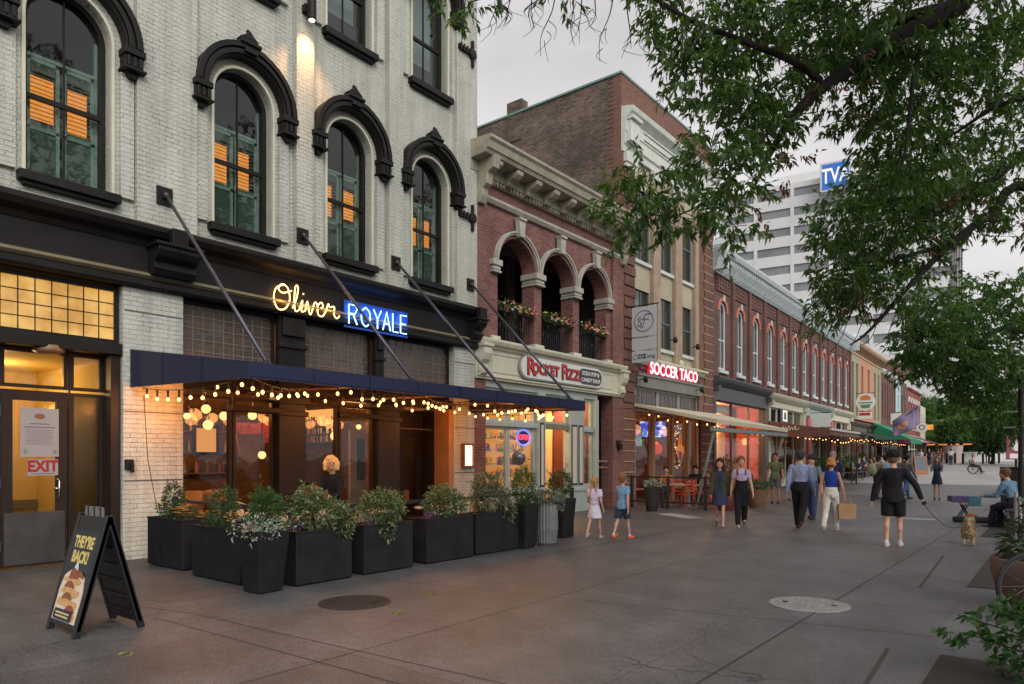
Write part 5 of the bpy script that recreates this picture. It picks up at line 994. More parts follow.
# ------------------------------------------------------------------ awnings
cvs = base('cream_canvas', (.58, .52, .38), .8, var=.08)
A2 = thing('taco_awning', 'cream canvas awning of the taco restaurant on slanted wooden props', 'awning', (XF, 21.35, 0)); LA2 = 7.2
b = MB(); b.quad((.08, 0, 3.48), (3.0, 0, 2.84), (3.0, LA2, 2.76), (.08, LA2, 3.48)); b.quad((3.0, 0, 2.84), (3.0, 0, 2.72), (3.0, LA2, 2.64), (3.0, LA2, 2.76)); b.quad((.08, 0, 3.48), (.08, 0, 3.40), (3.0, 0, 2.72), (3.0, 0, 2.84))
o = b.build('canvas', cvs, A2, fix=False); sm = o.modifiers.new('thick', 'SOLIDIFY'); sm.thickness = .012; sm.offset = 0
b = MB(); b.box(2.82, 2.96, -.1, LA2+.1, 2.46, 2.60); b.build('beam', base('grey_green_beam', (.20, .24, .22), .6, var=.15), A2, bev=.01)
for y in (.05, LA2-.3): b = MB(); b.tube([(2.89, y, 2.46), (2.3, y, 0.02)], .05, 4); b.build('prop', base('grey_wood_prop', (.33, .25, .18), .7) if y > 1 else MT['grey_green_beam'], A2)
for y in (.1, 2.4, 4.8, LA2-.1): b = MB(); b.tube([(.1, y, 3.42), (2.95, y, 2.74)], .02, 5); b.build('rib', al, A2)
for k in range(3): lamp('awning_glow', (1.5, 1.0+2.5*k, 2.75), 8, (1, .42, .15), .2, A2)
string((XF+.4, 21.5, 3.25), (XF+2.8, 21.5, 2.78), .06, 7, 'warm bulb string along the near end of the cream awning', 'bulb strings under the cream awning', .024)
string((XF+2.75, 21.5, 2.72), (XF+2.75, 28.4, 2.66), .05, 12, 'warm bulb string along the front of the cream awning', 'bulb strings under the cream awning', .026)
A3 = thing('brown_canopy', 'brown canvas canopy with white script over the second shop terrace', 'awning', FW(0, 7.55), TH)
brc = base('brown_canvas', (.13, .06, .045), .8); 
b = MB(); b.quad((.06, 0, 3.5), (3, 0, 3.0), (3, 7, 3.0), (.06, 7, 3.5)); b.quad((.06, 0, 3.5), (.06, 0, 2.7), (3, 0, 2.65), (3, 0, 3.0)); b.quad((3, 0, 3.0), (3, 0, 2.74), (3, 7, 2.74), (3, 7, 3.0)); o = b.build('canvas', brc, A3, fix=False); sm = o.modifiers.new('thick', 'SOLIDIFY'); sm.thickness = .012; sm.offset = 0
b = MB(); b.box(2.97, 3.08, -.05, 7.05, 2.95, 3.06); b.box(.06, 3.0, -.05, .0, 3.0, 3.05) if False else None; b.build('gutter', base('pale_gutter', (.4, .38, .35), .5), A3)
b = MB(); b.tube([(.75+p_[0], -.03, 3.0+p_[1]) for p_ in spl([(0, .05), (.1, .2), (.12, 0), (.22, .16), (.26, 0), (.36, .22), (.4, .0), (.5, .15), (.56, 0), (.66, .2), (.7, .0), (.85, .1)])], .014, 5); b.build('script_stroke', sgw, A3)
for y in (.1, 6.9): b = MB(); b.tube([(2.9, y, 2.7), (2.9, y, 0.02)], .04, 8); b.build('post', dark, A3)
for k in range(2): lamp('canopy_glow', (1.5, 2+3*k, 2.5), 10, (1, .42, .14), .2, A3)
def fstring(s0, s1, d, z, n, label, sag=.08): string(FW(d, s0, z), FW(d, s1, z), sag, n, label, 'bulb strings along the far shops', .022, hang=.16)
fstring(7.7, 14.4, 2.7, 2.75, 10, 'warm bulb string along the front of the brown canopy'); fstring(7.7, 14.4, 1.4, 2.9, 9, 'warm bulb string under the middle of the brown canopy')
fstring(15, 21.4, 2.4, 2.95, 9, 'warm bulb string before the striped posts'); fstring(22, 29, 2.4, 2.95, 8, 'warm bulb string along the dark terrace roof'); fstring(29.5, 38, 2.4, 2.95, 8, 'warm bulb string before the orange building')
A4 = thing('terrace_roof', 'dark flat terrace roof beyond the brown canopy', 'awning', FW(0, 15.1), TH); b = MB(); b.quad((.06, 0, 3.45), (2.6, 0, 3.2), (2.6, 14, 3.1), (.06, 14, 3.35)); b.quad((2.6, 0, 3.2), (2.6, 0, 3.05), (2.6, 14, 2.95), (2.6, 14, 3.1)); o = b.build('canvas', blk, A4, fix=False); sm = o.modifiers.new('thick', 'SOLIDIFY'); sm.thickness = .02; sm.offset = 0
for y in (.1, 13.8): b = MB(); b.tube([(2.5, y, 3.0), (2.5, y, 0)], .04, 6); b.build('post', dark, A4)
A5 = thing('green_awning', 'bright green sloped awning before the low brown building', 'awning', FW(0, 37.5), TH); gcv = base('green_canvas', (.015, .20, .10), .7)
b = MB(); b.quad((.06, 0, 4.6), (2.8, 0, 3.15), (2.8, 7.5, 3.15), (.06, 7.5, 4.6)); b.add([(.06, 0, 4.6), (2.8, 0, 3.15), (.06, 0, 3.15)], [(0, 1, 2)]); b.quad((2.8, 0, 3.15), (2.8, 0, 2.85), (2.8, 7.5, 2.85), (2.8, 7.5, 3.15)); o = b.build('canvas', gcv, A5, fix=False); sm = o.modifiers.new('thick', 'SOLIDIFY'); sm.thickness = .02; sm.offset = 0
b = MB(); b.quad((.06, 7.5, 4.2), (2.8, 7.5, 3.1), (2.8, 14, 3.1), (.06, 14, 4.2)); o = b.build('grey_canvas', base('grey_canvas', (.35, .38, .36), .7), A5, fix=False); sm = o.modifiers.new('thick', 'SOLIDIFY'); sm.thickness = .02; sm.offset = 0
A6 = thing('maroon_awning', 'small maroon sloped awning near the red brick building', 'awning', FW(0, 53), TH); b = MB(); b.quad((.06, 0, 4.1), (3, 0, 3.1), (3, 8, 3.1), (.06, 8, 4.1)); b.add([(.06, 0, 4.1), (3, 0, 3.1), (.06, 0, 3.1)], [(0, 1, 2)]); o = b.build('canvas', base('maroon_canvas', (.16, .02, .04), .7), A6, fix=False); sm = o.modifiers.new('thick', 'SOLIDIFY'); sm.thickness = .02; sm.offset = 0
A7 = thing('market_pavilion_roof', 'dark flat terrace roof with lamps at the far end of the row', 'awning', FW(0, 66), TH); b = MB(); b.box(0, 7, 0, 8, 3.3, 3.45); b.build('roof', blk, A7)
for x, y in ((6.8, .2), (6.8, 7.8), (.3, 7.8)): b = MB(); b.tube([(x, y, 4.2), (x, y, .3)], .06, 6); b.build('post', dark, A7)
for k in range(5): b = MB(); b.box(1+k*1.2, 1.8+k*1.2, .3, .5, 3.12, 3.25); b.build('lamp_bar', glow('lamp_bar_orange', (1, .35, .08), .9), A7)
b = MB(); b.box(0, 1.7, -.2, 0, 4.9, 5.5); b.build('orange_sign', base('orange_sign', (.8, .35, .06), .5, emit=(1, .4, .05), es=.5), A7)
board('round_white_sign', 'white disc sign with a dark ring near the red brick building', 58.5, .8, 4.9, 1.1, 1.1, sgw, 'O', blk, .8, shape='round')
board('yellow_shop_sign', 'small yellow hanging sign over the green awning', 46.5, .5, 5.3, .5, 1.2, base('yellow_sign', (.7, .6, .05), .5), across=True); board('white_shop_sign', 'small white hanging sign beside the yellow one', 45.5, .2, 5.3, .8, 1.0, sgw, across=True)
board('paper_notice_sign', 'small white notice on the shop front under the green awning', 39.5, 2.4, 2.5, .5, .5, sgw)
# flags
purple = base('purple_flag', (.20, .16, .27), .7); fo = base('orange_flag_patch', (.65, .27, .08), .7)
def flag(s, d, z, label, patch, tilt):
    t = thing('flag', label, 'flag', FW(d, s, z), TH, 'flags over the terrace'); m = MB(); m.tube([(0, 0, 0), (1.6*math.cos(tilt), 0, 1.6*math.sin(tilt)+.6)], .025, 6); m.build('pole', dark, t)
    top = Vector((1.6*math.cos(tilt), 0, 1.6*math.sin(tilt)+.6)); m = MB(); nx, nz_ = 9, 9
    for i in range(nx+1):
        for k in range(nz_+1):
            u, v = i/nx, k/nz_; m.v.append((top.x-u*1.5+.1*v, .1*math.sin(u*7+v*3), top.z-u*.9-v*1.5+.25*u*v))
    m.f = [(i*(nz_+1)+k, (i+1)*(nz_+1)+k, (i+1)*(nz_+1)+k+1, i*(nz_+1)+k+1) for i in range(nx) for k in range(nz_)]; m.m = [1 if patch and 2 < i < 7 and 3 < k < 7 and (i+k) % 3 else 0 for i in range(nx) for k in range(nz_)]
    o = m.build('cloth', [purple, fo], t, smooth=True, fix=False); sm = o.modifiers.new('thick', 'SOLIDIFY'); sm.thickness = .01
flag(32, 2.3, 4.0, 'larger purple flag with an orange patch over the terrace', True, .5); flag(36, 2.3, 4.2, 'plain purple flag behind the orange patched one', False, .7)
# ------------------------------------------------------------------ the office tower and what closes the view
P0 = P(719, 458, 165); dv = Vector((.989, .147, 0))
ang = math.atan2(.147, .989)
T_ = thing('office_tower', 'tall white office tower with grey strip windows behind the long brick building', 'building', (P0.x, P0.y, 0), ang)
twh = base('pale_precast', (.64, .65, .64), .7, var=.06, vs=.2); strip = base('tower_glass', (.20, .215, .22), .2, var=.3, vs=.15, spec=.8); strip2 = base('tower_glass_olive', (.22, .21, .13), .25, var=.3, vs=.2)
LT = 48.4; HT = 63.3
def tower_face(L_, F, dirx, n0=0):
    pass
b = MB(); b.box(0, LT, .6, 34, 0, HT); b.build('core', twh, T_)
zs_ = [48.3-4.27*k for k in range(-3, 11)]
for i, z in enumerate(zs_):
    b = MB(); zt = z+.95+ (4.27-1.9) ; b.box(-.02, LT+.02, 0, .59, z+.95, min(z+.95+2.37, HT)); b.box(0, LT, .61, 34.3, z+.95, min(z+3.32, HT)) if False else None; b.build('spandrel', twh, T_)
    m = MB(); m.box(.3, LT-2, .35, .598, z-.95, z+.949); m.build('strip_window', strip2 if i in (9, 10, 11, 12) else strip, T_)
    m = MB(); 
    for k in range(40): m.box(.3+k*1.15, .36+k*1.15, .28, .349, z-.95, z+.949)
    m.build('mullion', base('tower_mullion', (.3, .31, .3), .5), T_)
for k in range(7): b = MB(); b.box(k*7.9, k*7.9+.75, -.05, .3, 0, HT-.1); b.build('column', twh, T_)
b = MB()
for k in range(5): b.box(LT-2+k*.42, LT-1.78+k*.42, -.15, .25, 0, HT-3)
b.build('dark_rib', base('dark_rib', (.10, .10, .10), .5), T_)
b = MB(); b.box(12, 34, 6, 28, HT, HT+4); b.build('plant_room', twh, T_)
sp = P(822, 165, 151); 
t = thing('tower_sign', 'blue box sign with white letters TVA on top of the office tower', 'sign', (sp.x, sp.y-.3, 0), ang)
zt, zb = P(822, 166, 151).z, P(822, 191, 151).z
b = MB(); b.box(-.3, 5.6, 0, 2.5, zb-.4, zt+.4); b.build('box', base('sign_rim', (.55, .58, .6), .5), t); b = MB(); b.box(.1, 5.3, -.04, -.005, zb, zt); b.build('blue_panel', base('tva_blue', (.02, .13, .48), .4, emit=(.02, .16, .6), es=.25), t)
text('lettering', 'TVA', 4.4, (2.7, -.08, (zt+zb)/2), base('tower_letter', (.8, .8, .8), .5, emit=(1, 1, 1), es=.3), t, rot=(PI/2, 0, 0), ext=.03, off=.08, sx=.66)
# second pale block low behind the trees
q = P(900, 458, 135); t = thing('office_block', 'low pale office block with brown windows behind the far trees', 'building', (q.x, q.y, 0), ang); za, zb_ = P(920, 382, 135).z, P(920, 414, 135).z
b = MB(); b.box(-3, 26, 0, 18, 0, za+5); b.build('core', base('brown_band', (.16, .10, .07), .6), t)
for z0, z1 in ((zb_+.8, za+.2), (za+3.4, za+5.6)): b = MB(); b.box(-3.3, 26.3, -.5, 18.5, z0, z1); b.build('spandrel', twh, t)
for k in range(5): b = MB(); b.box(-3+k*6, -1.6+k*6, -.3, -.01, 0, za+5); b.build('column', whitep, t)
# curved pale wall, stone steps block and bollards
t = thing('low_plaza_wall', 'long low pale wall with planting behind at the end of the plaza', 'wall', (0, 0, 0)); b = MB(); wpts = [P(905, 458, 84), P(935, 458, 82), P(975, 458, 84), P(1030, 458, 88), P(1110, 458, 92)]
wl = concrete('pale_plaza_wall', (.50, .50, .48), .1, .1)
for a, c in zip(wpts[:-1], wpts[1:]): d = (c-a).normalized(); n = Vector((-d.y, d.x, 0))*.2; z0, z1 = .6, 2.35; b.add([(a.x-n.x, a.y-n.y, z0), (c.x-n.x, c.y-n.y, z0), (c.x+n.x, c.y+n.y, z0), (a.x+n.x, a.y+n.y, z0), (a.x-n.x, a.y-n.y, z1), (c.x-n.x, c.y-n.y, z1), (c.x+n.x, c.y+n.y, z1), (a.x+n.x, a.y+n.y, z1)], [(0, 3, 2, 1), (4, 5, 6, 7), (0, 1, 5, 4), (1, 2, 6, 5), (2, 3, 7, 6), (3, 0, 4, 7)])
b.build('wall', wl, t)
b = MB(); a = P(908, 458, 100); b.box(a.x, a.x+17, a.y, a.y+3, 1, P(930, 429, 100).z+1.2); o = b.build('terrace_wall', wl); tag(o, 'pale terrace wall between the tall hedge and the far trees', 'wall')
for i, px in enumerate([963, 973, 983, 989, 999, 947, 955]):
    a = P(px, 458, 74+i*.5); z = gz(a.y); b = MB(); b.lathe([(.11, 0), (.11, 1.0), (.14, 1.02), (.10, 1.12), (.02, 1.14)], 10); o = b.build('bollard', dark); o.location = (a.x, a.y, z); tag(o, ['black bollard left of the wheelchair user', 'black bollard above the wheelchair user', 'second black bollard right of the wheelchair user', 'third black bollard right of the wheelchair user', 'rightmost far black bollard', 'leftmost far black bollard beside the white shirted walker', 'second far black bollard from the left'][i], 'bollard', 'black bollards before the low wall')
# ------------------------------------------------------------------ trees
bark = base('dark_bark', (.014, .011, .009), .9, var=.4, vs=8, bump=.8, bs=25)
leafA = leafmat('willow_oak_leaf', [(.030, .072, .022), (.052, .112, .032), (.078, .145, .040), (.13, .20, .055), (.060, .115, .040)], .45, .4)
leafB = leafmat('mid_tree_leaf', [(.032, .078, .024), (.06, .125, .035), (.09, .16, .048)], .45, .5)
leafR = leafmat('brown_leaf', [(.11, .035, .025), (.14, .06, .03), (.08, .03, .02)], .3)
def limb(t, pts, r0, r1, seg=8, name='branch'):
    n = len(pts); q = spl([tuple(p) for p in pts], 4); rr = [r0+(r1-r0)*i/(len(q)-1) for i in range(len(q))]; b = MB(); b.tube(q, rr, seg); return b.build(name, bark, t, smooth=True)
def sprays(blobs, per=13, off=.13):
    # sprays of leaves: short twigs scattered in ellipsoids, leaves drooping round each twig
    pts, dirs, tw = [], [], []
    for (c, r, n) in blobs:
        c = np.array(c); r = np.array(r if hasattr(r, '__len__') else (r, r, r))
        d = RNG.normal(size=(n, 3)); d /= np.linalg.norm(d, axis=1)[:, None]; rad = RNG.uniform(.25, 1, (n, 1))**.5
        a = c+d*rad*r; o = d*[1, 1, .4]+RNG.normal(0, .5, (n, 3)); o /= np.linalg.norm(o, axis=1)[:, None]
        for k in range(per):
            f = RNG.uniform(0, 1, (n, 1)); p = a+o*f*off*2; pts.append(p)
            dirs.append(o*.6+RNG.normal(0, .55, (n, 3))+np.array([0, 0, -.55])); 
        tw.append((a, a+o*off*2))
    return np.concatenate(pts), np.concatenate(dirs), tw
def twigs(t, tw, keep=.25, r=.005):
    b = MB()
    for a, c in tw:
        for i in range(len(a)):
            if random.random() < keep: b.tube([a[i]-(c[i]-a[i])*.8, c[i]], [r, r*.5], 3, cap=False)
    o = b.build('twigs', bark, t, fix=False); o['kind'] = 'stuff'
def W3(px, py, t): p = P(px, py, t); return (p.x, p.y, p.z)
def rr(px, t): return px*t/FPX
# --- tree A: big near tree, trunk out of frame to the right
TA = thing('large_tree', 'large dark leafed tree whose boughs hang over the plaza from the upper right', 'tree', (2.2, 8.2, 0))
def loc(t, p): return tuple(Vector(p)-t.location)
limb(TA, [(0, 0, 0), (-.05, .05, 1.6), (-.1, 0, 3.2), (-.15, .1, 4.6)], .26, .2, 12, 'trunk')
A_ = lambda *a: loc(TA, W3(*a))
limb(TA, [(-.15, .1, 4.2), A_(1040, -70, 8.5), A_(960, 2, 8.3), A_(925, 25, 8.1), A_(880, 52, 8.0), A_(840, 75, 7.9), A_(800, 108, 7.8), A_(772, 150, 7.8), A_(755, 185, 7.9)], .17, .015)
limb(TA, [A_(950, 8, 8.3), A_(905, 18, 8.6), A_(870, 28, 8.8), A_(835, 55, 9.2), A_(800, 68, 9.4), A_(770, 90, 9.6)], .09, .012)
limb(TA, [A_(925, 32, 8.1), A_(915, 70, 7.9), A_(910, 110, 7.8), A_(905, 150, 7.8), A_(900, 172, 7.8)], .035, .008)
limb(TA, [A_(1060, 20, 9), A_(1010, 30, 9.4), A_(980, 40, 9.8), A_(950, 60, 10)], .05, .01)
limb(TA, [A_(820, 80, 7.8), A_(790, 60, 7.4), A_(740, 40, 7.2), A_(690, 20, 7.4), A_(640, -8, 7.6), A_(580, -14, 7.7), A_(520, -10, 7.8), A_(470, 2, 8)], .04, .006)
limb(TA, [A_(790, 118, 7.8), A_(760, 140, 7.2), A_(735, 175, 7), A_(700, 205, 7), A_(660, 222, 7)], .025, .005)
limb(TA, [A_(1060, 90, 8.6), A_(1000, 105, 8.8), A_(960, 130, 9), A_(920, 155, 9.2)], .04, .008)
limb(TA, [A_(1080, -60, 7.6), A_(900, -50, 7.2), A_(800, -30, 7), A_(740, 0, 7)], .08, .01)
for k in range(13):         # bare drooping twigs against the sky
    x = 505+k*13+random.uniform(-6, 6); y0 = -12; ln = random.uniform(28, 75) if k > 2 else 40
    dx = random.uniform(-22, 6); limb(TA, [A_(x, y0, 7.6), A_(x+dx*.3, y0+ln*.35, 7.55), A_(x+dx*.8+random.uniform(-5, 5), y0+ln*.7, 7.6), A_(x+dx, y0+ln, 7.6)], .010, .003, 4, 'bare_twig')
    for q in range(3):
        f = random.uniform(.3, .9); xx, yy_ = x+dx*f, y0+ln*f; limb(TA, [A_(xx, yy_, 7.58), A_(xx+random.uniform(-9, 9), yy_+8, 7.6), A_(xx+random.uniform(-14, 14), yy_+random.uniform(14, 24), 7.6)], .005, .002, 3, 'bare_twig')
BA = [ # px, py, depth, rx, ry, rz(m), sprays
 (705, 25, 7.5, 42, 34, 1.0, 95), (692, 68, 7.2, 22, 18, .6, 30), (728, 105, 7.3, 30, 28, .8, 58), (712, 150, 7.3, 26, 22, .6, 26), (728, 175, 7.2, 32, 22, .7, 40), (696, 205, 7.1, 28, 15, .5, 22), (648, 182, 7.0, 24, 13, .4, 24), (628, 205, 7.0, 18, 14, .3, 16), (660, 215, 7.0, 20, 13, .3, 14), (625, 232, 7, 13, 11, .3, 8),
 (735, 218, 7.3, 18, 12, .5, 13), (722, 240, 7.4, 14, 9, .4, 7), (760, 60, 7.6, 40, 40, 1.2, 105), (800, 25, 7.8, 50, 34, 1.4, 130), (760, 120, 7.6, 26, 26, .8, 42), 
 (860, 20, 8.4, 50, 30, 1.6, 130), (850, 85, 8.6, 45, 26, 1.3, 105), (900, 90, 8.8, 45, 34, 1.5, 130), (930, 55, 9.2, 40, 34, 1.5, 110), (985, 20, 9.2, 46, 26, 1.5, 90), (1010, 70, 9.3, 30, 30, 1.2, 60), (960, 110, 9.4, 46, 24, 1.2, 60), (905, 138, 8.8, 26, 18, 1, 50), (872, 152, 8.6, 10, 8, .5, 6), (1010, 130, 9.6, 28, 18, 1, 34), (920, 160, 9.2, 40, 20, 1, 60),
 (458, 0, 7.9, 16, 9, .3, 9), (482, -4, 7.9, 14, 6, .3, 5), (560, -14, 7.6, 22, 6, .3, 7), (650, -10, 7.6, 22, 12, .4, 14), (668, 40, 7.4, 14, 18, .4, 14)]
bl_ = [(loc(TA, W3(x, y, t)), (rr(rx, t), rz, rr(ry, t)), int(n*1.12)) for (x, y, t, rx, ry, rz, n) in BA]
bl_ += [((random.uniform(-4.5, 3), random.uniform(-7, 2), random.uniform(5.5, 9)), (1.4, 1.4, .9), 110) for k in range(12)]
p, d, tw = sprays(bl_); leaves('crown', p, d, .108, .036, leafA, TA); twigs(TA, tw)
p, d, tw = sprays([(loc(TA, W3(x, y, 7.5)), (.3, .3, .22), 5) for x, y in ((748, 185), (790, 165), (838, 90), (760, 205))], 9); leaves('withered_leaves', p, d, .08, .03, leafR, TA)
# --- tree B: next tree along the plaza
TB = thing('second_tree', 'second leafy tree along the right of the plaza, its bough crossing before the office tower', 'tree', (2.6, 16.5, 0))
limb(TB, [(0, 0, 0), (0, .1, 2), (-.1, .1, 4.2)], .24, .17, 12, 'trunk'); B_ = lambda *a: loc(TB, W3(*a))
limb(TB, [(-.1, .1, 3.6), B_(1040, 190, 13), B_(990, 215, 12.6), B_(950, 245, 12.2), B_(910, 285, 12), B_(870, 330, 12), B_(850, 345, 12)], .11, .01)
limb(TB, [(-.1, .1, 4.0), B_(1060, 150, 13.4), B_(1000, 175, 13), B_(940, 212, 12.6), B_(890, 240, 12.3), B_(830, 275, 12.2)], .09, .01)
limb(TB, [B_(950, 245, 12.2), B_(890, 262, 12), B_(840, 296, 12), B_(815, 325, 12)], .035, .006); limb(TB, [B_(1000, 178, 13), B_(940, 195, 13), B_(880, 200, 13), B_(830, 215, 13)], .04, .006)
for k in range(9): x = 800+k*15; limb(TB, [B_(x+14, 300, 12), B_(x+4, 318, 12), B_(x-4, 338, 12), B_(x-16, 352+random.uniform(-8, 8), 12)], .010, .004, 4, 'bare_twig')
BB = [(878, 188, 12, 24, 16, 1.2, 70), (838, 225, 12, 18, 20, 1.0, 50), (895, 200, 12.5, 45, 26, 1.6, 150), (950, 175, 13, 45, 22, 1.6, 125), (1005, 180, 13, 34, 30, 1.6, 110), (868, 235, 12, 34, 22, 1.4, 90), (910, 240, 12.4, 34, 24, 1.4, 90), (838, 265, 12, 20, 20, 1, 50), (858, 285, 12, 28, 17, 1.1, 60), (828, 298, 12, 12, 18, .8, 24), (885, 290, 12, 26, 16, 1, 40), (960, 215, 12.6, 34, 18, 1.2, 55), (850, 316, 12, 14, 8, .6, 8), (1010, 225, 13, 22, 16, 1, 24), (930, 268, 12.5, 18, 12, .8, 12), (816, 322, 12, 9, 9, .4, 7)]
bl_ = [(loc(TB, W3(x, y, t)), (rr(rx, t), rz, rr(ry, t)), int(n*1.15)) for (x, y, t, rx, ry, rz, n) in BB]
bl_ += [((random.uniform(-2.5, 3), random.uniform(-3, 3), random.uniform(5, 8)), (1.5, 1.5, 1), 110) for k in range(8)]
p, d, tw = sprays(bl_, 12, .16); leaves('crown', p, d, .13, .045, leafA, TB); twigs(TB, tw)
p, d, tw = sprays([(loc(TB, W3(x, y, 11.8)), (.4, .4, .3), 7) for x, y in ((880, 262), (862, 300), (905, 250), (848, 292), (970, 208), (930, 212))], 9); leaves('withered_leaves', p, d, .1, .045, leafR, TB)
# --- tree C
TC = thing('third_tree', 'dense dark tree farther along the right of the plaza above the seated man', 'tree', (2.4, 27, 0))
limb(TC, [(0, 0, 0), (0, .1, 2), (-.1, 0, 4)], .24, .16, 12, 'trunk'); C3 = lambda *a: loc(TC, W3(*a))
limb(TC, [(-.1, 0, 3.4), C3(1020, 330, 21), C3(975, 345, 20), C3(940, 352, 20), C3(900, 330, 20)], .12, .015); limb(TC, [(-.1, 0, 3), C3(1030, 380, 21), C3(985, 385, 21), C3(950, 395, 21)], .08, .012)
BCc = [(922, 345, 20, 22, 22, 1.4, 100), (908, 368, 20, 9, 10, .8, 20), (915, 325, 20, 12, 12, .8, 30), (950, 318, 20, 28, 22, 2, 110), (985, 330, 21, 38, 34, 2.2, 190), (948, 352, 20, 36, 22, 2, 150), (995, 375, 21, 36, 28, 2.2, 200), (972, 388, 21, 26, 15, 1.6, 90), (1015, 300, 21, 24, 24, 2, 80), (1010, 420, 21, 22, 14, 1.5, 60), (990, 422, 21, 20, 8, 1.2, 40), (985, 285, 21, 20, 12, 1.2, 26), (925, 300, 20, 16, 12, 1.0, 22), (935, 372, 20, 12, 9, 1, 20)]
bl_ = [(loc(TC, W3(x, y, t)), (rr(rx, t), rz, rr(ry, t)), int(n*1.25)) for (x, y, t, rx, ry, rz, n) in BCc]+[((random.uniform(-2, 3), random.uniform(-3, 3), random.uniform(4.5, 8)), (1.6, 1.6, 1.1), 100) for k in range(6)]
p, d, tw = sprays(bl_, 11, .2); leaves('crown', p, d, .17, .07, leafB, TC)
# the high tops of the three trees, above the picture, which the upper windows mirror
leafT = leafmat('treetop_leaf', [(.02, .04, .015), (.035, .065, .02), (.05, .08, .025)], .3, .5)
for TT in (TA, TB, TC):
    bl = [((random.uniform(-2.2, 2.5), random.uniform(-4.2, 4.2), random.uniform(8.6, 14.5)), (1.5, 1.5, 1.2), 60) for k in range(22)]
    p, d, tw = sprays(bl, 9, .2); leaves('treetop', p, d, .20, .09, leafT, TT); limb(TT, [(-.1, .1, 4.2), (.2, 0, 7.5), (0, .3, 11), (.1, 0, 13)], .15, .03)
# --- far trees: rounded crowns made of leaf clumps
leafF = leafmat('far_leaf', [(.028, .07, .02), (.05, .12, .03), (.072, .15, .04), (.10, .18, .05)], .45, .6); leafG = leafmat('far_dark_leaf', [(.022, .055, .018), (.045, .09, .028), (.065, .12, .04)], .35, .6)
def far_tree(px, pyt, pyb, t, w, mat, label, n=900, name='broadleaf_tree', sz=.34):
    a = P(px, 458, t); z = gz(a.y); ztop, zbot = P(px, pyt, t).z, P(px, pyb, t).z; T = thing(name, label, 'tree', (a.x, a.y, z), 0, 'trees closing the far end of the plaza')
    limb(T, [(0, 0, 0), (.1, 0, (zbot-z)*.6), (0, .1, (zbot+ztop)/2-z)], .25, .1, 7, 'trunk'); cz = (ztop+zbot)/2-z; hz = (ztop-zbot)/2; wr = w*t/FPX
    bl = [((0, 0, cz), (wr*.75, wr*.75, hz*.8), n//3)]+[((random.uniform(-.6, .6)*wr, random.uniform(-.6, .6)*wr, cz+random.uniform(-.6, .6)*hz), (wr*.42, wr*.42, hz*.42), n//9) for k in range(7)]
    p, d, _ = sprays(bl, 8, .35); leaves('crown', p, d, sz, sz*.5, mat, T)
for a in ((918, 396, 440, 98, 20, leafF, 'bright green round tree just right of the cream end building'), (945, 392, 440, 105, 24, leafF, 'tallest bright green tree at the far end of the plaza'), (975, 398, 446, 100, 24, leafG, 'dark green tree right of the tallest bright far tree'), (1005, 404, 448, 96, 24, leafG, 'dark green far tree behind the red sign'), (1045, 398, 448, 96, 28, leafG, 'dark green far tree at the right edge'), (992, 410, 452, 72, 16, leafG, 'low dark tree between the bollards and the red sign'), (1030, 385, 452, 66, 30, leafG, 'large dark tree behind the steel pole at the right edge'), (962, 412, 447, 86, 14, leafF, 'small bright green tree right of the round planter tree'), (953, 420, 438, 80, 13, leafF, 'small round tree in a pale planter before the far trees')): far_tree(*a)
def hedge(px0, px1, pyt, t, dep, label, mat, n):
    a, c = P(px0, 458, t), P(px1, 458, t); z = gz(a.y); top = P(px0, pyt, t).z; m = ((a.x+c.x)/2, (a.y+c.y)/2, z); T = thing('hedge', label, 'hedge', m); d_ = (c-a)/2; ln = d_.length; u = d_.normalized()
    q = RNG.uniform(-1, 1, (n, 3)); pts = np.outer(q[:, 0]*ln, (u.x, u.y, 0))+np.outer(q[:, 1]*dep, (-u.y, u.x, 0))+np.outer((q[:, 2]*.5+.5)*(top-z)*RNG.uniform(.9, 1.04, n), (0, 0, 1)); leaves('foliage', pts, RNG.normal(size=(n, 3)), .34, .18, mat, T)
hedge(905, 968, 433, 92, 1.6, 'clipped green hedge behind the low plaza wall', leafF, 9000); hedge(962, 1075, 428, 90, 2, 'dark hedge behind the bollards', leafG, 14000)
a = P(953, 458, 80); b = MB(); b.lathe([(.8, 0), (1.0, 1.9), (1.05, 2.0), (.9, 2.0)], 12); o = b.build('tree_planter', base('pink_stone', (.45, .36, .32), .7)); o.location = (a.x, a.y, gz(a.y)); tag(o, 'tapered pinkish stone planter under the small round tree', 'planter')
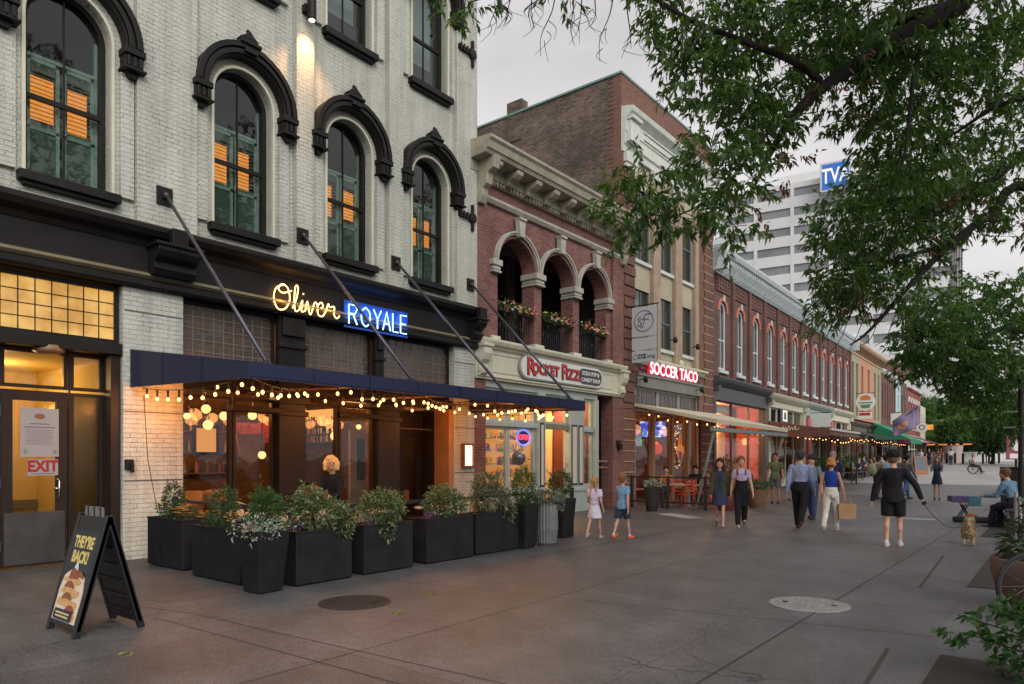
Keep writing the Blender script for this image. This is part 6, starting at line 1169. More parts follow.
# ------------------------------------------------------------------ planters and their plants
rimm = base('planter_soil', (.05, .035, .025), .95, bump=1, bs=40)
varieg = leafmat('variegated_leaf', [(.045, .09, .035), (.09, .15, .06), (.26, .30, .19), (.15, .17, .06), (.04, .075, .028), (.05, .10, .04)], .25); conif = leafmat('conifer_leaf', [(.015, .045, .018), (.03, .08, .025), (.05, .11, .04)], .15); brightl = leafmat('bright_plant_leaf', [(.03, .085, .025), (.06, .14, .035), (.03, .07, .02)], .3); dusty = leafmat('dusty_leaf', [(.25, .32, .26), (.35, .42, .36), (.12, .2, .12)], .2)
def box_planter(x0, x1, y0, y1, h, label):
    t = thing('box_planter', label, 'planter', ((x0+x1)/2, (y0+y1)/2, 0), random.uniform(-.015, .015), 'black box planters round the restaurant patio'); w, d = (x1-x0)/2, (y1-y0)/2
    b = MB(); b.box(-w, w, -d, d, .015, h-.02); b.build('shell', charc, t, bev=.012)
    b = MB(); wall_holes(b, [(-w-.004, -d-.004), (w+.004, -d-.004), (w+.004, d+.004), (-w-.004, d+.004)], [[(-w+.035, -d+.035), (w-.035, -d+.035), (w-.035, d-.035), (-w+.035, d-.035)]], 0, .03); b.v = [(v[1], v[2], h+v[0]+.01) for v in b.v]; b.build('rim', charc, t, bev=.004); b = MB(); b.box(-w+.04, w-.04, -d+.04, d-.04, h-.018, h-.01); b.build('soil', rimm, t); return t
PL = [(-11.0, -9.9, 4.9, 5.32, .72, 'black box planter nearest the cream pier with a small conifer and yellow flowers'), (-9.42, -8.24, 4.80, 5.2, .70, 'black box planter with a conifer and orange flowers, second from the cream pier'), (-8.0, -7.57, 5.18, 6.06, .68, 'wide black box planter beside the tapered planter, holding the lightest bush'), (-8.02, -7.59, 6.28, 7.2, .68, 'wide black box planter behind the dark manhole cover'), (-8.04, -7.62, 7.52, 8.58, .68, 'wide black box planter in front of the restaurant double doors'), (-8.05, -7.66, 8.70, 9.84, .68, 'wide black box planter before the lit menu case')]
for q in PL: box_planter(*q)
def tall_planter(x, y, w1, w0, h, label, rz=0):
    t = thing('tapered_planter', label, 'planter', (x, y, 0), rz, 'tapered planters'); b = MB(); b.taper(0, 0, .01, h, w0, w0, w1, w1); b.build('shell', charc, t, bev=.01); b = MB(); b.box(-w1/2+.03, w1/2-.03, -w1/2+.03, w1/2-.03, h, h+.006); b.build('soil', rimm, t)
tall_planter(-7.66, 4.78, .45, .32, .74, 'tall tapered black planter at the patio corner with white trailing leaves', .05); tall_planter(-7.72, 10.05, .42, .32, .80, 'tapered dark planter left of the ribbed grey urn'); tall_planter(-8.15, 11.85, .48, .36, .8, 'tapered dark planter right of the ribbed grey urn')
t = thing('ribbed_urn', 'grey ribbed cylinder urn between two tapered planters', 'planter', (-7.62, 10.62, 0)); b = MB(); prof = [(.15, 0), (.19, .05), (.215, .3), (.21, .6), (.2, .76), (.17, .76)]
for i, (r, z) in enumerate(prof):
    for k in range(48): q = 2*PI*k/48; r_ = r*(1+(.035 if k % 2 else -.02)); b.v.append((r_*math.cos(q), r_*math.sin(q), z))
b.f = [(i*48+k, i*48+(k+1) % 48, (i+1)*48+(k+1) % 48, (i+1)*48+k) for i in range(5) for k in range(48)]+[tuple(range(48))[::-1], tuple(range(240, 288))]; b.m = [0]*len(b.f); b.build('shell', base('zinc_grey', (.17, .18, .18), .45, metal=.3, var=.2), t)
def plant(x, y, z, label, name, blobs, mat, ln, wd, flowers=(), kind='plant', stems=True):
    t = thing(name, label, kind, (x, y, z)); pts, ds = [], []
    for (cx, cy, cz, rx, ry, rz, n) in blobs:
        d = RNG.normal(size=(n, 3)); d /= np.linalg.norm(d, axis=1)[:, None]; r = RNG.uniform(.3, 1, (n, 1))**.4; c = np.array((cx, cy, cz)); lump = 1+.22*np.sin(d[:, :1]*7+cx*9)*np.cos(d[:, 1:2]*6+cy*5)
        pts.append(c+d*r*lump*np.array((rx, ry, rz))); ds.append(d+RNG.normal(0, .6, (n, 3))+[0, 0, .35])
    bigs = [q for q in blobs if q[6] >= 200] or blobs
    for k in range(9):                       # straggling shoots that break the outline
        cx, cy, cz, rx, ry, rz, n = random.choice(bigs); d = RNG.normal(size=3); d[2] = abs(d[2])*1.2+.2; d /= np.linalg.norm(d); f = np.linspace(.8, 1.0+random.uniform(.25, .6), 16)[:, None]
        pts.append(np.array((cx, cy, cz))+d*f*np.array((rx, ry, rz))+RNG.normal(0, .008, (16, 3))); ds.append(np.tile(d, (16, 1))*.5+RNG.normal(0, .7, (16, 3)))
    leaves('foliage', np.concatenate(pts), np.concatenate(ds), ln, wd, mat, t)
    b = MB()
    for k in range(14): q = random.choice(blobs); b.tube([(q[0]*.4, q[1]*.4, 0), (q[0]+random.uniform(-.8, .8)*q[3], q[1]+random.uniform(-.8, .8)*q[4], q[2]+random.uniform(-.2, .8)*q[5])], [.008, .003], 4, cap=False)
    o = b.build('stems', bark, t, fix=False); o['kind'] = 'stuff'
    for (cx, cy, cz, rx, ry, rz, n, cols, nm) in flowers:
        b = MB()
        for k in range(n):
            p = Vector((cx+random.uniform(-rx, rx), cy+random.uniform(-ry, ry), cz+random.uniform(-rz, rz))); nn = random.uniform(0, PI)
            for a in range(5): q = nn+a*2*PI/5; b.add([tuple(p), (p.x+.022*math.cos(q-.5), p.y+.022*math.sin(q-.5), p.z+.008), (p.x+.034*math.cos(q), p.y+.034*math.sin(q), p.z+.004), (p.x+.022*math.cos(q+.5), p.y+.022*math.sin(q+.5), p.z+.008)], [(0, 1, 2, 3)])
        o = b.build(nm, multi(nm+'_m%d' % len(MT), cols, .6), t, fix=False); o['kind'] = 'stuff'
    return t
yo = [(.75, .35, .08), (.8, .5, .1)]; pu = [(.22, .08, .32), (.35, .12, .3)]
plant(-10.7, 5.1, .72, 'small dark conifer with yellow flowers in the planter nearest the cream pier', 'conifer_planting', [(.12, 0, .28, .16, .14, .26, 900), (0, 0, .1, .3, .16, .09, 300), (.4, 0, .09, .35, .15, .08, 260)], conif, .06, .016, [(-.15, -.05, .16, .15, .1, .06, 14, yo, 'yellow_flowers'), (.55, -.08, .15, .25, .1, .06, 26, yo, 'yellow_flowers')])
plant(-9.1, 5.0, .70, 'upright dark conifer with orange and purple flowers in the second planter', 'conifer_planting', [(.15, 0, .25, .2, .17, .27, 1100), (.1, 0, .07, .45, .16, .08, 360), (.6, 0, .07, .25, .15, .08, 200)], conif, .06, .016, [(-.1, -.08, .15, .15, .1, .05, 10, yo, 'orange_flowers'), (.62, -.08, .15, .2, .1, .06, 20, yo, 'orange_flowers'), (.78, -.1, .1, .12, .1, .05, 16, pu, 'purple_flowers')])
t = plant(-7.66, 4.78, .74, 'round bright green conifer with white trailing leaves in the corner planter', 'conifer_planting', [(-.02, .05, .24, .19, .19, .25, 1500)], brightl, .065, .016, [(.12, -.2, .04, .1, .08, .04, 16, [(.5, .2, .3), (.4, .1, .25)], 'pink_flowers')])
p_ = RNG.normal(size=(420, 3))*[.13, .13, .07]+[.12, -.12, .05]; leaves('trailing_leaves', p_, RNG.normal(size=(420, 3)), .05, .022, dusty, t)
plant(-7.78, 5.62, .68, 'loose variegated shrub spilling over the wide planter beside the tapered one', 'variegated_shrub', [(0, 0, .22, .28, .36, .26, 1500), (.0, -.1, .42, .16, .2, .16, 380), (.18, .3, .08, .14, .16, .24, 460), (0, -.33, .05, .16, .14, .08, 160)], varieg, .062, .026, [(.1, -.36, .08, .1, .1, .05, 22, pu, 'purple_flowers')])
plant(-7.80, 6.75, .68, 'variegated shrub with a trailing strand in the planter behind the manhole cover', 'variegated_shrub', [(0, 0, .2, .26, .38, .22, 1500), (.22, -.05, -.02, .08, .14, .24, 300), (0, .1, .36, .18, .26, .12, 300)], varieg, .062, .026, [(.12, -.38, .06, .08, .1, .05, 14, pu, 'purple_flowers')])
plant(-7.83, 8.05, .68, 'broad variegated shrub in the planter before the double doors', 'variegated_shrub', [(0, .05, .2, .26, .44, .2, 1600), (0, .0, .36, .16, .25, .14, 360)], varieg, .062, .026, [(.12, -.4, .06, .08, .12, .05, 24, pu, 'purple_flowers')])
plant(-7.85, 9.25, .68, 'tall darker shrub with red tips in the planter before the menu case', 'mixed_shrub', [(0, 0, .25, .26, .45, .26, 1700), (0, -.1, .48, .2, .28, .2, 560), (.15, .3, .02, .15, .2, .2, 300)], leafmat('dark_mixed_leaf', [(.03, .07, .03), (.07, .12, .05), (.2, .24, .15), (.16, .07, .04)], .2), .062, .026)
plant(-7.72, 10.05, .80, 'narrow upright conifer with white trailing leaves left of the ribbed urn', 'conifer_planting', [(0, 0, .3, .2, .2, .34, 1500), (.1, .1, -.02, .12, .14, .16, 260)], brightl, .06, .018)
plant(-7.62, 10.62, .76, 'low trailing silvery plant in the ribbed urn', 'trailing_plant', [(0, 0, .12, .28, .3, .14, 900), (.1, .2, .0, .14, .16, .14, 260)], dusty if False else leafmat('purple_grey_leaf', [(.06, .08, .07), (.14, .17, .15), (.35, .38, .35)], .2), .06, .026)
plant(-8.15, 11.85, .8, 'conifer with red and orange blooms in the tapered planter nearest the candy shop', 'conifer_planting', [(0, 0, .28, .24, .26, .28, 1300)], conif, .06, .02, [(-.1, -.1, .5, .15, .15, .08, 22, [(.7, .15, .08), (.8, .45, .3), (.8, .6, .5)], 'red_flowers')])
# ------------------------------------------------------------------ patio railing, bistro chairs and tables
t = thing('patio_railing', 'black square tube railing round the restaurant patio behind the planters', 'railing', (0, 0, 0))
for z in (.5, .93): b = MB(); b.box(-8.12, -8.07, 5.45, 12.2, z-.025, z+.025); b.build('rail', iron, t); b = MB(); b.box(-11.3, -8.13, 5.45, 5.5, z-.025, z+.025); b.build('rail', iron, t)
for y in (5.47, 6.2, 7.36, 8.64, 9.9, 11.1, 12.2): b = MB(); b.box(-8.125, -8.065, y-.03, y+.03, 0, 1.0); b.build('post', iron, t)
for x in (-11.3, -9.8): b = MB(); b.box(x-.03, x+.03, 5.44, 5.51, 0, 1.0); b.build('post', iron, t)
ratt = base('rattan', (.45, .26, .11), .6, var=.25, vs=30); weave = base('woven_cream', (.55, .46, .36), .7, var=.3, vs=90, bump=.6, bs=120)
def bistro_chair(x, y, rz, label):
    t = thing('bistro_chair', label, 'chair', (x, y, 0), rz, 'rattan bistro chairs on the patio')
    b = MB(); b.lathe([(.2, .43), (.225, .45), (.2, .47)], 18); b.build('seat', weave, t, smooth=True)
    b = MB(); b.tube([(-.2, -.17, .45), (-.21, -.22, .7), (-.15, -.25, .86), (0, -.26, .92), (.15, -.25, .86), (.21, -.22, .7), (.2, -.17, .45)], .014, 8); b.tube([(-.14, -.2, .5), (-.15, -.23, .68), (0, -.25, .84), (.15, -.23, .68), (.14, -.2, .5)], .01, 6); b.build('back_frame', ratt, t, smooth=True)
    b = MB(); b.prism([(-.13, .52), (.13, .52), (.145, .68), (.09, .80), (-.09, .80), (-.145, .68)], -.235, -.225, 'y'); b.build('backrest', weave, t)
    for sx in (-1, 1):
        for sy in (-1, 1): b = MB(); b.tube([(sx*.15, sy*.15, .43), (sx*.2, sy*.2, .0)], .014, 7); b.build('leg', ratt, t)
def bistro_table(x, y, label):
    t = thing('bistro_table', label, 'table', (x, y, 0), 0, 'round bistro tables on the patio'); b = MB(); b.lathe([(.33, .715), (.35, .72), (.35, .74), (.33, .745)], 24); b.build('tabletop', base('pale_tabletop', (.5, .42, .36), .35), t); b = MB(); b.lathe([(.03, .02), (.03, .71)], 10); b.build('pedestal', iron, t)
    b = MB(); b.lathe([(.2, 0), (.2, .015), (.04, .03)], 16); b.build('base', iron, t)
CHS = [(-8.6, 5.75, .3, 'rattan bistro chair behind the tapered corner planter'), (-9.3, 6.3, -.9, 'rattan bistro chair at the back, below the second restaurant window'), (-8.55, 6.3, 2.5, 'rattan bistro chair between the first two wide planters'), (-8.5, 7.25, .2, 'rattan bistro chair behind the planter at the manhole cover'), (-8.5, 8.5, 1.6, 'rattan bistro chair behind the planter at the double doors'), (-8.6, 9.4, 2.7, 'rattan bistro chair left of the lit menu case'), (-9.6, 7.3, 0.2, 'rattan bistro chair next to the blonde server'), (-10.6, 6.1, 1.2, 'rattan bistro chair closest to the leftmost restaurant window'), (-8.7, 10.8, 1.9, 'rattan bistro chair behind the ribbed urn')]
for c in CHS: bistro_chair(*c)
for x, y, l in ((-9.0, 6.0, 'bistro table behind the tapered corner planter'), (-8.95, 7.7, 'bistro table behind the planters at the blonde server'), (-8.95, 9.0, 'bistro table before the double doors'), (-10.2, 5.95, 'bistro table nearest the cream pier'), (-9.0, 10.3, 'bistro table behind the ribbed urn')): bistro_table(x, y, l)
# ------------------------------------------------------------------ taco terrace
t = thing('terrace_fence', 'black metal fence round the taco restaurant terrace', 'fence', (0, 0, 0))
FX = -8.75; fy0, fy1 = 18.9, 24.6
fy0 = 20.6
for z in (.2, .55, 1.0): b = MB(); b.box(FX-.02, FX+.02, fy0, fy1, z-.025, z+.025); b.build('rail', iron, t)
for x_ in (-11.3, -10.0): b = MB(); b.box(x_-.04, x_+.04, fy0-.04, fy0+.04, 0, 1.05); b.build('post', iron, t)
for y in (fy0, 22.6, fy1): b = MB(); b.box(FX-.04, FX+.04, y-.04, y+.04, 0, 1.05); b.build('post', iron, t)
for z in (.2, 1.0): b = MB(); b.box(-11.5, FX-.05, fy0-.02, fy0+.02, z-.025, z+.025); b.build('rail', iron, t)
orr = base('orange_red_metal', (.55, .07, .035), .4); 
def metal_chair(x, y, rz, label):
    t = thing('metal_chair', label, 'chair', (x, y, 0), rz, 'orange red metal chairs'); b = MB(); b.box(-.2, .2, -.19, .2, .44, .465); b.build('seat', orr, t, bev=.01)
    for k in range(4): b = MB(); b.box(-.19, .19, -.215, -.2, .55+k*.09, .60+k*.09); b.build('back_slat', orr, t)
    for sx in (-1, 1):
        b = MB(); b.tube([(sx*.2, -.2, .44), (sx*.2, -.22, .92)], .014, 6); b.build('back_post', orr, t)
        for sy in (-1, 1): b = MB(); b.tube([(sx*.18, sy*.17, .44), (sx*.21, sy*.21, 0)], .014, 6); b.build('leg', orr, t)
spots = [(-9.6, 19.75, 1.2), (-9.6, 20.9, -1.5), (-10.5, 20.1, 2), (-9.3, 21.7, .4), (-9.4, 22.9, 2.8), (-10.4, 22.4, -.5), (-9.5, 24.0, 1.3), (-10.6, 23.6, .3), (-10.9, 21.6, 1), (-9.4, 26.6, 1.2), (-10.3, 26.8, -1.2)]
wh = ['nearest the black waste pot', 'behind the first fence bay', 'below the left television', 'at the first fence post', 'behind the dark haired woman in the green jacket', 'below the red pendant lamp', 'behind the woman in black overalls', 'in front of the window crest', 'by the wall under the second television', 'left of the man in the olive tee', 'by the wall behind the man in the olive tee']
for (x, y, r_), w_ in zip(spots, wh): metal_chair(x, y+(1.3 if y < 25 else 0), r_, 'orange red metal terrace chair '+w_)
def sq_table(x, y, label):
    t = thing('terrace_table', label, 'table', (x, y, 0), 0, 'square terrace tables'); b = MB(); b.box(-.38, .38, -.38, .38, .72, .75); b.build('tabletop', base('bleached_tabletop', (.45, .35, .27), .5), t, bev=.006); b = MB(); b.box(-.035, .035, -.035, .035, .02, .72); b.build('pedestal', base('grey_pedestal', (.4, .4, .4), .4), t); b = MB(); b.box(-.25, .25, -.03, .03, 0, .02); b.box(-.03, .03, -.25, .25, .021, .03); b.build('base', MT['grey_pedestal'], t)
for x, y, l in ((-9.7, 21.5, 'terrace table nearest the black waste pot'), (-9.5, 23.5, 'terrace table behind the middle of the black fence'), (-9.9, 25.0, 'terrace table before the window crest'), (-10.7, 22.1, 'terrace table by the wall under the left television')): sq_table(x, y, l)
def pot(x, y, r, h, mat, label, plab=None, mt=None, hh=.5, n=500, cat='plant pot', flw=()):
    z = gz(y); t = thing('plant_pot', label, cat, (x, y, z)); b = MB(); b.lathe([(r*.7, 0), (r*.85, h*.3), (r, h*.9), (r*1.05, h), (r*.9, h)], 18); b.build('shell', mat, t, smooth=False)
    if plab: plant(x, y, z+h, plab, 'potted_plant', [(0, 0, hh*.4, r*1.2, r*1.2, hh*.5, n), (0, 0, hh*.75, r*.8, r*.8, hh*.35, n//3)], mt, .09, .035, flw)
blkp = base('black_pot', (.02, .02, .02), .4); mar = base('maroon_pot', (.13, .025, .02), .45)
pot(-9.9, 19.3, .24, .75, blkp, 'black pot standing left of the taco terrace fence', 'small pale plant in the black pot at the terrace fence', dusty, .15, 120)
pot(-8.35, 21.2, .36, .6, mar, 'maroon pot left of the woman in the green jacket', 'reddish green plant in the maroon pot left of the two women', leafmat('bronze_leaf', [(.10, .07, .02), (.16, .10, .03), (.05, .07, .02)], .2), .95, 700)
pot(-8.0, 23.0, .34, .6, base('brown_pot', (.17, .09, .05), .5), 'brown pot right of the woman in black overalls', 'leafy plant in the brown pot right of the two women', brightl, .28, 260)
for i, (px, py, s, l) in enumerate(((823, 487, .38, 'nearer'), (837, 485, .36, 'middle'), (851, 484, .36, 'third'), (862, 480, .36, 'fourth'))):
    g = G(px, py); pot(g.x, g.y, s, .75, blkp, 'dark pot in the row beyond the blue top woman, %s from the camera' % l, 'round bushy plant in the %s dark pot beyond the blue top woman' % l, conif if i % 2 else brightl, .75, 700)
g = G(901, 478); pot(g.x+1.2, 53, .4, .6, blkp, 'dark pot with yellow flowers beside the chalkboard', 'low plant with yellow flowers beside the chalkboard', brightl, .45, 400, flw=[(0, 0, .4, .4, .4, .1, 60, [(.7, .6, .05), (.8, .7, .1)], 'yellow_flowers')])
# ------------------------------------------------------------------ pavement A-frame sign
t = thing('pavement_sign', "black A-frame pavement sign reading THEY'RE BACK! with a stack of pancakes", 'sign', (-7.27, 2.76, 0)); th = math.atan(.285/1.08)
plas = base('black_plastic', (.012, .012, .013), .4)
def apanel(sg):
    b = MB(); w = .335
    b.box(-w, w, -.02, .02, .06, 1.10); b.box(-w, -w+.05, -.03, .03, .0, 1.12); b.box(w-.05, w, -.03, .03, 0, 1.12)
    if sg > 0:
        for k in range(6): b.box(-w+.06, w-.06, -.035, -.021, .14+k*.16, .17+k*.16)
    o = b.build('front_panel' if sg < 0 else 'rear_panel', plas, t, bev=.006); o.location = (0, sg*.285, 0); o.rotation_euler = (sg*th, 0, 0); return o
fp = apanel(-1); apanel(1)
b = MB(); b.box(-.285, .285, -.026, -.0205, .10, .96); b.build('poster', base('poster_navy', (.012, .02, .035), .35), fp)
yl = base('poster_yellow', (.7, .55, .18), .5)
text('lettering', "THEY'RE", .15, (0, -.028, .84), yl, fp, rot=(PI/2, 0, 0), ext=.001, off=.006, sx=.78); text('lettering', 'BACK!', .15, (.0, -.028, .70), yl, fp, rot=(PI/2, 0, 0), ext=.001, off=.006, sx=.86)
pc = base('pancake_tan', (.62, .36, .14), .5, var=.35, vs=25); pcc = base('cream_layer', (.75, .62, .48), .5, var=.2, vs=30); syr = base('syrup_brown', (.25, .05, .015), .2, var=.3, vs=30)
b = MB(); b.prism([(-.26, .11), (.27, .11), (.27, .40), (.22, .53), (.10, .58), (-.10, .58), (-.22, .52), (-.26, .40)], -.030, -.0265, 'y'); b.build('pancake_print', pcc, fp)
for k in range(4):
    b = MB(); z = .17+k*.105; w = .245-.012*k; b.prism([(w*math.cos(a), z+.045*math.sin(a)+.012*math.sin(a*3+k)) for a in np.linspace(0, 2*PI, 22, False)], -.0335, -.0305, 'y'); b.build('pancake_print', pc, fp)
    b = MB(); b.prism([((-.1+.07*k)*(1 if k % 2 else -1)+.11*math.cos(a), z+.055+.028*math.sin(a)-.015*math.cos(a*2)) for a in np.linspace(0, 2*PI, 16, False)], -.037, -.034, 'y'); b.build('syrup_print', syr, fp)
b = MB(); b.prism([(-.05, .57), (.05, .57), (.035, .62), (0, .66), (-.035, .62)], -.034, -.031, 'y'); b.build('cream_print', wht, fp); b = MB(); b.prism([(-.09, .50), (.1, .51), (.08, .58), (-.02, .6), (-.08, .57)], -.041, -.038, 'y'); b.build('syrup_print', syr, fp)
b = MB(); b.prism([(-.2, .12), (.19, .12), (.2, .17), (.18, .215), (-.19, .215), (-.21, .17)], -.045, -.0415, 'y'); b.build('label_print', nvy, fp)
b = MB(); b.box(-.16, .15, -.047, -.0455, .175, .19); b.box(-.15, .14, -.047, -.0455, .145, .16); b.build('print_lines', yl, fp)
for x in (-.16, -.02, .12): b = MB(); b.tube([(x-.05, 0, 1.05), (x-.045, 0, 1.15), (x+.045, 0, 1.15), (x+.05, 0, 1.05)], .014, 6); b.build('handle_loop', base('worn_grey_plastic', (.12, .12, .12), .5), t)
# chalkboard sign far away
g = (lambda a: (a.x, a.y, gz(a.y)))(P(920, 458, 50)); t = thing('chalkboard_sign', 'chalkboard A-frame with a reddish wooden frame standing on the pale paving', 'sign', g, .5)
for s_ in (-1, 1):
    b = MB(); wall_holes(b, [(-.42, 0), (.42, 0), (.42, 1.3), (-.42, 1.3)], [[(-.34, .3), (.34, .3), (.34, 1.22), (-.34, 1.22)]], 0, .04); b.v = [(v[1], v[0], v[2]) for v in b.v]; o = b.build('frame', base('red_wood', (.30, .10, .05), .6), t); o.location = (0, s_*.3, 0); o.rotation_euler.x = s_*.2
    b = MB(); b.box(-.34, .34, -.03, -.01, .3, 1.22); b.build('board', base('slate_board', (.09, .12, .14), .6), o)
# ------------------------------------------------------------------ right hand side things
t = thing('stone_pot', 'large round brown stone pot at the right edge of the photo', 'planter', (-.20, 9.3, 0)); b = MB(); b.lathe([(.2, 0), (.28, .03), (.42, .2), (.47, .40), (.48, .54), (.46, .56), (.43, .55), (.38, .52)], 32); b.build('shell', base('brown_stone', (.11, .075, .06), .8, var=.25, bump=.4), t, smooth=True)
plant(-.18, 9.3, .53, 'dark green and purple plant in the stone pot', 'potted_plant', [(0, 0, .2, .4, .4, .25, 500), (.1, 0, .4, .25, .25, .2, 200)], leafmat('dark_pot_leaf', [(.02, .045, .02), (.05, .09, .03), (.06, .03, .04)], .2), .13, .04)
t = thing('bicycle', 'bicycle mostly out of frame leaning at the stone pot, its black tyre showing', 'bicycle', (*P(1030, 458, 6.95)[:2], 0), YAW)
for x in (0, 1.0):
    b = MB(); b.tube([(x+.32*math.cos(a), 0, .345+.32*math.sin(a)) for a in np.linspace(0, 2*PI, 40)], .022, 8, cap=False); w_ = b.build('wheel', base('tyre_rubber', (.012, .012, .012), .7), t, smooth=True)
    b = MB(); b.tube([(x+.295*math.cos(a), 0, .345+.295*math.sin(a)) for a in np.linspace(0, 2*PI, 40)], .008, 6, cap=False)
    for k in range(12): b.tube([(x, 0, .345), (x+.29*math.cos(k*PI/6), 0, .345+.29*math.sin(k*PI/6))], .0015, 3)
    b.build('rim', steel, w_)
b = MB(); fr_ = [((0, 0, .345), (.42, 0, .35)), ((0, 0, .345), (.3, 0, .82)), ((.42, 0, .35), (.28, 0, .86)), ((.42, 0, .35), (.82, 0, .78)), ((.3, 0, .78), (.8, 0, .82)), ((1, 0, .345), (.8, 0, .92))]
for a, c in fr_: b.tube([a, c], .016, 8)
b.build('frame', base('dark_green_paint', (.02, .05, .03), .3), t); b = MB(); b.box(.16, .4, -.06, .06, .86, .90); b.build('saddle', dark, t, bev=.02); b = MB(); b.tube([(.78, -.26, .96), (.8, 0, .94), (.78, .26, .96)], .013, 6); b.build('handlebar', steel, t)
t = thing('bike_rack', 'steel spiral bike rack behind the bicycle at the right edge', 'bike rack', (-.72, 15.6, 0)); st2 = base('galvanised_steel', (.32, .33, .33), .35, metal=.7)
b = MB(); b.tube([(.16*k/20+.0, .42*math.cos(2*PI*k/20)+.0, .48+.42*math.sin(2*PI*k/20)) for k in range(0, 121)], .022, 8); b.build('spiral', st2, t, smooth=True)
for x in (-.02, 1.0): b = MB(); b.tube([(x, .0, 0), (x, 0, 1.0)], .03, 10); b.build('post', st2, t)
shl = leafmat('near_shrub_leaf', [(.02, .055, .02), (.035, .095, .03), (.06, .13, .04)], .35, .4)
t = thing('leafy_shrub', 'bright green leafy shrub reaching in from the lower right corner', 'shrub', (-.05, 5.6, 0))
bl = [(W3(1010, 610, 5.3), (.18, .2, .09), 22), (W3(1018, 640, 5.1), (.18, .2, .12), 26), (W3(995, 612, 5.4), (.11, .1, .03), 7), (W3(965, 633, 5.3), (.12, .12, .02), 6), (W3(1000, 632, 5.2), (.12, .12, .03), 8), (W3(958, 615, 5.3), (.05, .06, .02), 3), (W3(1020, 670, 5), (.14, .16, .12), 20)]
bl = [(loc(t, c), r, n) for c, r, n in bl]; bl += [((.3, .1, .5), (.4, .5, .4), 90)]
pts, ds, tw = sprays(bl, 6, .05); leaves('foliage', pts, ds*[1, 1, .5], .075, .045, shl, t, .1)
b = MB()
for c, r, n in bl: b.tube([(.2, 0, 0), (.15+c[0]*.3, c[1]*.4, c[2]*.9), c], [.012, .008, .003], 5, cap=False)
b.build('stems', bark, t, fix=False)
g = G(1014, 506); t = thing('waste_bin', 'tall dark slatted waste bin behind the seated man', 'waste bin', (g.x, g.y, 0)); b = MB(); b.box(-.35, .35, -.35, .35, .05, 1.25); b.build('shell', base('dark_bin', (.03, .022, .02), .5), t, bev=.03)
for k in range(10): b = MB(); b.box(-.345+k*.07, -.31+k*.07, -.37, -.352, .1, 1.15); b.build('slat', MT['dark_bin'], t)
b = MB(); b.box(-.38, .38, -.38, .38, 1.25, 1.32); b.build('lid', dark, t, bev=.02)
g = P(1016, 458, 32); t = thing('red_framed_sign', 'red framed sign with a pale disc on a dark post at the right edge', 'sign', (g.x, g.y, 0), YAW*.6); b = MB(); b.tube([(0, 0, 0), (0, 0, 2.9)], .05, 8); b.build('post', dark, t)
b = MB(); b.box(-.42, .42, -.12, -.055, 1.55, 2.65); b.build('frame', base('maroon_frame', (.25, .05, .07), .5), t, bev=.01); b = MB(); b.lathe([(.26, 0), (.26, .02)], 24); b.v = [(v[0], -.123-v[2], v[1]+2.2) for v in b.v]; b.build('disc', sgw, t); b = MB(); b.box(-.3, .3, -.135, -.123, 1.6, 1.82); b.build('panel', sgw, t)
t = thing('steel_pole', 'dark pole with three pale steel cross bars at the right edge', 'pole', (P(1021, 458, 20).x, P(1021, 458, 20).y, 0), 0); b = MB(); b.tube([(0, 0, 0), (0, 0, 3.9)], .07, 10); b.build('pole', dark, t)
for z in (2.5, 2.95, 3.55): b = MB(); b.box(-.42, 1.8, -.02, .02, z-.02, z+.02); b.build('cross_bar', st2, t)
# ------------------------------------------------------------------ small table, case, folding things
g = G(964, 520); t = thing('draped_table', 'small table with a purple and teal cloth standing behind the dog', 'table', (g.x, g.y, 0), .3)
b = MB()
for s_ in (-1, 1): b.tube([(-.16, s_*.12, .0), (.16, s_*.12, .58)], .018, 6); b.tube([(.16, s_*.12, .0), (-.16, s_*.12, .58)], .018, 6)
b.tube([(-.16, -.2, .0), (-.16, .2, 0.0)], .018, 6); b.tube([(.16, -.2, .0), (.16, .2, 0.0)], .018, 6); b.build('folding_legs', iron, t); b = MB(); b.box(-.3, .3, -.2, .2, .58, .61); b.build('tabletop', wood, t)
cl = multi('woven_cloth', [(.12, .06, .2), (.10, .05, .16), (.03, .22, .26), (.05, .30, .28), (.18, .2, .12)], .9)
c = thing('patterned_cloth', 'purple and teal fringed cloth draped over the small table', 'cloth', (g.x, g.y, .612), .3)
b = MB(); b.box(-.32, .06, -.22, .22, 0, .012); b.box(-.335, -.32, -.22, .22, -.13, .012); b.box(-.32, .06, -.235, -.22, -.15, .012); b.build('purple_half', base('purple_cloth', (.07, .045, .12), .9, var=.6, vs=20), c); b = MB(); b.box(.061, .32, -.22, .22, 0, .013); b.box(.061, .32, -.236, -.22, -.24, .013); b.box(.32, .335, -.22, .22, -.2, .013); b.build('teal_half', base('teal_cloth', (.035, .13, .16), .9, var=.6, vs=20), c)
b = MB()
for k in range(22): x = -.33+k*.03; z = -.15 if x < .06 else -.24; b.box(x-.004, x+.004, -.234, -.226, z-.05, z)
b.build('fringe', base('fringe', (.4, .38, .3), .9), c)['kind'] = 'stuff'
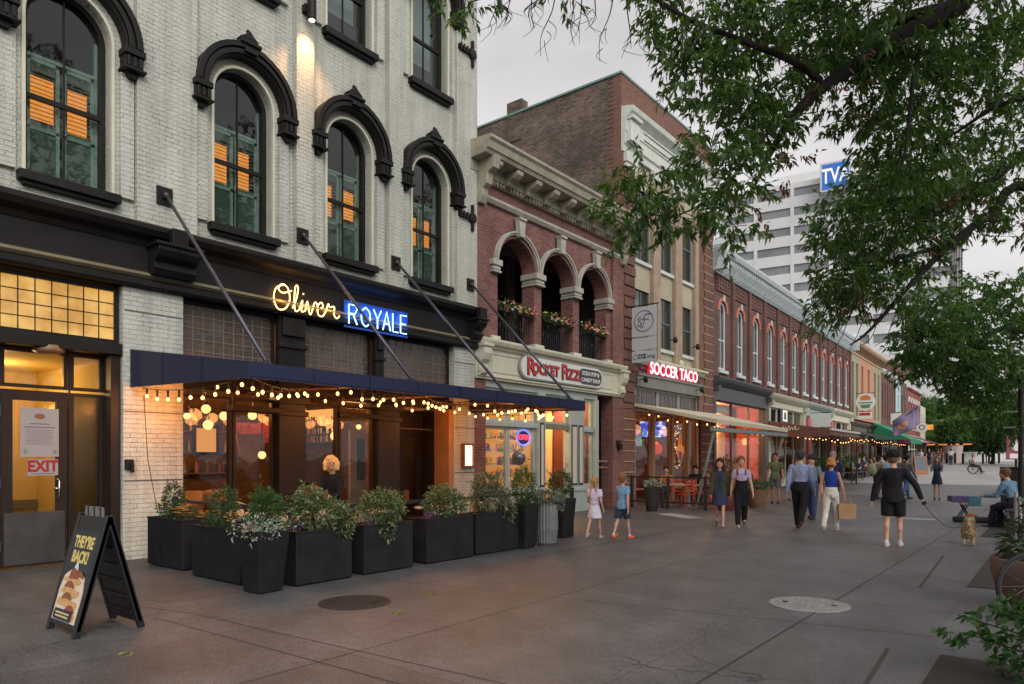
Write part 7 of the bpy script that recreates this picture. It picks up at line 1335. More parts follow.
g = G(988, 523); t = thing('instrument_case', 'black soft instrument case lying open on the pavement by the seated man', 'case', (g.x, g.y, 0), .1); b = MB(); b.prism([(-.75, -.1), (-.3, -.16), (.2, -.12), (.6, -.2), (.75, 0), (.6, .2), (.2, .12), (-.3, .16), (-.75, .1)], .0, .14, 'z'); b.build('shell', base('black_fabric', (.015, .015, .017), .8), t, bev=.04); b = MB(); b.ball((-.35, 0, .17), .1, 8, 6, (1.4, 1, .6)); b.build('folded_cloth', base('red_brown_cloth', (.25, .08, .05), .8), t); b = MB(); b.ball((.2, .02, .18), .13, 8, 6, (1.6, 1, .7)); b.build('bag', MT['black_fabric'], t)
g = G(972, 500); b = MB(); b.box(-.4, .4, -.2, .2, .0, .45); b.box(-.45, .45, -.24, .24, .45, .5)
t = thing('granite_bench', 'low dark bench the man in the denim shirt sits on', 'bench', (-.62, 20.1, 0)); b = MB(); b.box(-.5, .5, -.8, .8, .40, .47); b.build('seat', base('dark_bench', (.05, .045, .04), .6), t, bev=.02)
for y in (-.6, .6): b = MB(); b.box(-.42, .42, y-.08, y+.08, 0, .40); b.build('support', MT['dark_bench'], t)
# ------------------------------------------------------------------ people
def cloth(name, c, var=.2):
    if name in MT: return MT[name]
    m = base(name, c, .88, spec=.25, var=var, vs=6); t = m.node_tree; b = t.nodes['Principled BSDF']; tc_ = N(t, 'ShaderNodeTexCoord'); mp_ = N(t, 'ShaderNodeMapping'); mp_.inputs['Scale'].default_value = (9, 9, 3.2); mp_.inputs['Rotation'].default_value = (.3, .4, 0)
    n = N(t, 'ShaderNodeTexNoise'); n.inputs['Scale'].default_value = 1; n.inputs['Detail'].default_value = 3; n.inputs['Distortion'].default_value = 1.2; u = N(t, 'ShaderNodeBump'); u.inputs['Strength'].default_value = 1; u.inputs['Distance'].default_value = .05
    t.links.new(tc_.outputs['Object'], mp_.inputs[0]); t.links.new(mp_.outputs[0], n.inputs['Vector']); t.links.new(n.outputs['Fac'], u.inputs['Height']); t.links.new(u.outputs[0], b.inputs['Normal']); return m
def remesh(o, vox, it=3, f=.6):
    m = o.modifiers.new('skin', 'REMESH'); m.mode = 'VOXEL'; m.voxel_size = vox; m.use_smooth_shade = True
    s = o.modifiers.new('soft', 'SMOOTH'); s.iterations = it; s.factor = f
skins = {'light': skin, 'tan': base('skin_tan', (.42, .22, .14), .5), 'fair': base('skin_fair', (.60, .37, .28), .5), 'warm': base('skin_warm', (.58, .27, .13), .5)}
def person(label, x, y, yaw, h, top=None, bottom=None, shoes=(.03, .03, .03), hair=('short', (.05, .03, .02)), legs=((18, 5), (-18, 12)), arms=((-14, 8, 12), (14, 8, 12)), sex='m', tone='light', sleeve='short', low='trousers', vox=.011, z=None, sock=None, seat=None, jacket=None, lean=0, head=(0, 0), torso_long=0, group=None, hands=True, extra=None):
    # local frame: the figure faces +Y; joints are placed from the pose, limbs taper, one skinned surface per garment
    zb = gz(y) if z is None else z
    T = thing('person', label, 'person', (x, y, zb), R(yaw), group)
    W = {'m': 1.0, 'f': .88, 'c': .92}[sex]*h
    hz, th, sh, an = .515*h, .232*h, .238*h, .042*h
    V = Vector
    def leg(s, a, k, spread=1):
        H = V((s*.052*W, 0, 0)); A, K = R(a), R(a-k); kn = H+V((s*.004*h, math.sin(A)*th, -math.cos(A)*th)); ak = kn+V((0, math.sin(K)*sh, -math.cos(K)*sh)); return [H, kn, ak, a-k]
    LG = [leg(-1, *legs[0]), leg(1, *legs[1])]
    low_ = min(l[2].z for l in LG); dz = (an-low_) if seat is None else seat
    root = V((0, 0, dz))
    for l in LG:
        for i in range(3): l[i] = l[i]+root
    ln = R(lean); up = lambda z_, yy_=0, xx=0: V((xx, math.sin(ln)*(z_)+yy_*math.cos(ln), math.cos(ln)*z_-yy_*math.sin(ln)))+root
    pel, wai, che, shl_, nek, hd = -.0*h, .10*h, .215*h, .292*h, .325*h, .415*h
    shw = .108*W*(1.02 if sex == 'm' else .98)
    AR = []
    for s, (a, b_, e) in zip((-1, 1), arms):
        S = up(.273*h, 0, s*shw*.93); A, Bq, E2 = R(a), R(b_), R(a+e)
        el = S+V((s*math.sin(Bq), math.sin(A)*math.cos(Bq), -math.cos(A)*math.cos(Bq)))*.172*h; Bf = Bq*.5 if e < 60 else -Bq*.4
        wr = el+V((s*math.sin(Bf), math.sin(E2)*math.cos(Bf), -math.cos(E2)*math.cos(Bf)))*.150*h; AR.append((S, el, wr, (wr-el).normalized()))
    def torso(b, g, z0=-.03, z1=.31, hips=1.0):
        q = [(-.045, .062, .075), (.0, .083, .066), (.06, .080, .058), (.11, .074 if sex == 'm' else .066, .052), (.19, .086, .062), (.24, .094 if sex == 'm' else .084, .062), (.27, .094 if sex == 'm' else .086, .054), (.295, .072, .044), (.312, .048, .038), (.332, .032, .032)]
        q = [k for k in q if z0-.001 <= k[0] <= z1+.001]; b.tube([up(k[0]*h) for k in q], [k[1]*W+g for k in q], 16, ell=[(k[2]*h*.98+g)/(k[1]*W+g) for k in q], ref=(1, 0, 0))
    def limb_(b, pts, rs, seg=10): b.tube(pts, rs, seg); [b.ball(p, r, seg, 6) for p, r in zip(pts, rs)]
    hc = up(hd, .012*h); hr = .062*h if sex != 'c' else .07*h; yw = R(head[0])
    # body
    b = MB(); torso(b, -.004); b.tube([up(.30*h), up(.36*h, .006*h), hc-V((0, 0, hr*.4))], [.036*W, .030*W, .032*W], 10); b.ball(hc, hr, 16, 12, (.80, .96, 1.18))
    fd = V((-math.sin(yw), math.cos(yw), 0)); sd_ = V((math.cos(yw), math.sin(yw), 0))
    b.ball(hc+fd*hr*.62-V((0, 0, hr*.78)), hr*.36, 8, 6, (1, 1, .8)); b.ball(hc+fd*hr*1.0-V((0, 0, hr*.18)), hr*.17, 8, 6, (.8, 1, 1.3))
    for s in (-1, 1): b.ball(hc+sd_*s*hr*.80-V((0, 0, hr*.08)), hr*.2, 8, 6, (.4, .7, 1.1))
    for s, (S, el, wr, dr) in zip((-1, 1), AR):
        limb_(b, [S, el, wr], [.031*W, .024*W, .0165*W])
        if hands:
            side = V((0, 1, 0)) if abs(dr.y) < .8 else V((0, 0, 1)); side = (side-dr*side.dot(dr)).normalized(); nn = dr.cross(side)*-s
            pm = wr+dr*.028*h; b.tube([wr, pm, wr+dr*.05*h], [.014*h, .022*h, .021*h], 8, ell=[.8, .5, .45], ref=side)
            for k, (o_, l_) in enumerate(((-.016, .036), (-.0055, .044), (.0055, .042), (.016, .034))):
                f0 = wr+dr*.046*h+side*o_*h; f1 = f0+dr*l_*h*.5+nn*.006*h; f2 = f1+dr*l_*h*.35+nn*.014*h; b.tube([f0, f1, f2], [.0056*h, .0052*h, .0045*h], 6)
            t0 = wr+dr*.015*h+side*.012*h; b.tube([t0, t0+side*.016*h+dr*.016*h+nn*.006*h, t0+side*.018*h+dr*.034*h+nn*.012*h], [.0075*h, .0065*h, .0055*h], 6)
    for l in LG:
        limb_(b, [l[0], l[1], l[2]], [.048*W, .029*W, .0185*W]); c_ = l[1]*.68+l[2]*.32; low in ('trousers', 'loose') or b.ball(c_-V((0, .008*h, 0)), .030*W, 10, 8, (.95, 1.0, 2.0))
    o = b.build('body', skins[tone], T); remesh(o, vox)
    # feet
    for l in LG:
        p = R(max(-50, min(20, l[3]*-.9))) if l[3] < -25 else 0; a_ = l[2]; f = V((0, math.cos(p), -math.sin(-p) if p else 0)); zf = a_.z-an+.004
        b = MB(); fw = V((0, math.cos(p), math.sin(p))) ; up_ = V((0, -math.sin(p), math.cos(p)))
        heel = a_-up_*(an*.62)-fw*.022*h; b.tube([heel-fw*.008*h, heel+fw*.03*h, heel+fw*.08*h, heel+fw*.125*h, heel+fw*.142*h], [.020*h, .026*h, .024*h, .022*h, .012*h], 10, ell=[.95, .95, 1.05, 1.1, 1], ref=(0, 0, 1)); b.tube([a_-up_*an*.5, a_+up_*.012*h], [.024*h, .021*h], 10)
        o = b.build('shoe', cloth('shoe_%02d%02d%02d' % tuple(int(c*99) for c in shoes), shoes), T); remesh(o, max(vox, .012), 1, .4)
        if sock: b = MB(); ax = (l[1]-l[2]).normalized(); b.tube([l[2]-ax*.01, l[2]+ax*.03*h], .020*h, 10); o = b.build('sock', cloth('sock_white', sock), T)
    # clothing
    if bottom:
        b = MB()
        if low in ('trousers', 'shorts', 'loose'):
            f = 1.0 if low != 'shorts' else .82; lo = 1 if low != 'shorts' else 0; ex = .017 if low != 'loose' else .026
            b.tube([up(-.05*h), up(.0), up(.06*h), up(.095*h)], [.074*W+.008, .092*W+.014, .089*W+(.012 if low != 'shorts' else .002), .081*W+(.012 if low != 'shorts' else -.006)], 16, ell=[.92, .86, .84, .84], ref=(1, 0, 0))
            for l in LG:
                if low != 'shorts': m_ = l[1]*.5+l[2]*.5; e_ = l[2]*.93+l[1]*.07; limb_(b, [l[0], l[1], m_, e_], [.056*W+ex*.8, .036*W+ex, .031*W+ex, .024*W+ex])
                else: kk = l[0]*.18+l[1]*.82; b.tube([l[0], l[0]*.5+l[1]*.5, kk], [.058*W+.014, .052*W+.018, .047*W+.020], 12)
        else:
            hem = {'skirt': -.16, 'dress': -.19, 'short_dress': -.15, 'long': -.26}.get(low, -.17)
            b.tube([up(.12*h), up(.05*h), up(0), V(up(hem*h*.5)), V(up(hem*h))], [.076*W, .086*W, .10*W, .118*W, .135*W], 18, ell=[.74, .78, .8, .84, .86], ref=(1, 0, 0))
        o = b.build({'shorts': 'shorts', 'trousers': 'trousers', 'loose': 'trousers'}.get(low, 'skirt'), cloth('cl_%02d%02d%02d' % tuple(int(c*99) for c in bottom), bottom), T); remesh(o, max(vox, .012), 4)
    if top:
        tk = low in ('trousers', 'loose', 'skirt', 'dress', 'short_dress') and not torso_long
        b = MB(); torso(b, .013, .06 if tk else -.045, .312)
        if not tk: b.tube([up(.07*h), up(.02*h), up(-.045*h)], [.084*W+.016, .090*W+.024, .086*W+.026], 16, ell=[.8, .84, .9], ref=(1, 0, 0))
        if torso_long: b.tube([up(.06*h), up(0), up(-torso_long*h)], [.088*W, .098*W, .115*W], 16, ell=[.8, .8, .82], ref=(1, 0, 0))
        for s, (S, el, wr, dr) in zip((-1, 1), AR):
            if sleeve == 'none': b.ball(S-V((s*.012*h, 0, 0)), .030*W, 10, 8)
            elif sleeve == 'short': e_ = S*.42+el*.58; b.tube([S+V((-s*.03*h, 0, .004*h)), S, e_], [.036*W, .038*W+.004, .035*W+.006], 12); b.ball(S, .037*W+.004, 12, 8)
            else: w_ = wr*.93+el*.07; limb_(b, [S, el, w_], [.036*W+.006, .029*W+.007, .021*W+.008])
        o = b.build('dress_top' if low in ('dress', 'skirt') and top == bottom else 'shirt', cloth('cl_%02d%02d%02d' % tuple(int(c*99) for c in top), top), T); remesh(o, max(vox, .011), 7, .5)
    if jacket:
        b = MB(); q = [(-.10, .105, .082), (0, .100, .078), (.10, .086, .068), (.2, .098, .072), (.26, .104, .07), (.3, .07, .05)]
        # open-fronted jacket: two thick front panels, a back and sleeves
        for s in (-1, 1):
            b.tube([up(k[0]*h, .25*k[2]*h, s*.55*k[1]*W) for k in q], [.055*W, .055*W, .05*W, .054*W, .05*W, .03*W], 10, ell=[.9]*6, ref=(1, 0, 0))
        b.tube([up(k[0]*h, -.018*h) for k in q], [k[1]*W*.98 for k in q], 14, ell=[.6]*6, ref=(1, 0, 0))
        for S, el, wr, dr in AR: limb_(b, [S, el, wr*.93+el*.07], [.040*W+.01, .036*W+.01, .030*W+.008])
        o = b.build('jacket', cloth('jk_%02d%02d%02d' % tuple(int(c*99) for c in jacket), jacket), T); remesh(o, .013, 3)
    # face
    if hr*FPX/max((Vector((x, y))).length, 1) > 2.2:
        em = base('eye_dark', (.03, .02, .02), .3); lm = base('lip', (.35, .10, .09), .5)
        for s in (-1, 1): b = MB(); b.ball(hc+fd*hr*.84+sd_*s*hr*.32+V((0, 0, hr*.05)), hr*.11, 8, 6, (1.2, .6, .7)); b.build('eye', em, T); b = MB(); b.ball(hc+fd*hr*.86+sd_*s*hr*.33+V((0, 0, hr*.27)), hr*.10, 6, 4, (1.7, .5, .4)); b.build('eyebrow', cloth('hr_%02d%02d%02d' % tuple(int(c*99) for c in hair[1]), hair[1]), T)
        b = MB(); b.ball(hc+fd*hr*.84-V((0, 0, hr*.55)), hr*.13, 8, 6, (1.8, .5, .5)); b.build('mouth', lm, T)
    # hair
    hm = base('hr_%02d%02d%02d' % tuple(int(c*99) for c in hair[1]), hair[1], .6, var=.3, vs=40, bump=.8, bs=60); st = hair[0]; b = MB(); bk = -fd
    if st in ('short', 'bun', 'long', 'braids', 'curly', 'bob', 'cap'):
        b.ball(hc+bk*hr*.16+V((0, 0, hr*.34)), hr*1.08, 14, 10, (.88, .98, 1.0)); b.ball(hc+bk*hr*.42-V((0, 0, hr*.15)), hr*.78, 12, 8, (.98, .8, 1.0))
        if st in ('short',): pass
        if st == 'bun': b.ball(hc+bk*hr*.7+V((0, 0, hr*1.0)), hr*.42, 10, 8)
        if st == 'long':
            for s in (-1, 1): b.tube([hc+sd_*s*hr*.62+V((0, 0, hr*.6)), hc+sd_*s*hr*.86-V((0, 0, hr*.5)), hc+sd_*s*hr*.92+fd*hr*.2-V((0, 0, hr*2.0)), hc+sd_*s*hr*.85+fd*hr*.35-V((0, 0, hr*3.3))], [hr*.34, hr*.36, hr*.34, hr*.14], 8)
            b.tube([hc+bk*hr*.6, hc+bk*hr*.85-V((0, 0, hr*1.4)), hc+bk*hr*.7-V((0, 0, hr*3))], [hr*.8, hr*.75, hr*.4], 10)
        if st == 'bob':
            b.ball(hc+bk*hr*.35-V((0, 0, hr*.2)), hr*1.15, 14, 10, (1.02, .85, 1.1)); b.ball(hc+fd*hr*.5+sd_*hr*.45+V((0, 0, hr*.85)), hr*.5, 10, 8)
            for s in (-1, 1): b.tube([hc+sd_*s*hr*.6+V((0, 0, hr*.8)), hc+sd_*s*hr*1.0+fd*hr*.15, hc+sd_*s*hr*1.0+fd*hr*.2-V((0, 0, hr*1.1))], [hr*.4, hr*.42, hr*.25], 8)
        if st == 'curly':
            for k in range(26): q = RNG.normal(size=3); q /= np.linalg.norm(q); q[2] = abs(q[2])*1.3-.62; b.ball(hc+bk*hr*.42+V(q)*hr*.88, hr*.30, 6, 5)
        if st == 'braids':
            for s in (-1, 1): b.tube([hc+bk*hr*.75+sd_*s*hr*.55-V((0, 0, hr*.5)), hc+bk*hr*.95+sd_*s*hr*.62-V((0, 0, hr*1.5)), hc+bk*hr*.95+sd_*s*hr*.62-V((0, 0, hr*3.0))], [hr*.27, hr*.2, hr*.12], 8)
        o = b.build('hair', hm, T); remesh(o, max(.010, hr*.13), 2, .5)
    if st == 'cap':
        b = MB(); b.ball(hc+bk*hr*.14+V((0, 0, hr*.60)), hr*1.20, 14, 10, (.93, 1.02, .78)); b.prism([(hc.x+q.x, hc.y+q.y) for q in [fd*hr*.7+sd_*hr*.7, fd*hr*1.75+sd_*hr*.5, fd*hr*1.9, fd*hr*1.75-sd_*hr*.5, fd*hr*.7-sd_*hr*.7]], hc.z+hr*.42, hc.z+hr*.54, 'z')
        o = b.build('cap', cloth('cap_black', (.012, .012, .014)) if len(hair) < 3 else cloth('cap_%02d' % int(hair[2][0]*99), hair[2]), T); remesh(o, .012, 2, .5)
    T2 = {'T': T, 'AR': AR, 'LG': LG, 'up': up, 'hc': hc}
    return T2
def wpt(p, v): return p['T'].location+Matrix.Rotation(p['T'].rotation_euler.z, 3, 'Z') @ Vector(v)
def atp(px, t): g = P(px, 458, t); return g.x, g.y
BLD = dict
# the two children
pg = person('girl with two blonde braids in a pale lavender dress walking away hand free', -7.42, 12.0, 12, 1.25, top=(.55, .52, .68), bottom=(.62, .62, .74), low='skirt', legs=((-22, 14), (18, 4)), arms=((10, 12, 60), (-12, 10, 40)), sex='c', tone='light', hair=('braids', (.38, .23, .10)), shoes=(.35, .35, .35), sleeve='short')
pb_ = person('boy in a light blue tee and navy shorts with orange shoes walking away', -6.98, 12.35, -4, 1.32, top=(.16, .32, .50), bottom=(.03, .045, .08), low='shorts', legs=((-16, 12), (16, 4)), arms=((16, 10, 14), (-16, 10, 12)), sex='c', hair=('short', (.22, .12, .05)), shoes=(.7, .12, .04), sock=(.6, .6, .6))
# two women facing the camera
w1 = person('woman with long dark hair in an open olive jacket over a navy dress', -6.50, 16.15, 200, 1.64, top=(.03, .04, .09), bottom=(.03, .045, .10), low='dress', legs=((18, 4), (-14, 16)), arms=((-10, 10, 10), (12, 8, 14)), sex='f', hair=('long', (.05, .025, .015)), shoes=(.45, .32, .26), jacket=(.055, .058, .035), head=(-4, 0))
w2 = person('woman in loose black overalls over a lilac tee with her hair up', -6.02, 16.25, 204, 1.68, top=(.42, .36, .50), bottom=(.012, .012, .016), low='loose', legs=((-14, 14), (15, 4)), arms=((12, 14, 16), (-8, 12, 12)), sex='f', hair=('bun', (.16, .09, .05)), shoes=(.35, .33, .33), head=(22, 0))
T = w2['T']; b = MB(); h = 1.68; up = w2['up']
b.tube([up(-.20*h), up(0), up(.1*h), up(.2*h), up(.235*h)], [.13, .155, .128, .128, .11], 16, ell=[.85, .78, .8, .86, .8], ref=(1, 0, 0)); o = b.build('overall_bib', cloth('cl_010101', (.012, .012, .016)), T); remesh(o, .012, 3)
for s in (-1, 1): b = MB(); b.tube([up(.23*h, .058*h, s*.05*h), up(.30*h, .03*h, s*.055*h), up(.30*h, -.03*h, s*.055*h), up(.22*h, -.06*h, s*.04*h)], .016, 6); b.build('strap', cloth('cl_010101', (.012,)*3), T)
# olive tee man
person('bearded man in an olive tee and grey shorts standing under the cream awning', -8.18, 25.4, 195, 1.80, top=(.13, .15, .07), bottom=(.16, .15, .14), low='shorts', legs=((3, 2), (-3, 2)), arms=((4, 10, 12), (4, 10, 12)), hair=('short', (.05, .03, .02)), shoes=(.05, .05, .05), tone='tan')
# couple walking away
cm = person('man in a light blue dress shirt and black trousers walking away', -4.78, 16.6, 4, 1.82, top=(.26, .32, .50), bottom=(.015, .013, .014), low='trousers', sleeve='long', legs=((14, 4), (-20, 24)), arms=((-8, 12, 16), (10, 10, 14)), hair=('short', (.05, .045, .04)), shoes=(.07, .035, .02))
cw = person('woman with curly blonde hair in a cobalt blue top and white trousers walking away', -4.10, 16.5, 0, 1.64, top=(.012, .05, .30), bottom=(.58, .57, .50), low='trousers', sleeve='none', legs=((-16, 14), (14, 4)), arms=((-10, 14, 10), (6, 16, 8)), sex='f', hair=('curly', (.38, .19, .06)), shoes=(.36, .27, .2), tone='tan')
hp = wpt(cw, cw['AR'][1][2]); t = thing('paper_bag', 'brown paper shopping bag held by the woman in the cobalt blue top', 'bag', (hp.x+.05, hp.y, hp.z-.47), .4); kp = base('kraft_paper', (.34, .20, .10), .8, var=.2, bump=.6, bs=12)
b = MB(); b.taper(0, 0, 0, .32, .34, .16, .36, .12); b.build('bag_body', kp, t); b = MB(); b.tube([(-.08, 0, .32), (-.06, 0, .43), (.0, 0, .45), (.06, 0, .43), (.08, 0, .32)], .008, 5); b.build('handle', kp, t)
# dog walker, lead and dog
hm_ = person('man in black cap, jacket and shorts with both arms out, seen from behind', -2.50, 14.35, 3, 1.75, top=(.012, .012, .014), bottom=(.010, .010, .012), low='shorts', sleeve='long', legs=((-5, 4), (7, 3)), arms=((-4, 22, 8), (8, 36, 6)), hair=('cap', (.16, .10, .06)), shoes=(.55, .42, .46), sock=(.65, .62, .62), tone='light')
hw = wpt(hm_, hm_['AR'][1][2]+hm_['AR'][1][3]*.08)
dx, dy = -1.45, 15.55
D_ = thing('dog', 'small fluffy tan dog seen from behind on the pavement', 'dog', (dx, dy, 0), R(4)); fur = leafmat('tan_fur', [(.36, .24, .13), (.48, .36, .23), (.26, .16, .09), (.5, .42, .32)], .05, .8)
b = MB(); b.tube([(0, -.20, .26), (0, -.1, .27), (0, .1, .265), (0, .22, .29)], [.07, .105, .10, .085], 12); b.ball((0, -.15, .26), .10, 12, 8); b.tube([(0, .18, .30), (0, .28, .38), (0, .32, .42)], [.075, .06, .06], 10); b.ball((0, .34, .43), .078, 12, 8, (1, 1.05, .95)); b.tube([(0, .38, .42), (0, .46, .40)], [.04, .026], 8)
for s in (-1, 1):
    b.ball((s*.06, .31, .47), .035, 8, 6, (.6, .5, 1.5)); b.tube([(s*.065, .15, .26), (s*.07, .15, .13), (s*.07, .16, .02)], [.042, .028, .024], 8); b.ball((s*.07, .175, .018), .028, 8, 5, (1, 1.3, .6))
    b.tube([(s*.06, -.17, .25), (s*.07, -.11, .16), (s*.07, -.20, .09), (s*.07, -.19, .02)], [.06, .042, .025, .022], 8); b.ball((s*.07, -.17, .018), .028, 8, 5, (1, 1.3, .6))
b.tube([(0, -.23, .32), (0, -.30, .40), (0, -.27, .47), (0, -.19, .49)], [.03, .035, .035, .02], 8); o = b.build('body', base('dog_skin', (.38, .26, .15), .8), D_); remesh(o, .011, 2)
pf, df = [], []
for (c, r, n) in (((0, -.16, .26), (.115, .1, .11), 900), ((0, .0, .27), (.12, .2, .12), 900), ((0, .32, .42), (.09, .1, .09), 400), ((0, -.26, .42), (.05, .05, .08), 260), ((-.07, -.15, .17), (.04, .05, .06), 120), ((.07, -.15, .17), (.04, .05, .06), 120)):
    d = RNG.normal(size=(n, 3)); d /= np.linalg.norm(d, axis=1)[:, None]; pf.append(np.array(c)+d*np.array(r)*.92); df.append(d*.6+[0, -.6, -.25])
o = leaves('fur', np.concatenate(pf), np.concatenate(df), .032, .011, fur, D_); b = MB(); b.tube([(.06*math.cos(a), .27+.02*math.sin(a), .36+.06*math.sin(a)) for a in np.linspace(0, 2*PI, 14)], .01, 5, cap=False); b.build('collar', dark, D_)
b = MB(); a = Vector(hw); c = Vector((dx, dy+.27, .40)); b.tube([a.lerp(c, i/10)-Vector((0, 0, .25*4*(i/10)*(1-i/10))) for i in range(11)], .005, 5); tag(b.build('dog_lead', dark), 'thin black dog lead from the black jacketed man to the tan dog', 'dog lead')
b = MB(); b.box(-.03, .03, -.08, .09, -.03, .03); o = b.build('lead_handle', dark, bev=.015); o.location = (hw.x+.02, hw.y, hw.z); tag(o, 'black lead handle in the right hand of the black jacketed man', 'lead handle')
# people farther off
x, y = atp(937, 27); ph = person('woman in a navy dress holding a phone up with both hands', x, y, 185, 1.68, top=(.03, .045, .10), bottom=(.015, .018, .035), low='short_dress', sleeve='short', legs=((3, 2), (-3, 2)), arms=((48, 6, 80), (48, 6, 80)), sex='f', hair=('long', (.16, .08, .04)), shoes=(.06, .06, .06), tone='tan')
x, y = atp(878, 27.5); bp2 = person('person in a tan shirt carrying a pale green backpack, walking away', x, y, -20, 1.70, top=(.22, .17, .12), bottom=(.05, .04, .035), low='trousers', sleeve='long', legs=((8, 3), (-12, 10)), arms=((10, 8, 40), (-10, 8, 30)), hair=('short', (.03, .02, .015)), tone='tan')
t = thing('backpack', 'pale green backpack on the person in the tan shirt', 'bag', (x-.16, y-.26, 1.16), R(-20)); b = MB(); b.ball((0, 0, 0), .2, 12, 10, (.9, .65, 1.25)); o = b.build('pack', cloth('pale_green_pack', (.28, .33, .22)), t, smooth=True)
for s in (-1, 1): b = MB(); b.tube([(s*.1, .06, .18), (s*.11, .2, .26), (s*.11, .26, .1)], .015, 5); b.build('strap', MT['pale_green_pack'], t)
x, y = atp(886, 28.8); person('dark haired man in a light blue shirt right of the backpack wearer', x, y, 8, 1.72, top=(.22, .36, .50), bottom=(.05, .04, .035), low='trousers', legs=((8, 3), (-8, 6)), hair=('cap', (.03, .02, .015), (.02, .02, .03)), tone='tan', vox=.014)
x, y = atp(907, 27.6); person('young man in a grey jacket and blue jeans walking behind the black jacketed man', x, y, -35, 1.76, top=(.14, .15, .16), bottom=(.07, .13, .24), low='trousers', sleeve='long', legs=((14, 4), (-20, 16)), arms=((-12, 8, 14), (14, 8, 14)), hair=('short', (.02, .015, .012)), tone='tan', vox=.014)
x, y = atp(812, 18.6); person('person in a dark cap and slate top half hidden behind the blue shirted man', x, y, 170, 1.70, top=(.16, .22, .28), bottom=(.04, .06, .12), low='trousers', legs=((10, 4), (-10, 8)), hair=('cap', (.05, .03, .02), (.03, .03, .03)), vox=.014)
x, y = atp(797, 24); person('young woman with pinned up hair walking behind the blue shirted man', x, y, 190, 1.58, top=(.55, .28, .28), bottom=(.05, .05, .06), low='skirt', sex='f', legs=((8, 4), (-10, 8)), hair=('short', (.10, .05, .03)), vox=.014, shoes=(.3, .2, .15))
x, y = atp(833, 22.5); person('grey haired man in a navy jacket beyond the woman in the cobalt top', x, y, 192, 1.82, top=(.02, .03, .06), bottom=(.02, .02, .03), low='trousers', sleeve='long', legs=((8, 4), (-10, 8)), hair=('short', (.3, .27, .24)), vox=.014)
x, y = atp(791, 27); person('child in a blue tee beside the man in the olive tee', x, y, 195, 1.35, top=(.10, .22, .45), bottom=(.03, .03, .05), low='shorts', sex='c', legs=((5, 2), (-5, 2)), hair=('short', (.03, .02, .02)), vox=.014)
# far walkers
far = [(951, 70, 'far walker in a white tee and dark trousers near the middle of the plaza', (.65, .66, .7), (.05, .06, .10), 'm', 0), (949-11, 66, 'far walker in a brown top and pale blue jeans', (.10, .06, .05), (.25, .38, .5), 'f', 0), (955-1, 80, 'far walker in a teal top', (.02, .35, .28), (.05, .05, .06), 'f', 0), (941, 78, 'far walker in a red top', (.45, .05, .06), (.06, .05, .06), 'm', 180), (929, 70, 'far walker in black left of the phone woman', (.02, .02, .025), (.03, .03, .04), 'm', 180), (921, 66, 'far walker in a white and blue top behind the chalkboard', (.4, .45, .6), (.04, .04, .06), 'f', 180), (934, 84, 'far walker in a grey top by the low wall', (.2, .2, .22), (.05, .05, .07), 'm', 160), (945, 86, 'far walker in a dark green top by the low wall', (.05, .12, .07), (.05, .05, .07), 'm', 20), (925, 82, 'far walker in an orange brown top under the far pavilion', (.3, .14, .06), (.05, .05, .07), 'f', 170)]
for px, t_, lab, tp, bt, sx_, yw in far: x, y = atp(px, t_); person(lab, x, y, yw, 1.68, top=tp, bottom=bt, low='trousers', sex=sx_, legs=((12, 4), (-12, 10)), hair=('short', (.06, .04, .03)), vox=.024, hands=False)
# wheelchair user
x, y = atp(973, 50); z = gz(y); t = thing('wheelchair', 'black wheelchair crossing the pale paving in the distance', 'wheelchair', (x, y, z), R(-80)); k2 = 1.12
for s in (-1, 1):
    b = MB(); b.tube([(s*.29, .31*math.cos(a), .33+.31*math.sin(a)) for a in np.linspace(0, 2*PI, 30)], .022, 6, cap=False); w_ = b.build('wheel', MT['tyre_rubber'], t); b = MB()
    for k in range(10): b.tube([(s*.29, 0, .33), (s*.29, .3*math.cos(k*PI/5), .33+.3*math.sin(k*PI/5))], .006, 3)
    b.build('spokes', steel, w_); b = MB(); b.tube([(s*.22, .48+.08*math.cos(a), .09+.08*math.sin(a)) for a in np.linspace(0, 2*PI, 16)], .015, 5, cap=False); b.build('caster', MT['tyre_rubber'], t)
b = MB(); b.box(-.22, .22, -.18, .25, .46, .52); b.build('seat', blk, t); b = MB(); b.box(-.22, .22, -.22, -.18, .5, .95); b.build('backrest', blk, t)
b = MB()
for s in (-1, 1): b.tube([(s*.24, -.22, 1.0), (s*.24, -.2, .5), (s*.24, .3, .5), (s*.22, .48, .12), (s*.2, .6, .12)], .018, 6)
b.build('frame', dark, t)
person('person in a pale top seated in the distant wheelchair', x, y, -80, 1.65, top=(.5, .42, .42), bottom=(.05, .05, .06), low='trousers', legs=((84, 62), (84, 62)), arms=((20, 10, 50), (20, 10, 50)), seat=.58, z=z, hair=('short', (.2, .12, .08)), vox=.018, hands=False)
# seated man at the right
person('man with brown hair in a denim shirt and jeans seated at the right edge', -.95, 19.7, 62, 1.80, top=(.13, .23, .33), bottom=(.012, .018, .04), low='trousers', sleeve='long', legs=((78, 68), (84, 92)), arms=((26, 8, 60), (22, 8, 70)), seat=.55, lean=16, hair=('short', (.13, .07, .04)), shoes=(.03, .02, .02), z=0)
# the server on the patio
person('blonde server in a black top standing on the restaurant patio', -9.55, 7.28, 205, 1.66, top=(.010, .010, .011), bottom=(.012, .012, .013), low='trousers', sleeve='long', legs=((2, 2), (-2, 2)), arms=((20, 6, 60), (14, 8, 50)), sex='f', tone='tan', hair=('bob', (.72, .50, .20)), lean=8, head=(38, 0))
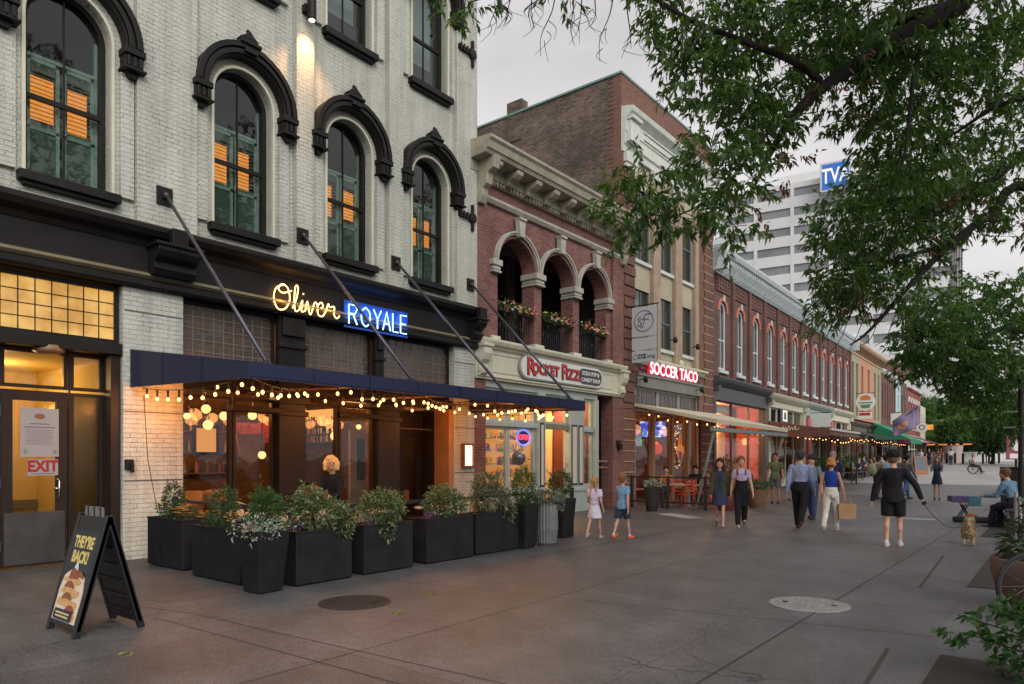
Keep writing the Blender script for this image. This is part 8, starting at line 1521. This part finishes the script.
# seated guests along the terraces
def guest(x, y, yaw, tp, hc_, lab, sex='m', seat=.53, vox=.02):
    person(lab, x, y, yaw, 1.68, top=tp, bottom=(.04, .04, .05), low='trousers', legs=((84, 84), (80, 80)), arms=((30, 8, 60), (30, 8, 60)), seat=seat, sex=sex, hair=('short', hc_), vox=vox, hands=vox < .015, group='guests seated on the terraces')
guest(-10.5, 21.5, 200, (.5, .16, .06), (.03, .02, .01), 'seated guest in an orange top under the left television', 'f', vox=.014); guest(-10.4, 23.6, -160, (.02, .02, .02), (.02, .015, .01), 'seated guest in black below the window crest', vox=.014); guest(-10.6, 24.9, 170, (.45, .22, .12), (.2, .1, .05), 'seated guest in a rust top right of the window crest', 'f', vox=.014)
tops = [(.5, .3, .25), (.05, .05, .06), (.45, .42, .4), (.3, .08, .08), (.08, .12, .2), (.5, .5, .5), (.2, .25, .15), (.35, .25, .2), (.1, .1, .12), (.5, .35, .3), (.15, .2, .3), (.4, .1, .1)]
cn = ['rose', 'black', 'pale grey', 'dark red', 'navy', 'light grey', 'moss green', 'tan', 'charcoal', 'peach', 'slate blue', 'red']
for i in range(12):
    s0 = 16+i*2.05; w = FW(1.6+.8*(i % 2), s0); guest(w[0], w[1], 150+random.uniform(-60, 60), tops[i], [(.05, .03, .02), (.2, .12, .06), (.03, .02, .02)][i % 3], 'seated terrace guest in a %s top, %s along the far shops' % (cn[i], 'nearer half' if i < 6 else 'farther half'), 'f' if i % 2 else 'm', vox=.024)
    if i % 2 == 0:
        t = thing('terrace_table', 'dark terrace table before the guest in the %s top' % cn[i], 'table', FW(2.0, s0+1.0), TH, 'tables along the far shops'); b = MB(); b.box(-.35, .35, -.35, .35, .72, .76); b.build('tabletop', wood, t); b = MB(); b.tube([(0, 0, 0), (0, 0, .72)], .03, 6); b.build('pedestal', iron, t)
    t = thing('terrace_chair', 'dark chair under the guest in the %s top' % cn[i], 'chair', (w[0], w[1], 0), 0, 'chairs along the far shops'); b = MB(); b.box(-.22, .22, -.22, .22, .43, .47); b.build('seat', dark, t)
    for sx_ in (-1, 1):
        for sy in (-1, 1): b = MB(); b.tube([(sx_*.2, sy*.2, 0), (sx_*.2, sy*.2, .43)], .015, 5); b.build('leg', dark, t)
bpy.context.view_layer.update()
